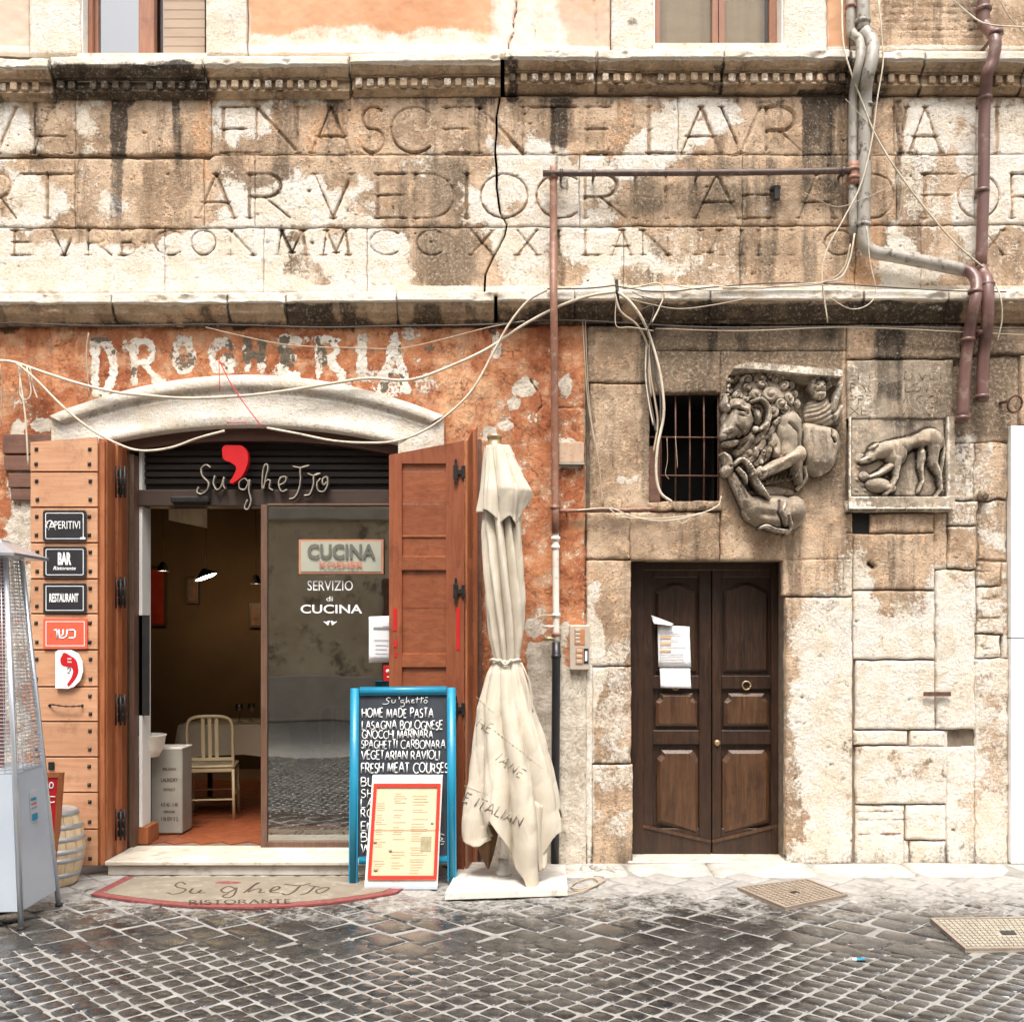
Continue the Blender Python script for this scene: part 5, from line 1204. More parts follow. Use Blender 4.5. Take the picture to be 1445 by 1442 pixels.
# menus stack at the left (red/white) on a dark lectern
ms_ = thing('menu_holder', P(195, 965, .28), 'rack of red and white leaflets just inside the left jamb', 'leaflet rack')
q = P(181, 970, .28)
for k in range(4):
    MB().box((q[0]+k*.026, .26+k*.02, q[2]), (q[0]+k*.026+.022, .265+k*.02, q[2]+.085+.02*(k % 2)), .001).build('leaflet', [M['paper'], M['red_sign']][k % 2], ms_)
MB().box((q[0]-.01, .25, q[2]-.40), (q[0]+.10, .36, q[2]), .003).build('box', M['black_soft'], ms_)
# pictures, lamps
def picture(px0, py0, px1, py1, y, mat, label, wall='back'):
    a, b = P(px0, py1, y), P(px1, py0, y); r = thing('picture', ((a[0]+b[0])/2, y, a[2]), label, 'picture')
    MB().box((a[0], y-.03, a[2]), (b[0], y, b[2]), .004).build('frame', M['chair_dark'], r)
    MB().box((a[0]+.03, y-.034, a[2]+.03), (b[0]-.03, y-.0301, b[2]-.03)).build('canvas', mat, r)
picture(190, 800, 236, 884, 4.58, M['picture_red'], 'dark red poster on the left wall of the dining room')
picture(264, 815, 281, 852, 4.58, M['picture'], 'narrow framed picture under the glowing pendant lamp')
picture(352, 850, 372, 886, 4.58, M['picture'], 'small framed picture half hidden by the glass door frame')
def pendant(px, py, y, r, label, tilt=0, shade=True):
    c = P(px, py, y); t = thing('pendant_lamp', c, label, 'lamp')
    m = MB().lathe([(.02,.10),(.03,.09),(r,.02),(r+.002,.0),(r-.006,.004),(.02,.08)], (0,0,0), 20); m.xform(lambda v: (v[0]*math.cos(tilt)+v[2]*math.sin(tilt)+c[0], v[1]+c[1], -v[0]*math.sin(tilt)+v[2]*math.cos(tilt)+c[2])); m.build('lamp_shade', M['black_soft'], t)
    m = MB().lathe([(.001,.02),(r*.86,.018),(r*.86,.006),(.001,.006)], (0,0,0), 20); m.xform(lambda v: (v[0]*math.cos(tilt)+v[2]*math.sin(tilt)+c[0], v[1]+c[1], -v[0]*math.sin(tilt)+v[2]*math.cos(tilt)+c[2])); m.build('diffuser', M['lamp_glow'], t)
    MB().tube([(c[0], c[1], c[2]+.09), (c[0], c[1], rz1)], .004, n=5).build('cord', M['cable_dark'], t)
    ld = bpy.data.lights.new('lamp_light', 'POINT'); ld.energy = 1.8; ld.color = (1, .66, .34); ld.shadow_soft_size = .08; lo = bpy.data.objects.new('lamp_light', ld); COL.objects.link(lo); lo.parent = t; lo.location = (0, 0, -.12)
pendant(291, 815, 3.5, .13, 'white glowing pendant lamp tilted in the middle of the dark room', R_(-22))
pendant(230, 806, 3.7, .06, 'tiny lit pendant lamp above the red poster')
pendant(361, 824, 3.9, .06, 'small lit lamp beside the edge of the glass door')
bd_ = thing('hanging_sign', P(265, 735, .5), 'bare tan board hanging below the dark beam in the doorway', 'board')
V = [P(238,718,.6), P(292,718,.6), P(292,745,.6), P(238,734,.6)]
MB().quadbox(V, (0,1,0), .01).build('board', M['barrel'], bd_)
# ---------------------------------------------------------------- script-letter sign on the transom
sg = thing('shop_sign', P(365, 685, .08), 'thin metal script shop sign with a red apostrophe over the open door', 'sign')
def S_(pts, y=.03): return [P(a, b, y) for a, b in spline(pts, 6)]
script = {
 'S': [(297,660),(291,656),(284,661),(286,672),(294,681),(292,691),(284,697),(278,694),(280,687)],
 'u': [(303,671),(301,682),(306,691),(312,686),(316,673),(315,684),(318,690)],
 'g': [(350,680),(345,675),(338,680),(338,689),(346,690),(352,677),(351,692),(354,706),(350,718),(345,716),(349,705)],
 'h': [(372,690),(375,673),(378,660),(375,655),(371,664),(370,690),(375,679),(381,678),(380,688),(385,692)],
 'e': [(393,685),(402,680),(403,673),(396,674),(393,683),(397,693),(405,691)],
 't': [(413,658),(424,660),(436,657),(424,661),(424,676),(421,692),(415,702),(408,704)],
 't2': [(434,668),(442,671),(452,668),(443,671),(442,684),(437,697),(429,699)],
 'o': [(452,675),(447,682),(449,692),(457,693),(462,683),(461,673),(455,676),(456,684),(461,680)]}
for k, pts in script.items():
    m = MB(); m.tube(S_(pts, .035), .0050, n=6); m.tube([(a[0]+.012, a[1]-.05, a[2]-.008) for a in S_(pts, .06)], .0022, n=5); m.build('letter', M['sign_highlight'], sg)  # pale strands: highlights of the black letters put in as colour
    m = MB(); m.tube([(a[0]+.004, .07, a[2]-.003) for a in S_(pts, .06)], .011, n=6); m.build('letter_back', M['black_soft'], sg)
out = [(314,634),(316,648),(326,653),(334,660),(330,672),(325,680),(329,682),(342,672),(350,655),(350,640),(343,630),(330,629),(318,629)]
pts = [P(a, b, .02) for a, b in spline(out + [out[0]], 4)[:-1]]
MB().quadbox([(p[0], 0.005, p[2]) for p in pts], (0,1,0), .06).build('apostrophe', M['red_sign'], sg)
# ---------------------------------------------------------------- folding shutters
YS = -.42
ls = thing('shutter', P(92, 1222, YS), 'left folding shutter of pale studded boards carrying the small enamel signs', 'shutter', 'folding shutters of the shop door')
def face(px0, px1, py0, py1, y, t, mat, par, nm, bev=.004):
    a, b = P(px0, py1, y), P(px1, py0, y); return MB().box((a[0], y, a[2]), (b[0], y+t, b[2]), bev).build(nm, mat, par)
rows = [619,666,716,766,817,866,917,969,1018,1068,1118,1170,1222]
face(43.5, 139, 626, 1221, YS+.012, .03, M['wood_edge'], ls, 'backing')
stud0 = None; rs_ = random.Random(4)
for i, (y0, y1) in enumerate(zip(rows[:-1], rows[1:])):
    if i == 0:
        pts = [P(43,y1-1.2,YS), P(137.5,y1-1.2,YS), P(137.5,616.5,YS), P(43,624,YS)]
        MB().quadbox(pts, (0,1,0), .012).build('board', M['wood_light'], ls)
    else: face(43, 137.5, y0+1.0, y1-1.2, YS-rs_.uniform(0,.002), .013, M['wood_light'], ls, 'board', .003)
    face(43, 137.5, y1-2.4, y1-1.6, YS-.004, .006, M['wood_light'], ls, 'bead', .001)
    for sx in (52, 127):
        for sy in (y0+13, y1-11):
            if i == 0 and sy == y0+13: sy = y0+15
            c = P(sx+rs_.uniform(-1,1), sy, YS); s = .0125
            if stud0 is None:
                m = MB().add([(c[0]-s,YS-.003,c[2]-s),(c[0]+s,YS-.003,c[2]-s),(c[0]+s,YS-.003,c[2]+s),(c[0]-s,YS-.003,c[2]+s),(c[0],YS-.016,c[2])], [(0,1,4),(1,2,4),(2,3,4),(3,0,4),(3,2,1,0)])
                stud0 = m.build('stud', M['iron'], ls); s0 = c
            else: copy_at(stud0, ls, (c[0]-s0[0], 0, c[2]-s0[2]))
# pull handle
h = spline([P(70,995,YS-.005), P(74,994,YS-.03), P(93,996.5,YS-.034), P(112,996,YS-.03), P(116,996,YS-.005)], 6); m = MB().tube(h, [.0055+.002*math.sin(i*2.2) for i in range(len(h))], n=6)
for x in (70, 116):
    c = P(x, 995.5, YS); m.add([(c[0]-.014,YS-.001,c[2]),(c[0],YS-.001,c[2]-.014),(c[0]+.014,YS-.001,c[2]),(c[0],YS-.001,c[2]+.014),(c[0],YS-.012,c[2])], [(0,1,4),(1,2,4),(2,3,4),(3,0,4)])
m.build('pull_handle', M['iron'], ls)
a = P(69,1086,YS-.0); MB().box((a[0], YS-.012, a[2]), (a[0]+.04, YS, a[2]+.055), .003).build('bolt_plate', M['iron'], ls)
# the second leaf, folded back to the jamb, seen nearly edge-on, with its mouldings
X0, X1 = P(141,0,YS)[0], P(183,0,0)[0]
zb, zt = P(0,1221,YS)[2], P(0,622,YS)[2]
m = MB(); m.box((X0, YS+.002, zb), (X0+.03, YS+.05, zt+.0), .004); m.build('stile', M['wood_edge'], ls)
def xs(y): return -2.795 + 0*y
for k, (ya, yb, dx, w, mt) in enumerate(((-.39,-.30,0,.035,'wood_edge'),(-.295,-.21,.012,.02,'wood_red'),(-.205,-.12,0,.034,'wood_edge'),(-.115,-.02,.010,.03,'wood_red'))):
    MB().box((xs(0)-.02+dx, ya, zb+.01), (xs(0)+w-.012, yb, zt+.02), .005).build('stile', M[mt], ls)
MB().box((xs(0)-.03, -.40, zb+.01), (xs(0)-.018, -.0, zt+.02)).build('leaf', M['wood_edge'], ls)
def hinge(px, py, y, par, h=46, xo=0.0):
    c = P(px, py, y); c = (c[0]+xo, c[1], c[2]); m = MB()
    s = h*(DD+y)/F
    m.tube([(c[0], y, c[2]-s*.42), (c[0], y, c[2]+s*.42)], .011, n=8)
    for dx in (-1, 1):
        for k in (-1, 0, 1): m.box((c[0]+dx*.012, y-.004, c[2]+k*s*.28-s*.11), (c[0]+dx*.040, y+.006, c[2]+k*s*.28+s*.11), .004)
        m.tube([(c[0]+dx*.030, y-.002, c[2]-s*.5), (c[0]+dx*.030, y-.002, c[2]+s*.5)], .008, n=6)
    m.lathe([(.001,s*.52),(.009,s*.48),(.006,s*.43),(.011,s*.41)], (c[0], y, c[2]), 8); m.lathe([(.011,-s*.41),(.006,-s*.43),(.009,-s*.48),(.001,-s*.52)], (c[0], y, c[2]), 8)
    return m.build('hinge', M['iron'], par)
for py in (680, 836, 1001, 1163): hinge(161, py, -.20, ls, 44, .046)
# right shutter: one panelled leaf facing the street, the other turned back to the wall
rs2 = thing('shutter', P(605, 1228, -.36), 'right folding shutter of red brown panels behind the chalkboard', 'shutter', 'folding shutters of the shop door')
def rp_(px, py, d=0.0):
    """leaf C stands slightly askew: nearer the street at its right edge"""
    y = -.30 - .14*(px-548)/107. + d; return P(px, py, y)
def rboard(nm, x0, x1, y0, y1, t=.03, mat='wood_red', d=0.0, top=None):
    y0a, y0b = top or (y0, y0)
    f = [rp_(x0,y1,d), rp_(x1,y1,d), rp_(x1,y0b,d), rp_(x0,y0a,d)]; return MB().quadbox(f, (0,1,0), t).build(nm, M[mat], rs2)
tp = lambda x: 642-20*(x-549)/105.
rboard('stile', 549, 567, 0, 1226, .035, top=(tp(549), tp(567))); rboard('stile', 629.5, 655, 0, 1226, .035, top=(tp(629.5), tp(655)))
rboard('rail', 567.2, 629.3, 0, 654, .035, top=(tp(567), tp(629)))
m = None
q = [rp_(567.2,655,.0), rp_(629.3,645,.0), rp_(629.3,tp(629)+1,.0), rp_(567.2,tp(567)+1,.0)]
for y0, y1 in ((786,804),(923,941),(1060,1078),(1196,1224)): rboard('rail', 567.2, 629.3, y0, y1, .033, 'wood_red_x')
for a in ((648,665),(665.6,711),(711.6,758),(758.6,786),(804,858),(858.6,923),(941,1000),(1000.6,1060),(1078,1130),(1130.6,1196)): rboard('panel', 566, 631, a[0], a[1], .012, 'wood_red_x', .020)
for py in (757, 786.5, 923.5): rboard('bead', 567.4, 629.1, py-2.5, py+.5, .006, 'wood_edge', .010)
# leaf D
dpa = lambda px: -.43 + .40*(px-656)/17.
def dboard(nm, x0, x1, y0, y1, mat, t=.022, top=None, off=0):
    V = [P(x0,y1,dpa(x0)), P(x1,y1,dpa(x1)), P(x1,(top or (y0,y0))[1],dpa(x1)), P(x0,(top or (y0,y0))[0],dpa(x0))]
    V = [(v[0]+off, v[1], v[2]) for v in V]
    return MB().quadbox(V, (1,0,0), t).build(nm, M[mat], rs2)
dboard('stile', 656.5, 658.5, 0, 1226, 'wood_edge', .014, (622, 618)); dboard('stile', 665, 668, 0, 1228, 'wood_edge', .03, (606, 601))
dboard('panel', 658.6, 665, 0, 1226, 'wood_red', .004, (620, 608), off=.005)
for y0, y1 in ((788,802),(925,940),(1062,1077)): dboard('rail', 658.6, 665, y0, y1, 'wood_edge', .010)
a, b = P(665, 1230, -.20), P(672, 605, -.20); MB().box((a[0], -.21, .03), (b[0], -.16, P(0,606,-.2)[2]), .008).build('edge_post', M['wood_edge'], rs2)
a, b = P(673, 1150, -.05), P(679.5, 620, -.05); MB().box((a[0], -.07, .03), (b[0], .0, b[2]), .004).build('wall_batten', M['wood_old'], rs2)
for py in (666, 834, 1000): 
    c = P(645, py, -.45); m = MB(); s = .145
    m.box((c[0]-.018, -.452, c[2]-s*.55), (c[0]+.0, -.438, c[2]+s*.55), .004); m.box((c[0]-.026, -.453, c[2]-s*.35), (c[0]+.006, -.437, c[2]+s*.35), .004); m.box((c[0], -.450, c[2]-.018), (c[0]+.055, -.44, c[2]+.018), .004); m.box((c[0]+.03, -.455, c[2]-.045), (c[0]+.055, -.435, c[2]+.045), .004)
    for k in (-1, 1): m.lathe([(.001,.075),(.010,.062),(.004,.05)], (c[0]-.009, -.445, c[2]+(0 if k>0 else -.125)+.02), 8)
    m.build('hinge', M['iron'], rs2)
for x0, x1, y0, y1 in ((555,560,858,890),(644,648.5,857,917),(556,560,903,913),(557,560,919,927)):
    a = rp_(x0, y1, -.004); b = rp_(x1, y0, -.004); MB().quadbox([(a[0],a[1],a[2]),(b[0],b[1],a[2]),(b[0],b[1],b[2]),(a[0],a[1],b[2])], (0,1,0), .003).build('red_sticker', M['red_sign'], rs2)
# ---------------------------------------------------------------- enamel signs on the left shutter
def plate(nm, px0, px1, py0, py1, mat, label, cat='sign', rc=.016, y=YS-.016, border=True, thick=.008):
    a, b = P(px0, py1, y), P(px1, py0, y); r = thing(nm, ((a[0]+b[0])/2, y, a[2]), label, cat, 'small signs on the left shutter')
    def rr(i, rad, yy, t, name, mt, hole=None):
        x0, z0, x1, z1 = a[0]+i, a[2]+i, b[0]-i, b[2]-i
        def loop(x0, z0, x1, z1, rad): 
            o = []
            for cx_, cz_, a0 in ((x1-rad,z1-rad,0),(x0+rad,z1-rad,90),(x0+rad,z0+rad,180),(x1-rad,z0+rad,270)):
                for k in range(5): o.append((cx_+rad*math.cos(R_(a0+22.5*k)), cz_+rad*math.sin(R_(a0+22.5*k))))
            return o
        L = loop(x0, z0, x1, z1, rad)
        if hole is None:
            pts = [(p[0], yy, p[1]) for p in L][::-1]; return MB().quadbox(pts[::-1], (0,1,0), t).build(name, mt, r)
        L2 = loop(x0+hole, z0+hole, x1-hole, z1-hole, max(.003, rad-hole)); n = len(L); V = [(p[0], yy, p[1]) for p in L] + [(p[0], yy, p[1]) for p in L2] + [(p[0], yy+t, p[1]) for p in L] + [(p[0], yy+t, p[1]) for p in L2]
        fs = []
        for i_ in range(n):
            j = (i_+1) % n; fs += [(i_, j, n+j, n+i_), (i_, 2*n+i_, 2*n+j, j), (n+i_, n+j, 3*n+j, 3*n+i_)]
        return MB().add(V, fs).build(name, mt, r)
    rr(0, rc, y, thick, 'plate', mat)
    if border: rr(.017, rc*.7, y-.0012, .0015, 'border', M['sign_white'], .0045)
    return r
def stext(r, s, px, py, hpx, wpx, y=YS-.018, mat=None, nm='lettering', **k):
    q = P(px, py, y); return font_text(nm, s, hpx*(DD+y)/F, (q[0], y, q[2]), mat or M['sign_white'], r, width=wpx*(DD+y)/F, depth=.0008, **k)
r = plate('enamel_sign', 60.5, 121.5, 720, 764, M['sign_black'], 'black APERITIVI sign, topmost on the left shutter')
stext(r, 'PERITIVI', 95, 746, 11, 36, bold=.0); q = P(71, 748, YS-.018)
m = text_tubes('A', 12*.0048, lambda a, b: (q[0]-.012+a, YS-.018, q[2]+b), .0042, mb=None); m.tube(spline([(q[0]-.03,YS-.018,q[2]+.05),(q[0]-.005,YS-.018,q[2]+.062),(q[0]+.012,YS-.018,q[2]+.058)], 4), .004, n=5, flat=.4); m.tube(spline([(q[0]-.022,YS-.0185,q[2]+.012),(q[0]-.026,YS-.0185,q[2]+.035),(q[0]-.014,YS-.0185,q[2]+.05)], 4), .0035, n=5, flat=.4); m.build('initial', M['sign_white'], r)
a = P(113, 761, YS-.02); MB().box((a[0], YS-.0185, a[2]), (a[0]+.035, YS-.0162, a[2]+.014), .003).build('chip', M['sign_white'], r)
r = plate('enamel_sign', 61, 121.5, 771, 815, M['sign_black'], 'black sign reading BAR Ristorante on the left shutter')
stext(r, 'BAR', 90.5, 796, 16, 19, bold=.05); stext(r, 'Ristorante', 90.5, 804, 5, 32, bold=.015, shear=.3)
r = plate('enamel_sign', 61, 121.5, 823, 865, M['sign_black'], 'black RESTAURANT sign, lowest black plate on the shutter', rc=.006)
stext(r, 'RESTAURANT', 90, 849, 11.5, 41, bold=.03)
r = plate('enamel_sign', 61, 123, 873, 915, M['sign_coral'], 'coral red sign with white Hebrew lettering on the shutter', rc=.004)
def hb(pts): return [P(a, b, YS-.0175) for a, b in pts]
m = MB()
for pts in ([(97,889),(104,889),(106,891),(106,898),(104,900),(97,900)], [(95,888),(94,897),(90,900),(84,900),(83,888)], [(89,888),(89,895),(85,899)], [(77,889),(83-2.2,889)], [(76,889),(80,889.5),(80.6,892),(80.3,901)]):
    if len(pts) > 2 or True: m.tube(hb(pts), .0058, n=5, flat=.3)
m.build('lettering', M['sign_white'], r)
r = thing('yod_sign', P(97, 970, YS-.02), 'white D-shaped plaque with a red apostrophe mark below the coral sign', 'sign', 'small signs on the left shutter')
pts = [(78,971),(78,920),(82,917),(100,917),(110,922),(116,934),(117,947),(113,960),(104,969),(96,971.5)]
pts = [P(a, b, YS-.028) for a, b in pts]; MB().quadbox([(p[0], YS-.028, p[2]) for p in pts], (0,1,0), .012).build('plate', M['sign_white'], r)
cx_ = [P(a, b, YS-.030) for a, b in spline([(88,924),(85,930),(87,938),(95,941),(101,942),(103,948),(100,957),(95,965),(97,968),(104,961),(110,950),(110,941),(107,931),(99,925),(92,921),(88,922)], 4)]
MB().quadbox([(p[0], YS-.0295, p[2]) for p in cx_], (0,1,0), .003).build('apostrophe', M['red_sign'], r)
q = P(98, 928, YS-.03)
for k, s in enumerate(('BAR', 'VINI')): font_text('lettering', s, .011, (q[0]+.001, YS-.0312, q[2]-.012-k*.022), M['sign_white'], r, width=.028, depth=.0006, bold=.02)
m = MB(); m.tube([P(95,944,YS-.031), P(97,941,YS-.031), P(100,943,YS-.031), P(98,947,YS-.031)], .0025, n=5); m.tube([P(95,948,YS-.031), P(98,949.5,YS-.031)], .002, n=5); m.build('emblem', M['sign_black'], r)
# ---------------------------------------------------------------- carved reliefs, modelled as height over the wall
class Relief:
    shift = (0, 0)
    def __init__(s, ox, oz, sc, w, h, res):
        """crop units: ox, oz photo origin; sc crop units per photo px; res grid step in crop units"""
        s.ox, s.oz, s.sc, s.res = ox, oz, sc, res; s.ny, s.nx = int(h/res)+1, int(w/res)+1
        s.Y, s.X = np.mgrid[0:s.ny, 0:s.nx].astype(float)*res; s.H = np.zeros_like(s.X)
    def smax(s, h, k):
        a, b = s.H, h
        if k <= 0: s.H = np.maximum(a, b); return
        t = np.clip(.5 + .5*(b-a)/k, 0, 1); n = a*(1-t)+b*t + k*t*(1-t)
        s.H = np.where(b > 0, np.where(a > 0, n, np.maximum(a, b)), a)
    def ell(s, cx, cy, rx, ry, top, base=0.0, ang=0, k=.006, p=2.0, fn=None):
        c, q = math.cos(R_(ang)), math.sin(R_(ang)); dx, dy = s.X-cx, s.Y-cy; u = (dx*c+dy*q)/rx; v = (-dx*q+dy*c)/ry
        d = (np.abs(u)**p + np.abs(v)**p); h = np.where(d < 1, base + (top-base)*np.sqrt(np.clip(1-d, 0, 1)), 0)
        if fn is not None: h = np.where(d < 1, h + fn(u, v, d), 0)
        s.smax(h, k)
    def cap(s, pts, rs, tops, base=0.0, k=.006, fn=None):
        best = np.zeros_like(s.H)
        for i in range(len(pts)-1):
            (ax, ay), (bx, by) = pts[i], pts[i+1]; L = (bx-ax)**2+(by-ay)**2+1e-6
            t = np.clip(((s.X-ax)*(bx-ax)+(s.Y-ay)*(by-ay))/L, 0, 1); d = np.hypot(s.X-ax-t*(bx-ax), s.Y-ay-t*(by-ay)); r = rs[i]+(rs[i+1]-rs[i])*t; tp = tops[i]+(tops[i+1]-tops[i])*t
            q = (d/r)**2; h = np.where(q < 1, base+(tp-base)*np.sqrt(np.clip(1-q, 0, 1)), 0)
            if fn is not None: h = np.where(q < 1, h+fn(i+t, d/r), 0)
            best = np.maximum(best, h)
        s.smax(best, k)
    def dent(s, cx, cy, rx, ry, dp, ang=0, p=2):
        c, q = math.cos(R_(ang)), math.sin(R_(ang)); dx, dy = s.X-cx, s.Y-cy; u = (dx*c+dy*q)/rx; v = (-dx*q+dy*c)/ry; d = np.abs(u)**p+np.abs(v)**p
        s.H = np.where(s.H > 0, np.maximum(s.H - dp*np.exp(-d*1.6), .004), s.H)
    def groove(s, pts, r, dp):
        best = np.full_like(s.H, 1e6)
        for (ax, ay), (bx, by) in zip(pts[:-1], pts[1:]):
            L = (bx-ax)**2+(by-ay)**2+1e-6; t = np.clip(((s.X-ax)*(bx-ax)+(s.Y-ay)*(by-ay))/L, 0, 1); best = np.minimum(best, np.hypot(s.X-ax-t*(bx-ax), s.Y-ay-t*(by-ay)))
        s.H = np.where(s.H > 0, np.maximum(s.H - dp*np.exp(-(best/r)**2), .003), s.H)
    def at(s, x, y):
        j, i = int(np.clip(y/s.res, 0, s.ny-1)), int(np.clip(x/s.res, 0, s.nx-1)); return float(s.H[j, i])
    def bump(s, cx, cy, rx, ry, amp, ang=0, p=2):
        c, q = math.cos(R_(ang)), math.sin(R_(ang)); dx, dy = s.X-cx, s.Y-cy; u = (dx*c+dy*q)/rx; v = (-dx*q+dy*c)/ry; d = np.abs(u)**p+np.abs(v)**p
        s.H = np.where(s.H > 0, np.maximum(s.H + amp*np.exp(-d*1.8), .003), s.H)
    def ridge(s, pts, r, amp, fn=None, hard=False):
        best = np.full_like(s.H, 1e6); tt = np.zeros_like(s.H)
        for i, ((ax, ay), (bx, by)) in enumerate(zip(pts[:-1], pts[1:])):
            L = (bx-ax)**2+(by-ay)**2+1e-6; t = np.clip(((s.X-ax)*(bx-ax)+(s.Y-ay)*(by-ay))/L, 0, 1); d = np.hypot(s.X-ax-t*(bx-ax), s.Y-ay-t*(by-ay)); tt = np.where(d < best, i+t, tt); best = np.minimum(best, d)
        q = best/r; pr_ = np.sqrt(np.clip(1-q*q, 0, 1)) if hard else np.exp(-q*q*1.6)
        h = amp*pr_*(1 if fn is None else fn(tt, q)); s.H = np.where(s.H > 0, np.maximum(s.H+h, .003), s.H)
    def knob(s, cx, cy, r, rise, ang=0, sgn=1, turns=1.4, asp=1.0):
        z = s.at(cx, cy); c, q = math.cos(R_(ang)), math.sin(R_(ang)); dx, dy = s.X-cx, s.Y-cy; u = (dx*c+dy*q)/r; v = (-dx*q+dy*c)/(r*asp); d = u*u+v*v
        th = np.arctan2(v, u); rr = np.sqrt(d); h = np.where(d < 1, z-.012+(rise+.012)*np.sqrt(np.clip(1-d, 0, 1)) - .020*(.5+.5*np.cos(sgn*th+rr*turns*2*math.pi))*np.clip(rr*3, 0, 1), 0); s.smax(h, .002)
    def tress(s, pts, w, rise):
        L = spline(pts, 4); z = [s.at(*p) for p in L]; n = len(L); s.cap(L, [w*(.55+.9*math.sin(math.pi*min(1, .12+.75*i/n))*.6) for i in range(n)], [z[i]+rise*(1-.5*i/n) for i in range(n)], min(z)-.004 if min(z) > .01 else .0, .002, fn=lambda t, d: -.012*(.5+.5*np.cos(d*math.pi*2.6)))
    def curl(s, cx, cy, r, top, ang=0, turns=2.2, sgn=1, asp=1.0):
        def f(u, v, d):
            th = np.arctan2(v, u); rr = np.sqrt(d); return -.017*(.5+.5*np.cos(sgn*th + rr*turns*2*math.pi))*(rr < .97) - .012*np.exp(-d*30)
        s.ell(cx, cy, r, r*asp, top, top*.45, ang, .003, fn=f)
    def lock(s, pts, w, top, n=3):
        s.cap(pts, [w*.6]+[w]*(len(pts)-2)+[w*.35], [top*.9]+[top]*(len(pts)-2)+[top*.75], top*.5, .003, fn=lambda t, d: -.012*(.5+.5*np.cos(d*math.pi*n)))
    def build(s, name, par, y0=0.0, seed=1, thick=.05, stain=None, cutoff=.002):
        px = s.ox+s.shift[0]+s.X/s.sc; py = s.oz+s.shift[1]+s.Y/s.sc; h = s.H
        h = h + np.where(h > 0, (samp(N3, px, py)-.5)*.009 + (samp(N2, px, py)-.5)*.006, 0)
        V = np.stack([(px-CX)*(DD+y0)/F, y0-h, CH-(py-HZ)*(DD+y0)/F], -1).reshape(-1, 3); idx = np.arange(s.ny*s.nx).reshape(s.ny, s.nx)
        Hm = np.minimum(np.minimum(s.H[1:, :-1], s.H[1:, 1:]), np.minimum(s.H[:-1, 1:], s.H[:-1, :-1])); Hx = np.maximum(np.maximum(s.H[1:, :-1], s.H[1:, 1:]), np.maximum(s.H[:-1, 1:], s.H[:-1, :-1]))
        keep = Hx > cutoff
        Q = np.stack([idx[1:, :-1], idx[1:, 1:], idx[:-1, 1:], idx[:-1, :-1]], -1)[keep].reshape(-1, 4)
        # shade in the hollows and highlights on raised parts, put into the colour
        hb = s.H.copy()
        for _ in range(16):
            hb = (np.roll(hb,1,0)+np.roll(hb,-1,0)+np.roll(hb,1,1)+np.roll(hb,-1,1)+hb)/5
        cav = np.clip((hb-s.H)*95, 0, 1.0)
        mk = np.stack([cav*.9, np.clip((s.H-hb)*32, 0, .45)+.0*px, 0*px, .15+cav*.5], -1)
        if stain is not None: mk = stain(px, py, mk)
        used = np.unique(Q); mp = np.full(len(V), -1); mp[used] = np.arange(len(used))
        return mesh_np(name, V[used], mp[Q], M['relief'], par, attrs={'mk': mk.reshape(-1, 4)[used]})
lion = thing('stone_relief', P(1105, 745, 0), 'high relief of a curly maned lion crouching over a small horned antelope', 'relief', 'antique carved reliefs built into the wall')
Lr = Relief(1008, 500, 4.0, 740, 1010, 3.4)
Lr.shift = (-6.5, 5.5); ox_, oy_ = 32, 160       # crop offset of the grid
E_ = lambda cx, cy, *a, **k: Lr.ell(cx-ox_, cy-oy_, *a, **k)
def C_(pts, rs, tops, *a, **k):
    q = spline([(x-ox_, y-oy_, r, t) for (x, y), r, t in zip(pts, rs, tops)], 4) if len(pts) > 2 else [(x-ox_, y-oy_, r, t) for (x, y), r, t in zip(pts, rs, tops)]
    Lr.cap([(p[0], p[1]) for p in q], [max(3, p[2]) for p in q], [p[3] for p in q], *a, **k)
K_ = lambda x, y, r, t, *a, **k: Lr.curl(x-ox_, y-oy_, r, t, *a, **k)
G_ = lambda pts, r, d: Lr.groove([(x-ox_, y-oy_) for x, y in pts], r, d)
D_ = lambda x, y, *a, **k: Lr.dent(x-ox_, y-oy_, *a, **k)
LK = lambda pts, w, t, n=3: Lr.lock([(x-ox_, y-oy_) for x, y in pts], w, t, n)
# body masses
Bp = lambda x, y, *a, **k: Lr.bump(x-ox_, y-oy_, *a, **k)
RG = lambda pts, *a, **k: Lr.ridge([(x-ox_, y-oy_) for x, y in pts], *a, **k)
KN = lambda x, y, *a, **k: Lr.knob(x-ox_, y-oy_, *a, **k)
TR = lambda pts, w, r: Lr.tress([(x-ox_, y-oy_) for x, y in pts], w, r)
E_(618, 672, 128, 138, .145, .0, 14, k=.02, p=3.6); C_([(560,770),(640,795),(705,740)], [45,38,30], [.10,.10,.07], k=.02)
E_(440, 620, 120, 165, .19, .0, 12, k=.03); E_(455, 545, 85, 80, .20, .0, k=.03); E_(425, 700, 92, 88, .185, .0, k=.02)
E_(335, 430, 195, 180, .155, .0, 20, k=.03); E_(285, 640, 112, 190, .14, .0, 10, k=.03); E_(235, 730, 68, 95, .12, .0, k=.02)
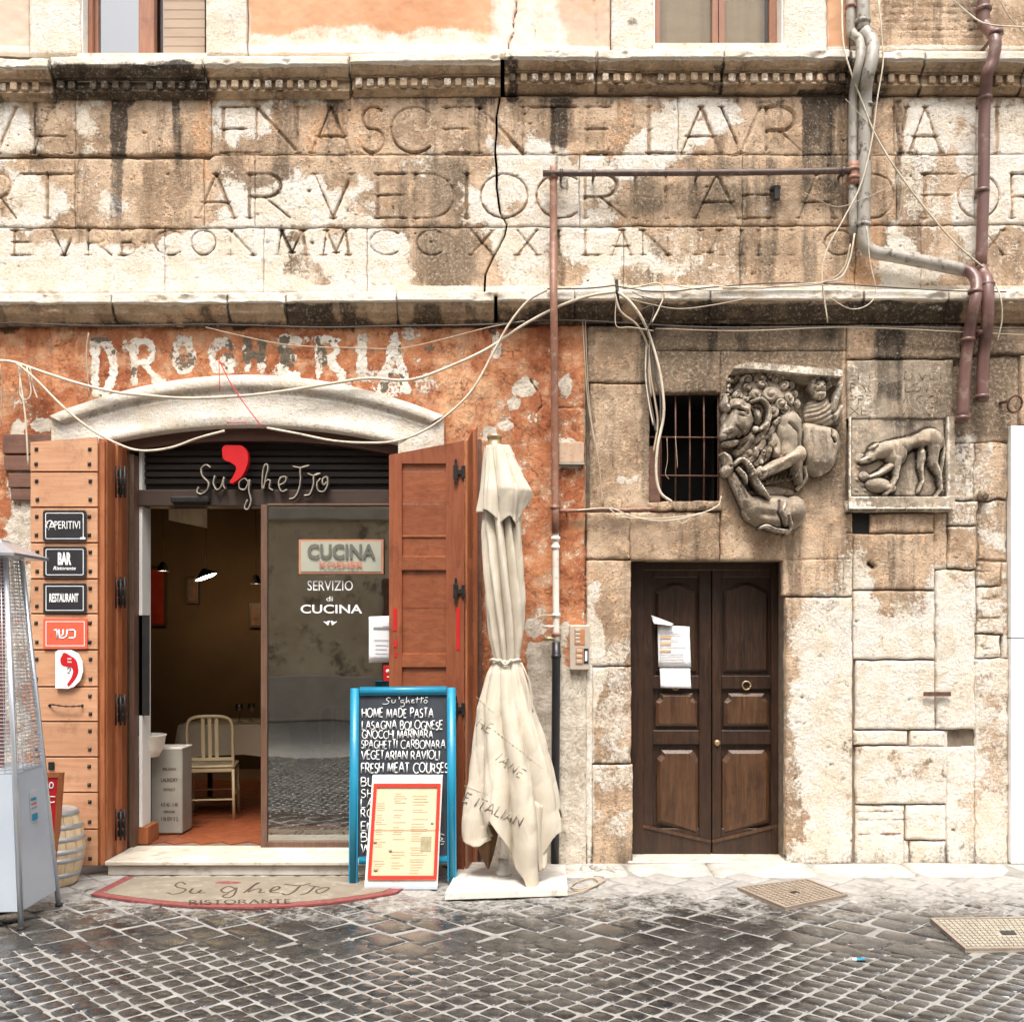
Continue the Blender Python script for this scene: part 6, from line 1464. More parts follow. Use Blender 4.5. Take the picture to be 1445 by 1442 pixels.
# head
E_(188, 515, 98, 128, .20, .0, 6, k=.025); C_([(190,500),(150,560),(122,606)], [82,60,42], [.200,.205,.190], 0, k=.035); E_(142, 648, 52, 26, .150, .0, -8, k=.02); E_(272, 515, 46, 66, .185, 0, 0, k=.02); E_(165, 448, 72, 48, .205, .0, k=.02)
RG([(158,460),(134,540),(112,588)], 22, .022); RG([(100,594),(124,592)], 15, .012); Bp(208, 575, 46, 46, .018); Bp(140, 612, 50, 22, .008, -10); RG([(120,468),(150,462),(205,482)], 13, .020)
Bp(178, 503, 15, 9, .014, 12); D_(176, 489, 30, 8, .034, 14); D_(180, 520, 26, 6, .014, 12); D_(212, 508, 12, 10, .016); D_(118, 494, 10, 9, .03); D_(156, 540, 14, 34, .010, -18)
G_([(86,634),(112,640),(150,640),(184,628),(202,612)], 5, .024); RG([(92,648),(120,658),(160,654)], 9, .010); G_([(92,603),(106,614),(124,610)], 4, .022); G_([(108,616),(109,642)], 3, .014); G_([(150,575),(180,590),(196,625)], 7, .014); G_([(240,480),(262,540),(250,590)], 10, .03)
C_([(112,395),(102,440),(116,475)], [14,20,16], [.17,.19,.18], 0); G_([(109,408),(107,452)], 6, .025)
# body modelling
RG([(350,560),(342,640),(378,725)], 12, .018); G_([(372,580),(400,660),(402,725)], 9, .020); G_([(440,560),(492,600),(505,690)], 9, .022); Bp(440, 600, 40, 60, .016); G_([(538,540),(532,650),(548,770)], 12, .035); G_([(515,500),(535,560)], 8, .02)
for x in (575, 610, 645): G_([(x,600),(x+12,680),(x+4,750)], 9, .006)
G_([(700,580),(690,620),(712,650)], 7, .03); G_([(560,505),(640,545),(720,570)], 6, .008); D_(702, 690, 16, 60, .02)
# foreleg
C_([(510,715),(445,750),(300,822)], [62,46,34], [.17,.205,.225], 0, k=.008); C_([(305,822),(268,834)], [36,30], [.235,.225], 0, k=.01); C_([(505,770),(525,860)], [42,26], [.14,.09], 0, k=.02)
G_([(262,815),(292,838)], 4, .018); G_([(272,850),(302,846)], 4, .016); Bp(440, 745, 40, 22, .015, -30); G_([(330,790),(420,738)], 8, .010)
for i in range(8): TR([(335+i*25, 845-i*5), (322+i*25, 868-i*4), (298+i*24, 878-i*4)], 13, .022)
C_([(548,790),(560,850),(522,908)], [18,15,8], [.10,.09,.05], 0); C_([(522,800),(532,870),(515,902)], [14,12,7], [.10,.09,.05], 0)
# the great lock round the cheek, then the curls of the mane
C_([(240,435),(292,425),(330,480),(325,550),(280,592),(248,580)], [16,24,27,26,20,10], [.20,.215,.22,.215,.20,.18], 0, k=.004, fn=lambda t, d: -.012*(.5+.5*np.cos(d*math.pi*4)))
G_([(255,462),(288,470),(296,525),(270,562)], 6, .014)
for i, (x, y, r) in enumerate(((300,300,44),(232,300,42),(380,305,42),(420,345,44),(155,290,34),(190,278,30),(465,330,36),(345,290,34),(150,350,34),(225,352,34),(180,385,36),(262,392,40),(300,340,38),(450,412,48),(490,385,34),(400,445,42),(345,400,54),(500,435,34),(140,322,22),(205,422,26),(430,475,36),(352,490,46),(385,535,34),(480,300,22),(415,295,24),(265,275,26))):
    KN(x, y, r*.92, .046, ang=i*47, sgn=1 if i % 2 else -1, asp=.82+.18*math.sin(i*1.3), turns=1.2+.3*math.sin(i))
for i, (x, y) in enumerate(((340,590),(225,610),(285,612),(330,668),(212,672),(268,680),(310,738),(230,738),(275,755),(262,805))):
    a = 8 if i % 2 else -4; TR([(x+34, y-44), (x+26+a, y-14), (x+6+a, y+14), (x-18, y+34), (x-34, y+26)], 27, .030)
for i, (x, y, r) in enumerate(((125,415,20),(150,402,22),(178,398,22),(206,402,22),(232,414,20),(120,375,20))): KN(x, y, r, .030, ang=i*50, turns=1.1)
# antelope
C_([(95,715),(118,742),(128,790)], [14,26,30], [.14,.16,.15], 0, k=.015); E_(122, 800, 36, 42, .155, .0, 20, k=.015); C_([(150,830),(190,905),(240,990)], [26,34,46], [.12,.13,.14], 0, k=.02)
E_(392, 1040, 172, 106, .185, .0, 6, k=.03); E_(490, 1030, 74, 90, .20, .0, 10, k=.02); E_(280, 1020, 78, 80, .165, .0, k=.03)
C_([(150,778),(190,752),(238,798),(268,868),(302,920),(336,968)], [12,17,20,19,15,8], [.175,.19,.195,.20,.205,.195], .08, k=.002, fn=lambda t, d: -.010*(.5+.5*np.cos(t*6.5)))
C_([(168,800),(205,840),(215,880)], [10,13,8], [.17,.175,.165], .08, k=.002)
RG([(425,985),(402,1040),(440,1110)], 14, .022); G_([(395,985),(385,1050),(420,1120)], 10, .030); C_([(440,1060),(462,1120),(452,1148)], [24,18,15], [.20,.175,.14], 0, k=.01); C_([(455,1142),(380,1136),(330,1116),(300,1124)], [16,13,15,9], [.14,.15,.155,.13], 0, k=.008)
D_(330, 1055, 80, 24, .025, 10); D_(128, 790, 10, 7, .02); Bp(128, 778, 14, 8, .012)
E_(370, 925, 140, 42, .06, .0, 0, k=.01); G_([(190,900),(215,960)], 8, .02); G_([(215,890),(245,950)], 8, .018)
# bearded man and slab above
E_(640, 480, 92, 92, .14, .04, -8, fn=lambda u, v, d: -.011*(.5+.5*np.cos(np.hypot(u+.5, v+1.3)*24))); E_(622, 350, 44, 54, .185, .07); E_(625, 392, 34, 32, .19, .09, fn=lambda u, v, d: -.008*(.5+.5*np.cos(u*14)))
for i, (x, y) in enumerate(((585,320),(605,298),(635,290),(662,305),(672,335),(582,345))): K_(x, y, 20, .185, ang=i*50)
E_(624, 352, 9, 14, .205, .15, 0, .002); D_(606, 345, 9, 6, .018); D_(640, 345, 9, 6, .018); G_([(608,378),(638,378)], 4, .012); C_([(700,470),(722,390),(745,345),(752,320)], [26,22,16,12], [.14,.15,.14,.12], .04); C_([(715,500),(755,450)], [30,18], [.13,.1])
lm = lambda px, py, mk: np.stack([mk[..., 0]+.32*sm((samp(NS, px, py)-.55)*6), mk[..., 1]+.10, mk[..., 2], mk[..., 3]+.15*sm((samp(N1, px, py)-.45)*5)], -1)
Lr.build('lion_carving', lion, 0.0, stain=lm)
# cornice slab over the lion
def reliefbox(nm, pts, p0, p1, par, mk=(.1,.25,0,.2), chamf=0):
    f = [P(x, y, -p1) for x, y in pts]; ob = MB().quadbox([(q[0], -p1, q[2]) for q in f], (0,1,0), p1-p0).build(nm, M['relief'], par)
    at = ob.data.attributes.new('mk', 'FLOAT_COLOR', 'POINT'); at.data.foreach_set('color', np.tile(np.array(mk, np.float32), len(ob.data.vertices))); return ob
cp = lambda pts: [(1000+x/4.0056, 460+y/4.0056) for x, y in pts][::-1]
reliefbox('slab', cp([(145,238),(150,225),(240,203),(745,246),(758,258),(758,285),(560,272),(300,245)]), -.02, .20, lion, (.05,.45,0,.2))
reliefbox('slab_fillet', cp([(300,248),(560,275),(750,290),(735,315),(560,300),(330,268)]), -.02, .14, lion, (.25,.1,0,.4))
reliefbox('slab_fillet', cp([(420,285),(560,303),(735,320),(725,335),(560,330),(430,300)]), -.02, .10, lion, (.3,0,0,.4))
reliefbox('back_panel', cp([(420,300),(740,336),(735,560),(540,560)]), -.02, .035, lion, (.55,0,0,.6))
# ---- the hound relief
hound = thing('stone_relief', P(1262, 722, 0), 'framed relief of a lean hound biting its prey under a worn inscribed panel', 'relief', 'antique carved reliefs built into the wall')
def hp(X, Y, h, z):
    z = z.copy(); z[..., 3] = z[..., 3]*.8; return h, z
patch('inscribed_panel', 1193, 1345, 508, 593, M['relief'], hound, res=1.1, off=.03, back=.05, chip=.6, post=lambda X, Y, h, z: (h + 0, np.stack([z[..., 0]*.8, np.clip(z[..., 1], 0, .55), z[..., 2]+.2, z[..., 3]*.7], -1)))
Hr = Relief(1194, 590, 4.0, 595, 520, 4.5)
hx, hy = 776, 520
e_ = lambda cx, cy, *a, **k: Hr.ell(cx-hx, cy-hy, *a, **k); c_ = lambda pts, *a, **k: Hr.cap([(x-hx, y-hy) for x, y in pts], *a, **k); g_ = lambda pts, r, d: Hr.groove([(x-hx, y-hy) for x, y in pts], r, d)
Hr.H += .012
Hr.H[:, :4] = .055; Hr.H[:, -9:] = .055; Hr.H[-16:, :] = .062
e_(1240, 655, 78, 72, .12, .02, 10); c_([(1240,640),(1140,662),(1040,700),(960,712)], [56,38,56,44], [.115,.085,.11,.095], .0, k=.02); e_(1045, 730, 60, 70, .115, .03, 10); c_([(1000,700),(940,712),(900,745)], [48,38,30], [.105,.10,.095], .0, k=.02); c_([(940,720),(895,752),(855,768)], [34,26,15], [.10,.095,.08], .0, k=.01)
c_([(905,700),(930,680),(945,672)], [12,10,6], [.11,.10,.06], .03); c_([(1045,760),(1040,860),(1010,930),(985,955)], [30,16,12,12], [.12,.10,.085,.07], .02); c_([(1010,800),(950,840),(900,858)], [24,16,12], [.085,.075,.06], .02)
c_([(1200,700),(1185,800),(1198,880),(1172,940)], [30,16,10,9], [.085,.07,.055,.05], .015); c_([(1245,700),(1250,780),(1288,850),(1298,930),(1265,975)], [46,26,13,10,11], [.115,.10,.075,.065,.05], .02); c_([(1290,620),(1312,700),(1305,800),(1300,850)], [12,10,8,6], [.10,.07,.05,.04], .015)
e_(950, 900, 72, 42, .075, .02, 5); e_(1010, 920, 36, 26, .085, .03); e_(870, 850, 30, 26, .05, .02, 20); e_(850, 750, 34, 24, .035, .015, -30)
g_([(1205,690),(1215,740)], 10, .03); g_([(1020,690),(1030,740)], 6, .012); g_([(1130,700),(1200,700)], 10, .014); g_([(870,765),(915,770)], 4, .02)
for x_, y_ in ((860,760),(845,800),(870,820),(835,870),(865,900),(830,930),(880,930),(800,905)): Hr.dent(x_-hx, y_-hy, 13, 7, -.012, 20)
def hs(px, py, mk):
    mk = mk.copy(); l = sm((1225-px)/14); mk[..., 2] += .45*l*samp(N2, px, py)*1.6; mk[..., 1] += .25*sm((1240-px)/25) + .25*sm((py-706)/5) + .2*sm((px-1326)/4); mk[..., 0] += .5*sm((625-py)/30)*sm((px-1236)/10)*sm((1325-px)/10); return mk
Hr.build('hound_carving', hound, -.0, stain=hs, cutoff=-1)
patch('relief_sill', 1191, 1338, 706, 724, M['relief'], hound, res=1.2, off=.065, back=.05, chip=.8, post=lambda X, Y, h, z: (h, np.stack([z[..., 0]*.3, z[..., 1]*0+.4, z[..., 2]*0+.15, z[..., 3]*.3], -1)))
m = MB()
for j, s in enumerate(('ENCA  DIVCI', 'RAC    ELOVO', 'PEP    M COI', 'XEPA  ANOI')):
    st_, tot = strokes(s, 11*.00513, .22, .9)
    k = 128*.00513/tot
    for p in st_:
        for q0, q1 in zip(p[:-1], p[1:]):
            x0 = 1200 + q0[0]*k/.00513; x1 = 1200 + q1[0]*k/.00513; y0 = 536+j*16.5 - q0[1]/.00513; y1 = 536+j*16.5 - q1[1]/.00513
            if 1228 < x0 < 1274 or random.random() < .3: continue
            yy0 = -(float(samp(HF, np.array([x0]), np.array([y0]))[0])+.0185); m.tube([P(x0, y0, yy0), P(x1, y1, yy0)], .0026, n=4, flat=.9)
_w = m.build('worn_inscription', M['brownline'] if 'brownline' in M else simple('worn_cut_lettering', (.17,.125,.085), None, 9, .95, 0), hound); tag(_w, kind='stuff')
# ---------------------------------------------------------------- pipes
def run(pts, y, r=None, n=6, smooth=True):
    """photo points (px, py[, depth]) -> smooth world path"""
    q = [P(p[0], p[1], p[2] if len(p) > 2 else y) for p in pts]; return spline(q, n) if smooth else q
def pipe(name, label, parts, cat='pipe', clamps=(), group=None):
    c = P(parts[0][0][0][0], parts[0][0][0][1], parts[0][2]); t = thing(name, c, label, cat, group)
    for pts, r, y, mat, nm in parts:
        MB().tube(run(pts, y, n=5), r, n=12).build(nm, M[mat], t)
    for px, py, y, r, mat, ax in clamps:
        c = P(px, py, y); m = MB()
        if ax == 'z': m.lathe([(r*.8,-.014),(r,-.012),(r,.012),(r*.8,.014)], c, 14)
        else: m.tube([(c[0]-.012, c[1], c[2]), (c[0]+.012, c[1], c[2])], r, n=12)
        m.box((c[0]-.008, c[1], c[2]-.010), (c[0]+.008, .03, c[2]+.010)); m.build('clamp', M[mat], t)
    return t
# tall conduit by the orange wall, brown above, pale below, black at the foot
pipe('drainpipe', 'slim conduit, brown above, pale in the middle and black at the foot', [
    ([(781,236),(781,330),(781,410,-.20),(782,470,-.19),(783,600,-.08),(784,752)], .0270, -.09, 'pipe_rust', 'upper_pipe'),
    ([(784,752),(784.5,850),(785,908)], .0245, -.08, 'pipe_white', 'middle_pipe'),
    ([(785,906),(784,1060),(783,1218)], .0300, -.08, 'pipe_black', 'lower_pipe')],
    clamps=((781,250,-.09,.036,'pipe_rust','z'),(783,716,-.08,.036,'pipe_rust','z'),(784,760,-.08,.034,'pipe_white','z'),(784,772,-.08,.031,'pipe_white','z'),(785,868,-.08,.031,'pipe_white','z'),(785,895,-.08,.034,'pipe_rust','z'),(785,926,-.08,.036,'pipe_black','z')))
pipe('conduit', 'long dark horizontal pipe crossing the inscription below the second line', [
    ([(766,245),(900,244.5),(1060,243.5),(1199,241)], .0225, -.11, 'pipe_dark', 'pipe')], clamps=((792,245,-.11,.030,'pipe_dark','x'),(1190,241,-.11,.029,'pipe_dark','x'),(838,245,-.11,.027,'pipe_dark','x'),(985,244,-.11,.027,'pipe_dark','x')))
pipe('conduit', 'short pale stub pipe under the barred window', [([(786,721),(850,720),(925,718)], .0135, -.05, 'pipe_rust', 'pipe')], clamps=((800,721,-.05,.018,'pipe_rust','x'),))
# the grey pair with the elbow
pipe('drainpipe', 'fat lime-streaked grey pipe bending away rightwards above the ledge', [
    ([(1217,-190),(1218,20),(1220,44),(1231,60,-.15),(1230,85,-.21),(1224,110,-.20),(1221,135,-.13),(1220,200),(1219,300),(1218,330),(1222,348),(1236,357),(1260,361),(1330,375),(1358,381)], .046, -.10, 'pipe_grey', 'pipe'),
    ([(1356,380),(1370,385,-.12),(1378,398,-.17),(1377,420,-.22),(1373,440,-.21),(1368,470,-.14),(1362,520),(1358,596)], .042, -.10, 'pipe_brown', 'lower_pipe')],
    clamps=((1217,32,-.10,.055,'pipe_grey','z'),(1221,150,-.11,.053,'pipe_grey','z'),(1218,318,-.10,.053,'pipe_grey','z'),(1376,412,-.21,.050,'pipe_brown','z'),(1366,480,-.13,.050,'pipe_brown','z'),(1358,590,-.10,.050,'pipe_brown','z')))
pipe('drainpipe', 'thinner grey brown pipe running beside the fat streaked one', [
    ([(1200,-190),(1200,30),(1203,46),(1213,58,-.15),(1214,80,-.21),(1209,105,-.20),(1204,135,-.12),(1203,180),(1203,250),(1204,330)], .030, -.09, 'pipe_grey', 'pipe'),
    ([(1204,230),(1205,262)], .040, -.09, 'pipe_rust', 'coupling')], clamps=((1204,240,-.09,.046,'pipe_rust','z'),(1204,252,-.09,.046,'pipe_rust','z'),(1200,10,-.09,.038,'pipe_rust','z')))
pipe('drainpipe', 'long purple brown downpipe near the right edge', [
    ([(1388,-190),(1388,20),(1389,34),(1398,44,-.15),(1404,56,-.21),(1404,70,-.22),(1400,88,-.21),(1393,105,-.20),(1391,124,-.14),(1389,160),(1388,260),(1384,385)], .041, -.10, 'pipe_brown', 'pipe'),
    ([(1384,378),(1388,388,-.13),(1393,398,-.19),(1394,425,-.22),(1393,460,-.19),(1390,480,-.12),(1387,520),(1386,566)], .043, -.10, 'pipe_brown', 'lower_pipe')],
    clamps=((1388,14,-.10,.055,'pipe_brown','z'),(1405,48,-.2,.052,'pipe_brown','z'),(1390,140,-.11,.050,'pipe_brown','z'),(1386,270,-.10,.050,'pipe_brown','z'),(1393,402,-.19,.054,'pipe_brown','z'),(1388,470,-.15,.052,'pipe_brown','z'),(1386,560,-.10,.050,'pipe_brown','z')))
# ---------------------------------------------------------------- cables
def cable(label, pts, r=.006, mat='cable_white', y=-.16, extra=(), name='cable', grp='cables strung over the facade'):
    t = thing(name, P(pts[0][0], pts[0][1], y), label, 'cable', grp)
    MB().tube(run(pts, y, n=7), r, n=7).build('strand', M[mat], t)
    for e in extra: MB().tube(run(e[0], y, n=6), e[1] if len(e) > 1 else r, n=6).build('strand', M[e[2] if len(e) > 2 else mat], t)
    return t
cable('cream cable from the left edge draped over the white arch and up to the ledge', [(-30,508),(0,509),(22,512),(60,525),(110,541),(160,553),(205,558),(265,562),(340,559),(400,552),(470,541),(520,534),(580,536),(640,515),(690,491),(740,458),(790,432),(835,417,-.2),(868,412,-.2)], .0105, y=-.13)
cable('cream cable sagging below the arch between two wall hooks', [(24,513),(50,535),(90,575),(130,607),(170,628),(200,636),(240,632),(280,618),(317,608)], .0085, y=-.17)
cable('cream cable looping from the arch crown up to the pipe', [(377,604),(420,612),(470,622),(520,625),(560,622),(600,607),(640,578),(670,545),(700,490),(720,455),(745,425,-.18),(772,409,-.2)], .0085, y=-.16)
cable('bunch of cut cream cord ends hanging at the upper left', [(26,514),(30,545),(36,590),(40,658)], .0065, y=-.14, extra=(([(30,515),(28,545),(30,560),(38,564),(44,552),(38,518)],.0055),([(42,517),(47,545),(53,563)],.006)))
cable('thick cream cable falling from the ledge past the barred window', [(872,413,-.2),(888,425,-.2),(905,448,-.18),(918,478),(930,520),(936,560),(936,590),(928,630),(926,668),(932,695),(948,708)], .0105, y=-.10)
cable('bundle of dark cables beside the barred window', [(868,416,-.2),(876,440,-.2),(900,460,-.16),(914,490),(918,530),(925,570),(928,600),(922,640)], .008, 'cable_tan', -.08, extra=(([(915,490),(914,540),(922,590),(926,610)],.008,'cable_dark'),([(919,490),(921,540),(928,585),(930,612)],.007,'cable_dark'),([(912,485),(911,530),(916,570),(922,600)],.006,'cable_white'),([(922,490),(927,540),(932,560),(932,600)],.008,'cable_dark'),([(917,480),(915,520),(919,560)],.007,'cable_tan'),([(870,420,-.2),(868,450,-.2),(872,462,-.2),(890,462,-.18),(922,467,-.15)],.004,'cable_tan')))
cable('thin dark wires running along the underside of the ledge', [(-200,457),(0,456),(150,460),(300,458),(450,462),(560,460),(690,458),(800,452),(1000,462),(1200,461),(1340,463),(1500,464)], .005, 'cable_dark', -.08, extra=(([(925,464),(1050,467),(1200,462),(1380,470),(1450,473)],.004,'cable_tan'),([(470,490),(560,492),(620,480),(690,462),(740,453)],.004,'cable_tan'),([(290,462),(340,474),(400,486),(470,491)],.004,'cable_tan')))
cable('tangle of thin wires lying on the ledge over the barred window', [(868,404,-.2),(930,412,-.19),(1000,406),(1080,400),(1160,400),(1230,404),(1330,410),(1420,412)], .005, 'cable_dark', -.17, extra=(([(880,408),(940,402),(1000,410),(1100,404),(1200,398)],.004,'cable_tan'),([(905,404),(930,400),(937,415),(930,435),(920,455)],.006,'cable_white'),([(880,420),(920,430),(960,436),(1010,430),(1060,420)],.004,'cable_tan'),([(1010,404),(1060,408),(1120,402),(1180,395),(1198,370),(1206,330)],.006,'cable_white'),([(1020,407),(1100,405),(1160,400),(1190,380),(1200,345)],.006,'cable_tan'),([(892,412),(915,425),(922,440),(912,470)],.003,'cable_dark'),([(905,418),(930,426),(900,440),(915,455)],.003,'cable_dark'),([(772,408),(830,407),(868,403)],.0055,'cable_dark')))
cable('pale cord slanting down from the upper grey pipes to the right downpipe', [(1188,0),(1190,60,-.18),(1200,100,-.2),(1215,140,-.16),(1235,190),(1265,240),(1310,300),(1350,345),(1388,378)], .0065, 'cable_white', -.15, extra=(([(1240,0),(1245,60),(1246,90),(1238,140),(1230,200),(1215,260),(1190,310),(1168,350),(1160,390),(1168,455)],.0055),([(1193,140),(1230,180)],.003,'cable_tan'),([(1135,272),(1180,292),(1220,280),(1260,262)],.003,'cable_tan'),([(1223,320),(1228,370),(1236,410),(1225,430),(1200,436),(1170,420)],.0035)))
cable('thin cream wire crossing the top right corner past the downpipe', [(1340,-4),(1370,22),(1395,35,-.24),(1445,39)], .0055, 'cable_white', -.20, extra=(([(1410,0),(1425,25),(1450,52)],.004,'cable_tan'),))
cable('pair of thin tan wires down the joint right of the orange plaster', [(822,452),(826,520),(830,570),(838,620),(846,660),(850,715)], .004, 'cable_tan', -.05, extra=(([(826,452),(829,530),(834,590),(843,640),(852,716)],.0035,'cable_tan'),))
cable('slack loops of pale wire under the barred window sill', [(815,720),(860,717),(890,728),(930,735),(970,730),(1010,716),(1018,700)], .005, 'cable_white', -.07, extra=(([(860,718),(880,730),(940,731),(990,724),(1016,712)],.0045),([(950,726),(962,738),(975,730)],.003)))
cable('thin cream wire looping at the far right below the ledge', [(1402,396),(1412,420,-.22),(1414,450,-.2),(1408,480)], .005, 'cable_white', -.16)
cable('thin tan wire hanging at the left edge', [(0,515),(3,540),(2,600)], .004, 'cable_tan', -.08, extra=(([(125,470),(122,500),(126,560)],.005,'cable_tan'),))
cable('red wire tied across the crown of the white arch', [(309,508),(325,540),(345,570),(370,603)], .004, 'cable_red', -.14, extra=(([(309,508),(310,552)],.003),([(320,596),(352,596)],.0035)), grp=None)
cable('short white flex sprouting from the pale conduit valve', [(784,868),(768,868),(757,872),(749,883)], .0045, 'cable_white', -.11, grp=None)
w_ = cable('white cable end with a loose plug at the left plaster edge', [(20,818),(40,830),(42,845),(40,860)], .007, 'cable_white', -.06, grp=None)
# bolt holding the cables on the ledge, valve and small fittings
hk = thing('cable_hook', P(870,412,-.2), 'dark iron hook on the ledge gathering the cables', 'hook'); a = P(870, 425, -.17); m = MB(); m.tube([P(870,396,-.17), P(871,412,-.20), P(872,428,-.19)], .012, n=7); m.build('hook', M['iron'], hk)
vv = thing('gas_valve', P(770,900,-.08), 'small brass gas valve on the pale conduit', 'valve'); q = P(772, 901, -.09); m = MB(); m.tube([(q[0]-.03,-.09,q[2]), (q[0]+.06,-.09,q[2])], .014, n=8); m.build('body', M['brass'], vv); q2 = P(772, 884, -.09); MB().tube([(q2[0]-.03,-.09,q2[2]), (q2[0]+.05,-.09,q2[2])], .010, n=8).build('spout', M['pipe_white'], vv)
cl = thing('wall_fitting', P(1374,760,0), 'round corroded fitting in the rubble at the right', 'fitting')
for px, py, r in ((1372+16,700,.035),): 
    q = P(px, py, -.02); MB().lathe([(.001,.02),(r*.5,.03),(r*.6,.01),(r,.012),(r,-.03)], (q[0], -.02, q[2]), 12, 'y').build('boss', M['cornice'], cl)
b2 = thing('wall_bracket', P(1098,262,0), 'black iron clip hanging below the long horizontal pipe', 'bracket'); a, b = P(1092,283,-.06), P(1100,262,-.06); MB().box((a[0],-.075,a[2]), (b[0],-.045,b[2]), .006).build('clip', M['iron'], b2); MB().box((a[0]-.02,-.06,b[2]-.03), (b[0]+.01,-.01,b[2]), .006).build('arm', M['iron'], b2)
rg2 = thing('iron_ring', P(1438,570,-.05), 'iron ring fixed to the rubble wall at the right edge', 'ring'); c = P(1432, 570, -.08); MB().tube([(c[0]+.05*math.cos(t*.33), -.08-.02*math.sin(t*.33), c[2]+.055*math.sin(t*.33)) for t in range(20)], .009, n=6).build('ring', M['iron_rust'], rg2); MB().tube([(c[0]-.05,-.08,c[2]+.02),(c[0]-.06,.02,c[2]+.03)], .012, n=6).build('pin', M['iron_rust'], rg2)
# meter cover set in the pier, intercom
mc = thing('meter_cover', P(710+92,640,-.03), 'small rusty metal box cover in the orange wall beside the conduit', 'cover'); a, b = P(789,656,-.03), P(824,624,-.03); MB().box((a[0],-.036,a[2]+.015), (b[0],.0,b[2]), .004).build('plate', simple('rust_stained_cover', (.40,.25,.16), (.52,.38,.27), 14, .7, .2, dirt=.5, dirtc=(.25,.11,.05), stretch=(1,1,.3)), mc); MB().box((a[0]-.0,-.046,a[2]), (b[0]+.005,.0,a[2]+.012), .003).build('lip', M['pipe_grey'], mc)
it = thing('intercom', P(818,945,-.04), 'metal doorbell panel on the wall left of the walnut door', 'intercom'); a, b = P(804,945,-.04), P(832,882,-.04); MB().box((a[0],-.045,a[2]), (b[0],.0,b[2]), .006).build('plate', M['intercom'], it)
pw = (b[0]-a[0]); ph = b[2]-a[2]
MB().box((a[0]+pw*.24,-.049,a[2]+ph*.56), (a[0]+pw*.76,-.0452,a[2]+ph*.92), .002).build('button_field', M['copper'] if 'copper' in M else simple('copper_button_field', (.40,.16,.07), (.5,.24,.12), 20, .4, .05), it)
MB().box((a[0]+pw*.30,-.049,a[2]+ph*.12), (a[0]+pw*.68,-.0452,a[2]+ph*.50), .002).build('button_field', bpy.data.materials['copper_button_field'], it)
for k in range(4):
    z_ = a[2]+ph*(.60+.085*k); MB().box((a[0]+pw*.28,-.053,z_), (a[0]+pw*.52,-.0492,z_+.018), .002).build('button', M['intercom'], it)
for k in range(3):
    x_ = a[0]+pw*(.56+.0*k); MB().box((a[0]+pw*.34,-.053,a[2]+ph*(.15+.12*k)), (a[0]+pw*.62,-.0492,a[2]+ph*(.15+.12*k)+.022), .002).build('button', M['intercom'], it)
MB().box((a[0]+pw*.70,-.050,a[2]+ph*.14), (a[0]+pw*.94,-.0453,a[2]+ph*.48), .002).build('name_plate', M['sign_black'], it)
MB().box((a[0]+pw*.76,-.0515,a[2]+ph*.20), (a[0]+pw*.88,-.0502,a[2]+ph*.42)).build('name_print', M['sign_white'], it)
# old boards at the left edge
ob = thing('old_boards', P(25,620,-.02), 'dark brown boards nailed to the plaster behind the left shutter', 'boards')
for x0, x1, y0, y1 in ((4,80,613,640),(6,60,643,664),(12,60,668,688),(16,60,690,706)):
    a, b = P(x0,y1,-.03), P(x1,y0,-.03); MB().box((a[0],-.035,a[2]), (b[0],.0,b[2]), .004).build('board', M['wood_old'], ob)
# ---------------------------------------------------------------- doormat
dmt = thing('doormat', GP(350,1258), 'tan half-moon doormat with dark red border and shop lettering', 'doormat')
def matcurve(px0, px1, n=26): 
    out = []
    for i in range(n+1):
        x = px0+(px1-px0)*i/n; t = (x-340)/215.; y = 1279.5 - 20*t*t*(1 if t > 0 else .95); out.append((x, y))
    return out
front = [GP(x, y, .012) for x, y in matcurve(128, 556)]
bl, br = GP(176, 1236.5, .012), GP(600, 1236, .012)
V = [(p[0], p[1]) for p in front] + [(br[0]+.02, bl[1]), (bl[0], bl[1])]
def polyslab(nm, pts, z0, z1, mat, par): return MB().quadbox([(p[0], p[1], z0) for p in pts], (0,0,1), z1-z0).build(nm, mat, par)
polyslab('border', V, .000, .012, M['mat_red'], dmt)
cxm, cym = sum(p[0] for p in V)/len(V), sum(p[1] for p in V)/len(V)
inn_ = [GP(x, y-4.5, .014) for x, y in matcurve(146, 540)]
Vi = [(p[0], p[1]) for p in inn_] + [(br[0]-.05, bl[1]-.012), (GP(186,1240,.014)[0], bl[1]-.012)]
polyslab('pile', Vi, .0125, .0165, M['mat_tan'], dmt)
def mg(pts): return [GP(a, b, .0175) for a, b in spline(pts, 5)]
m = MB()
for pts in ([(262,1247),(256,1244),(248,1247),(250,1251),(262,1254),(256,1259),(244,1261),(236,1259)], [(272,1253),(268,1258),(276,1260),(284,1255),(281,1259),(290,1259)], [(332,1253),(322,1250),(312,1255),(318,1259),(328,1256),(334,1252),(330,1262),(322,1266),(314,1264),(322,1260)], [(344,1259),(356,1250),(366,1245),(360,1247),(350,1258),(360,1254),(368,1254),(366,1259),(374,1258)], [(382,1257),(394,1253),(392,1250),(384,1253),(382,1258),(394,1259)], [(402,1247),(422,1249),(438,1246)], [(424,1249),(414,1258),(404,1262),(398,1260)], [(436,1249),(452,1251)], [(444,1251),(434,1259),(424,1262)], [(456,1252),(446,1256),(450,1260),(460,1256),(464,1252),(454,1252)]):
    a = mg(pts); m.tube([(p[0], p[1], .0165) for p in a], .0085, n=5)
m.xform(lambda v: (v[0], v[1], .0165+(v[2]-.0165)*.3)); m.build('lettering', M['mat_ink'], dmt)
m = MB(); st_, tot = strokes('RISTORANTE', 1, .35, 1.0)
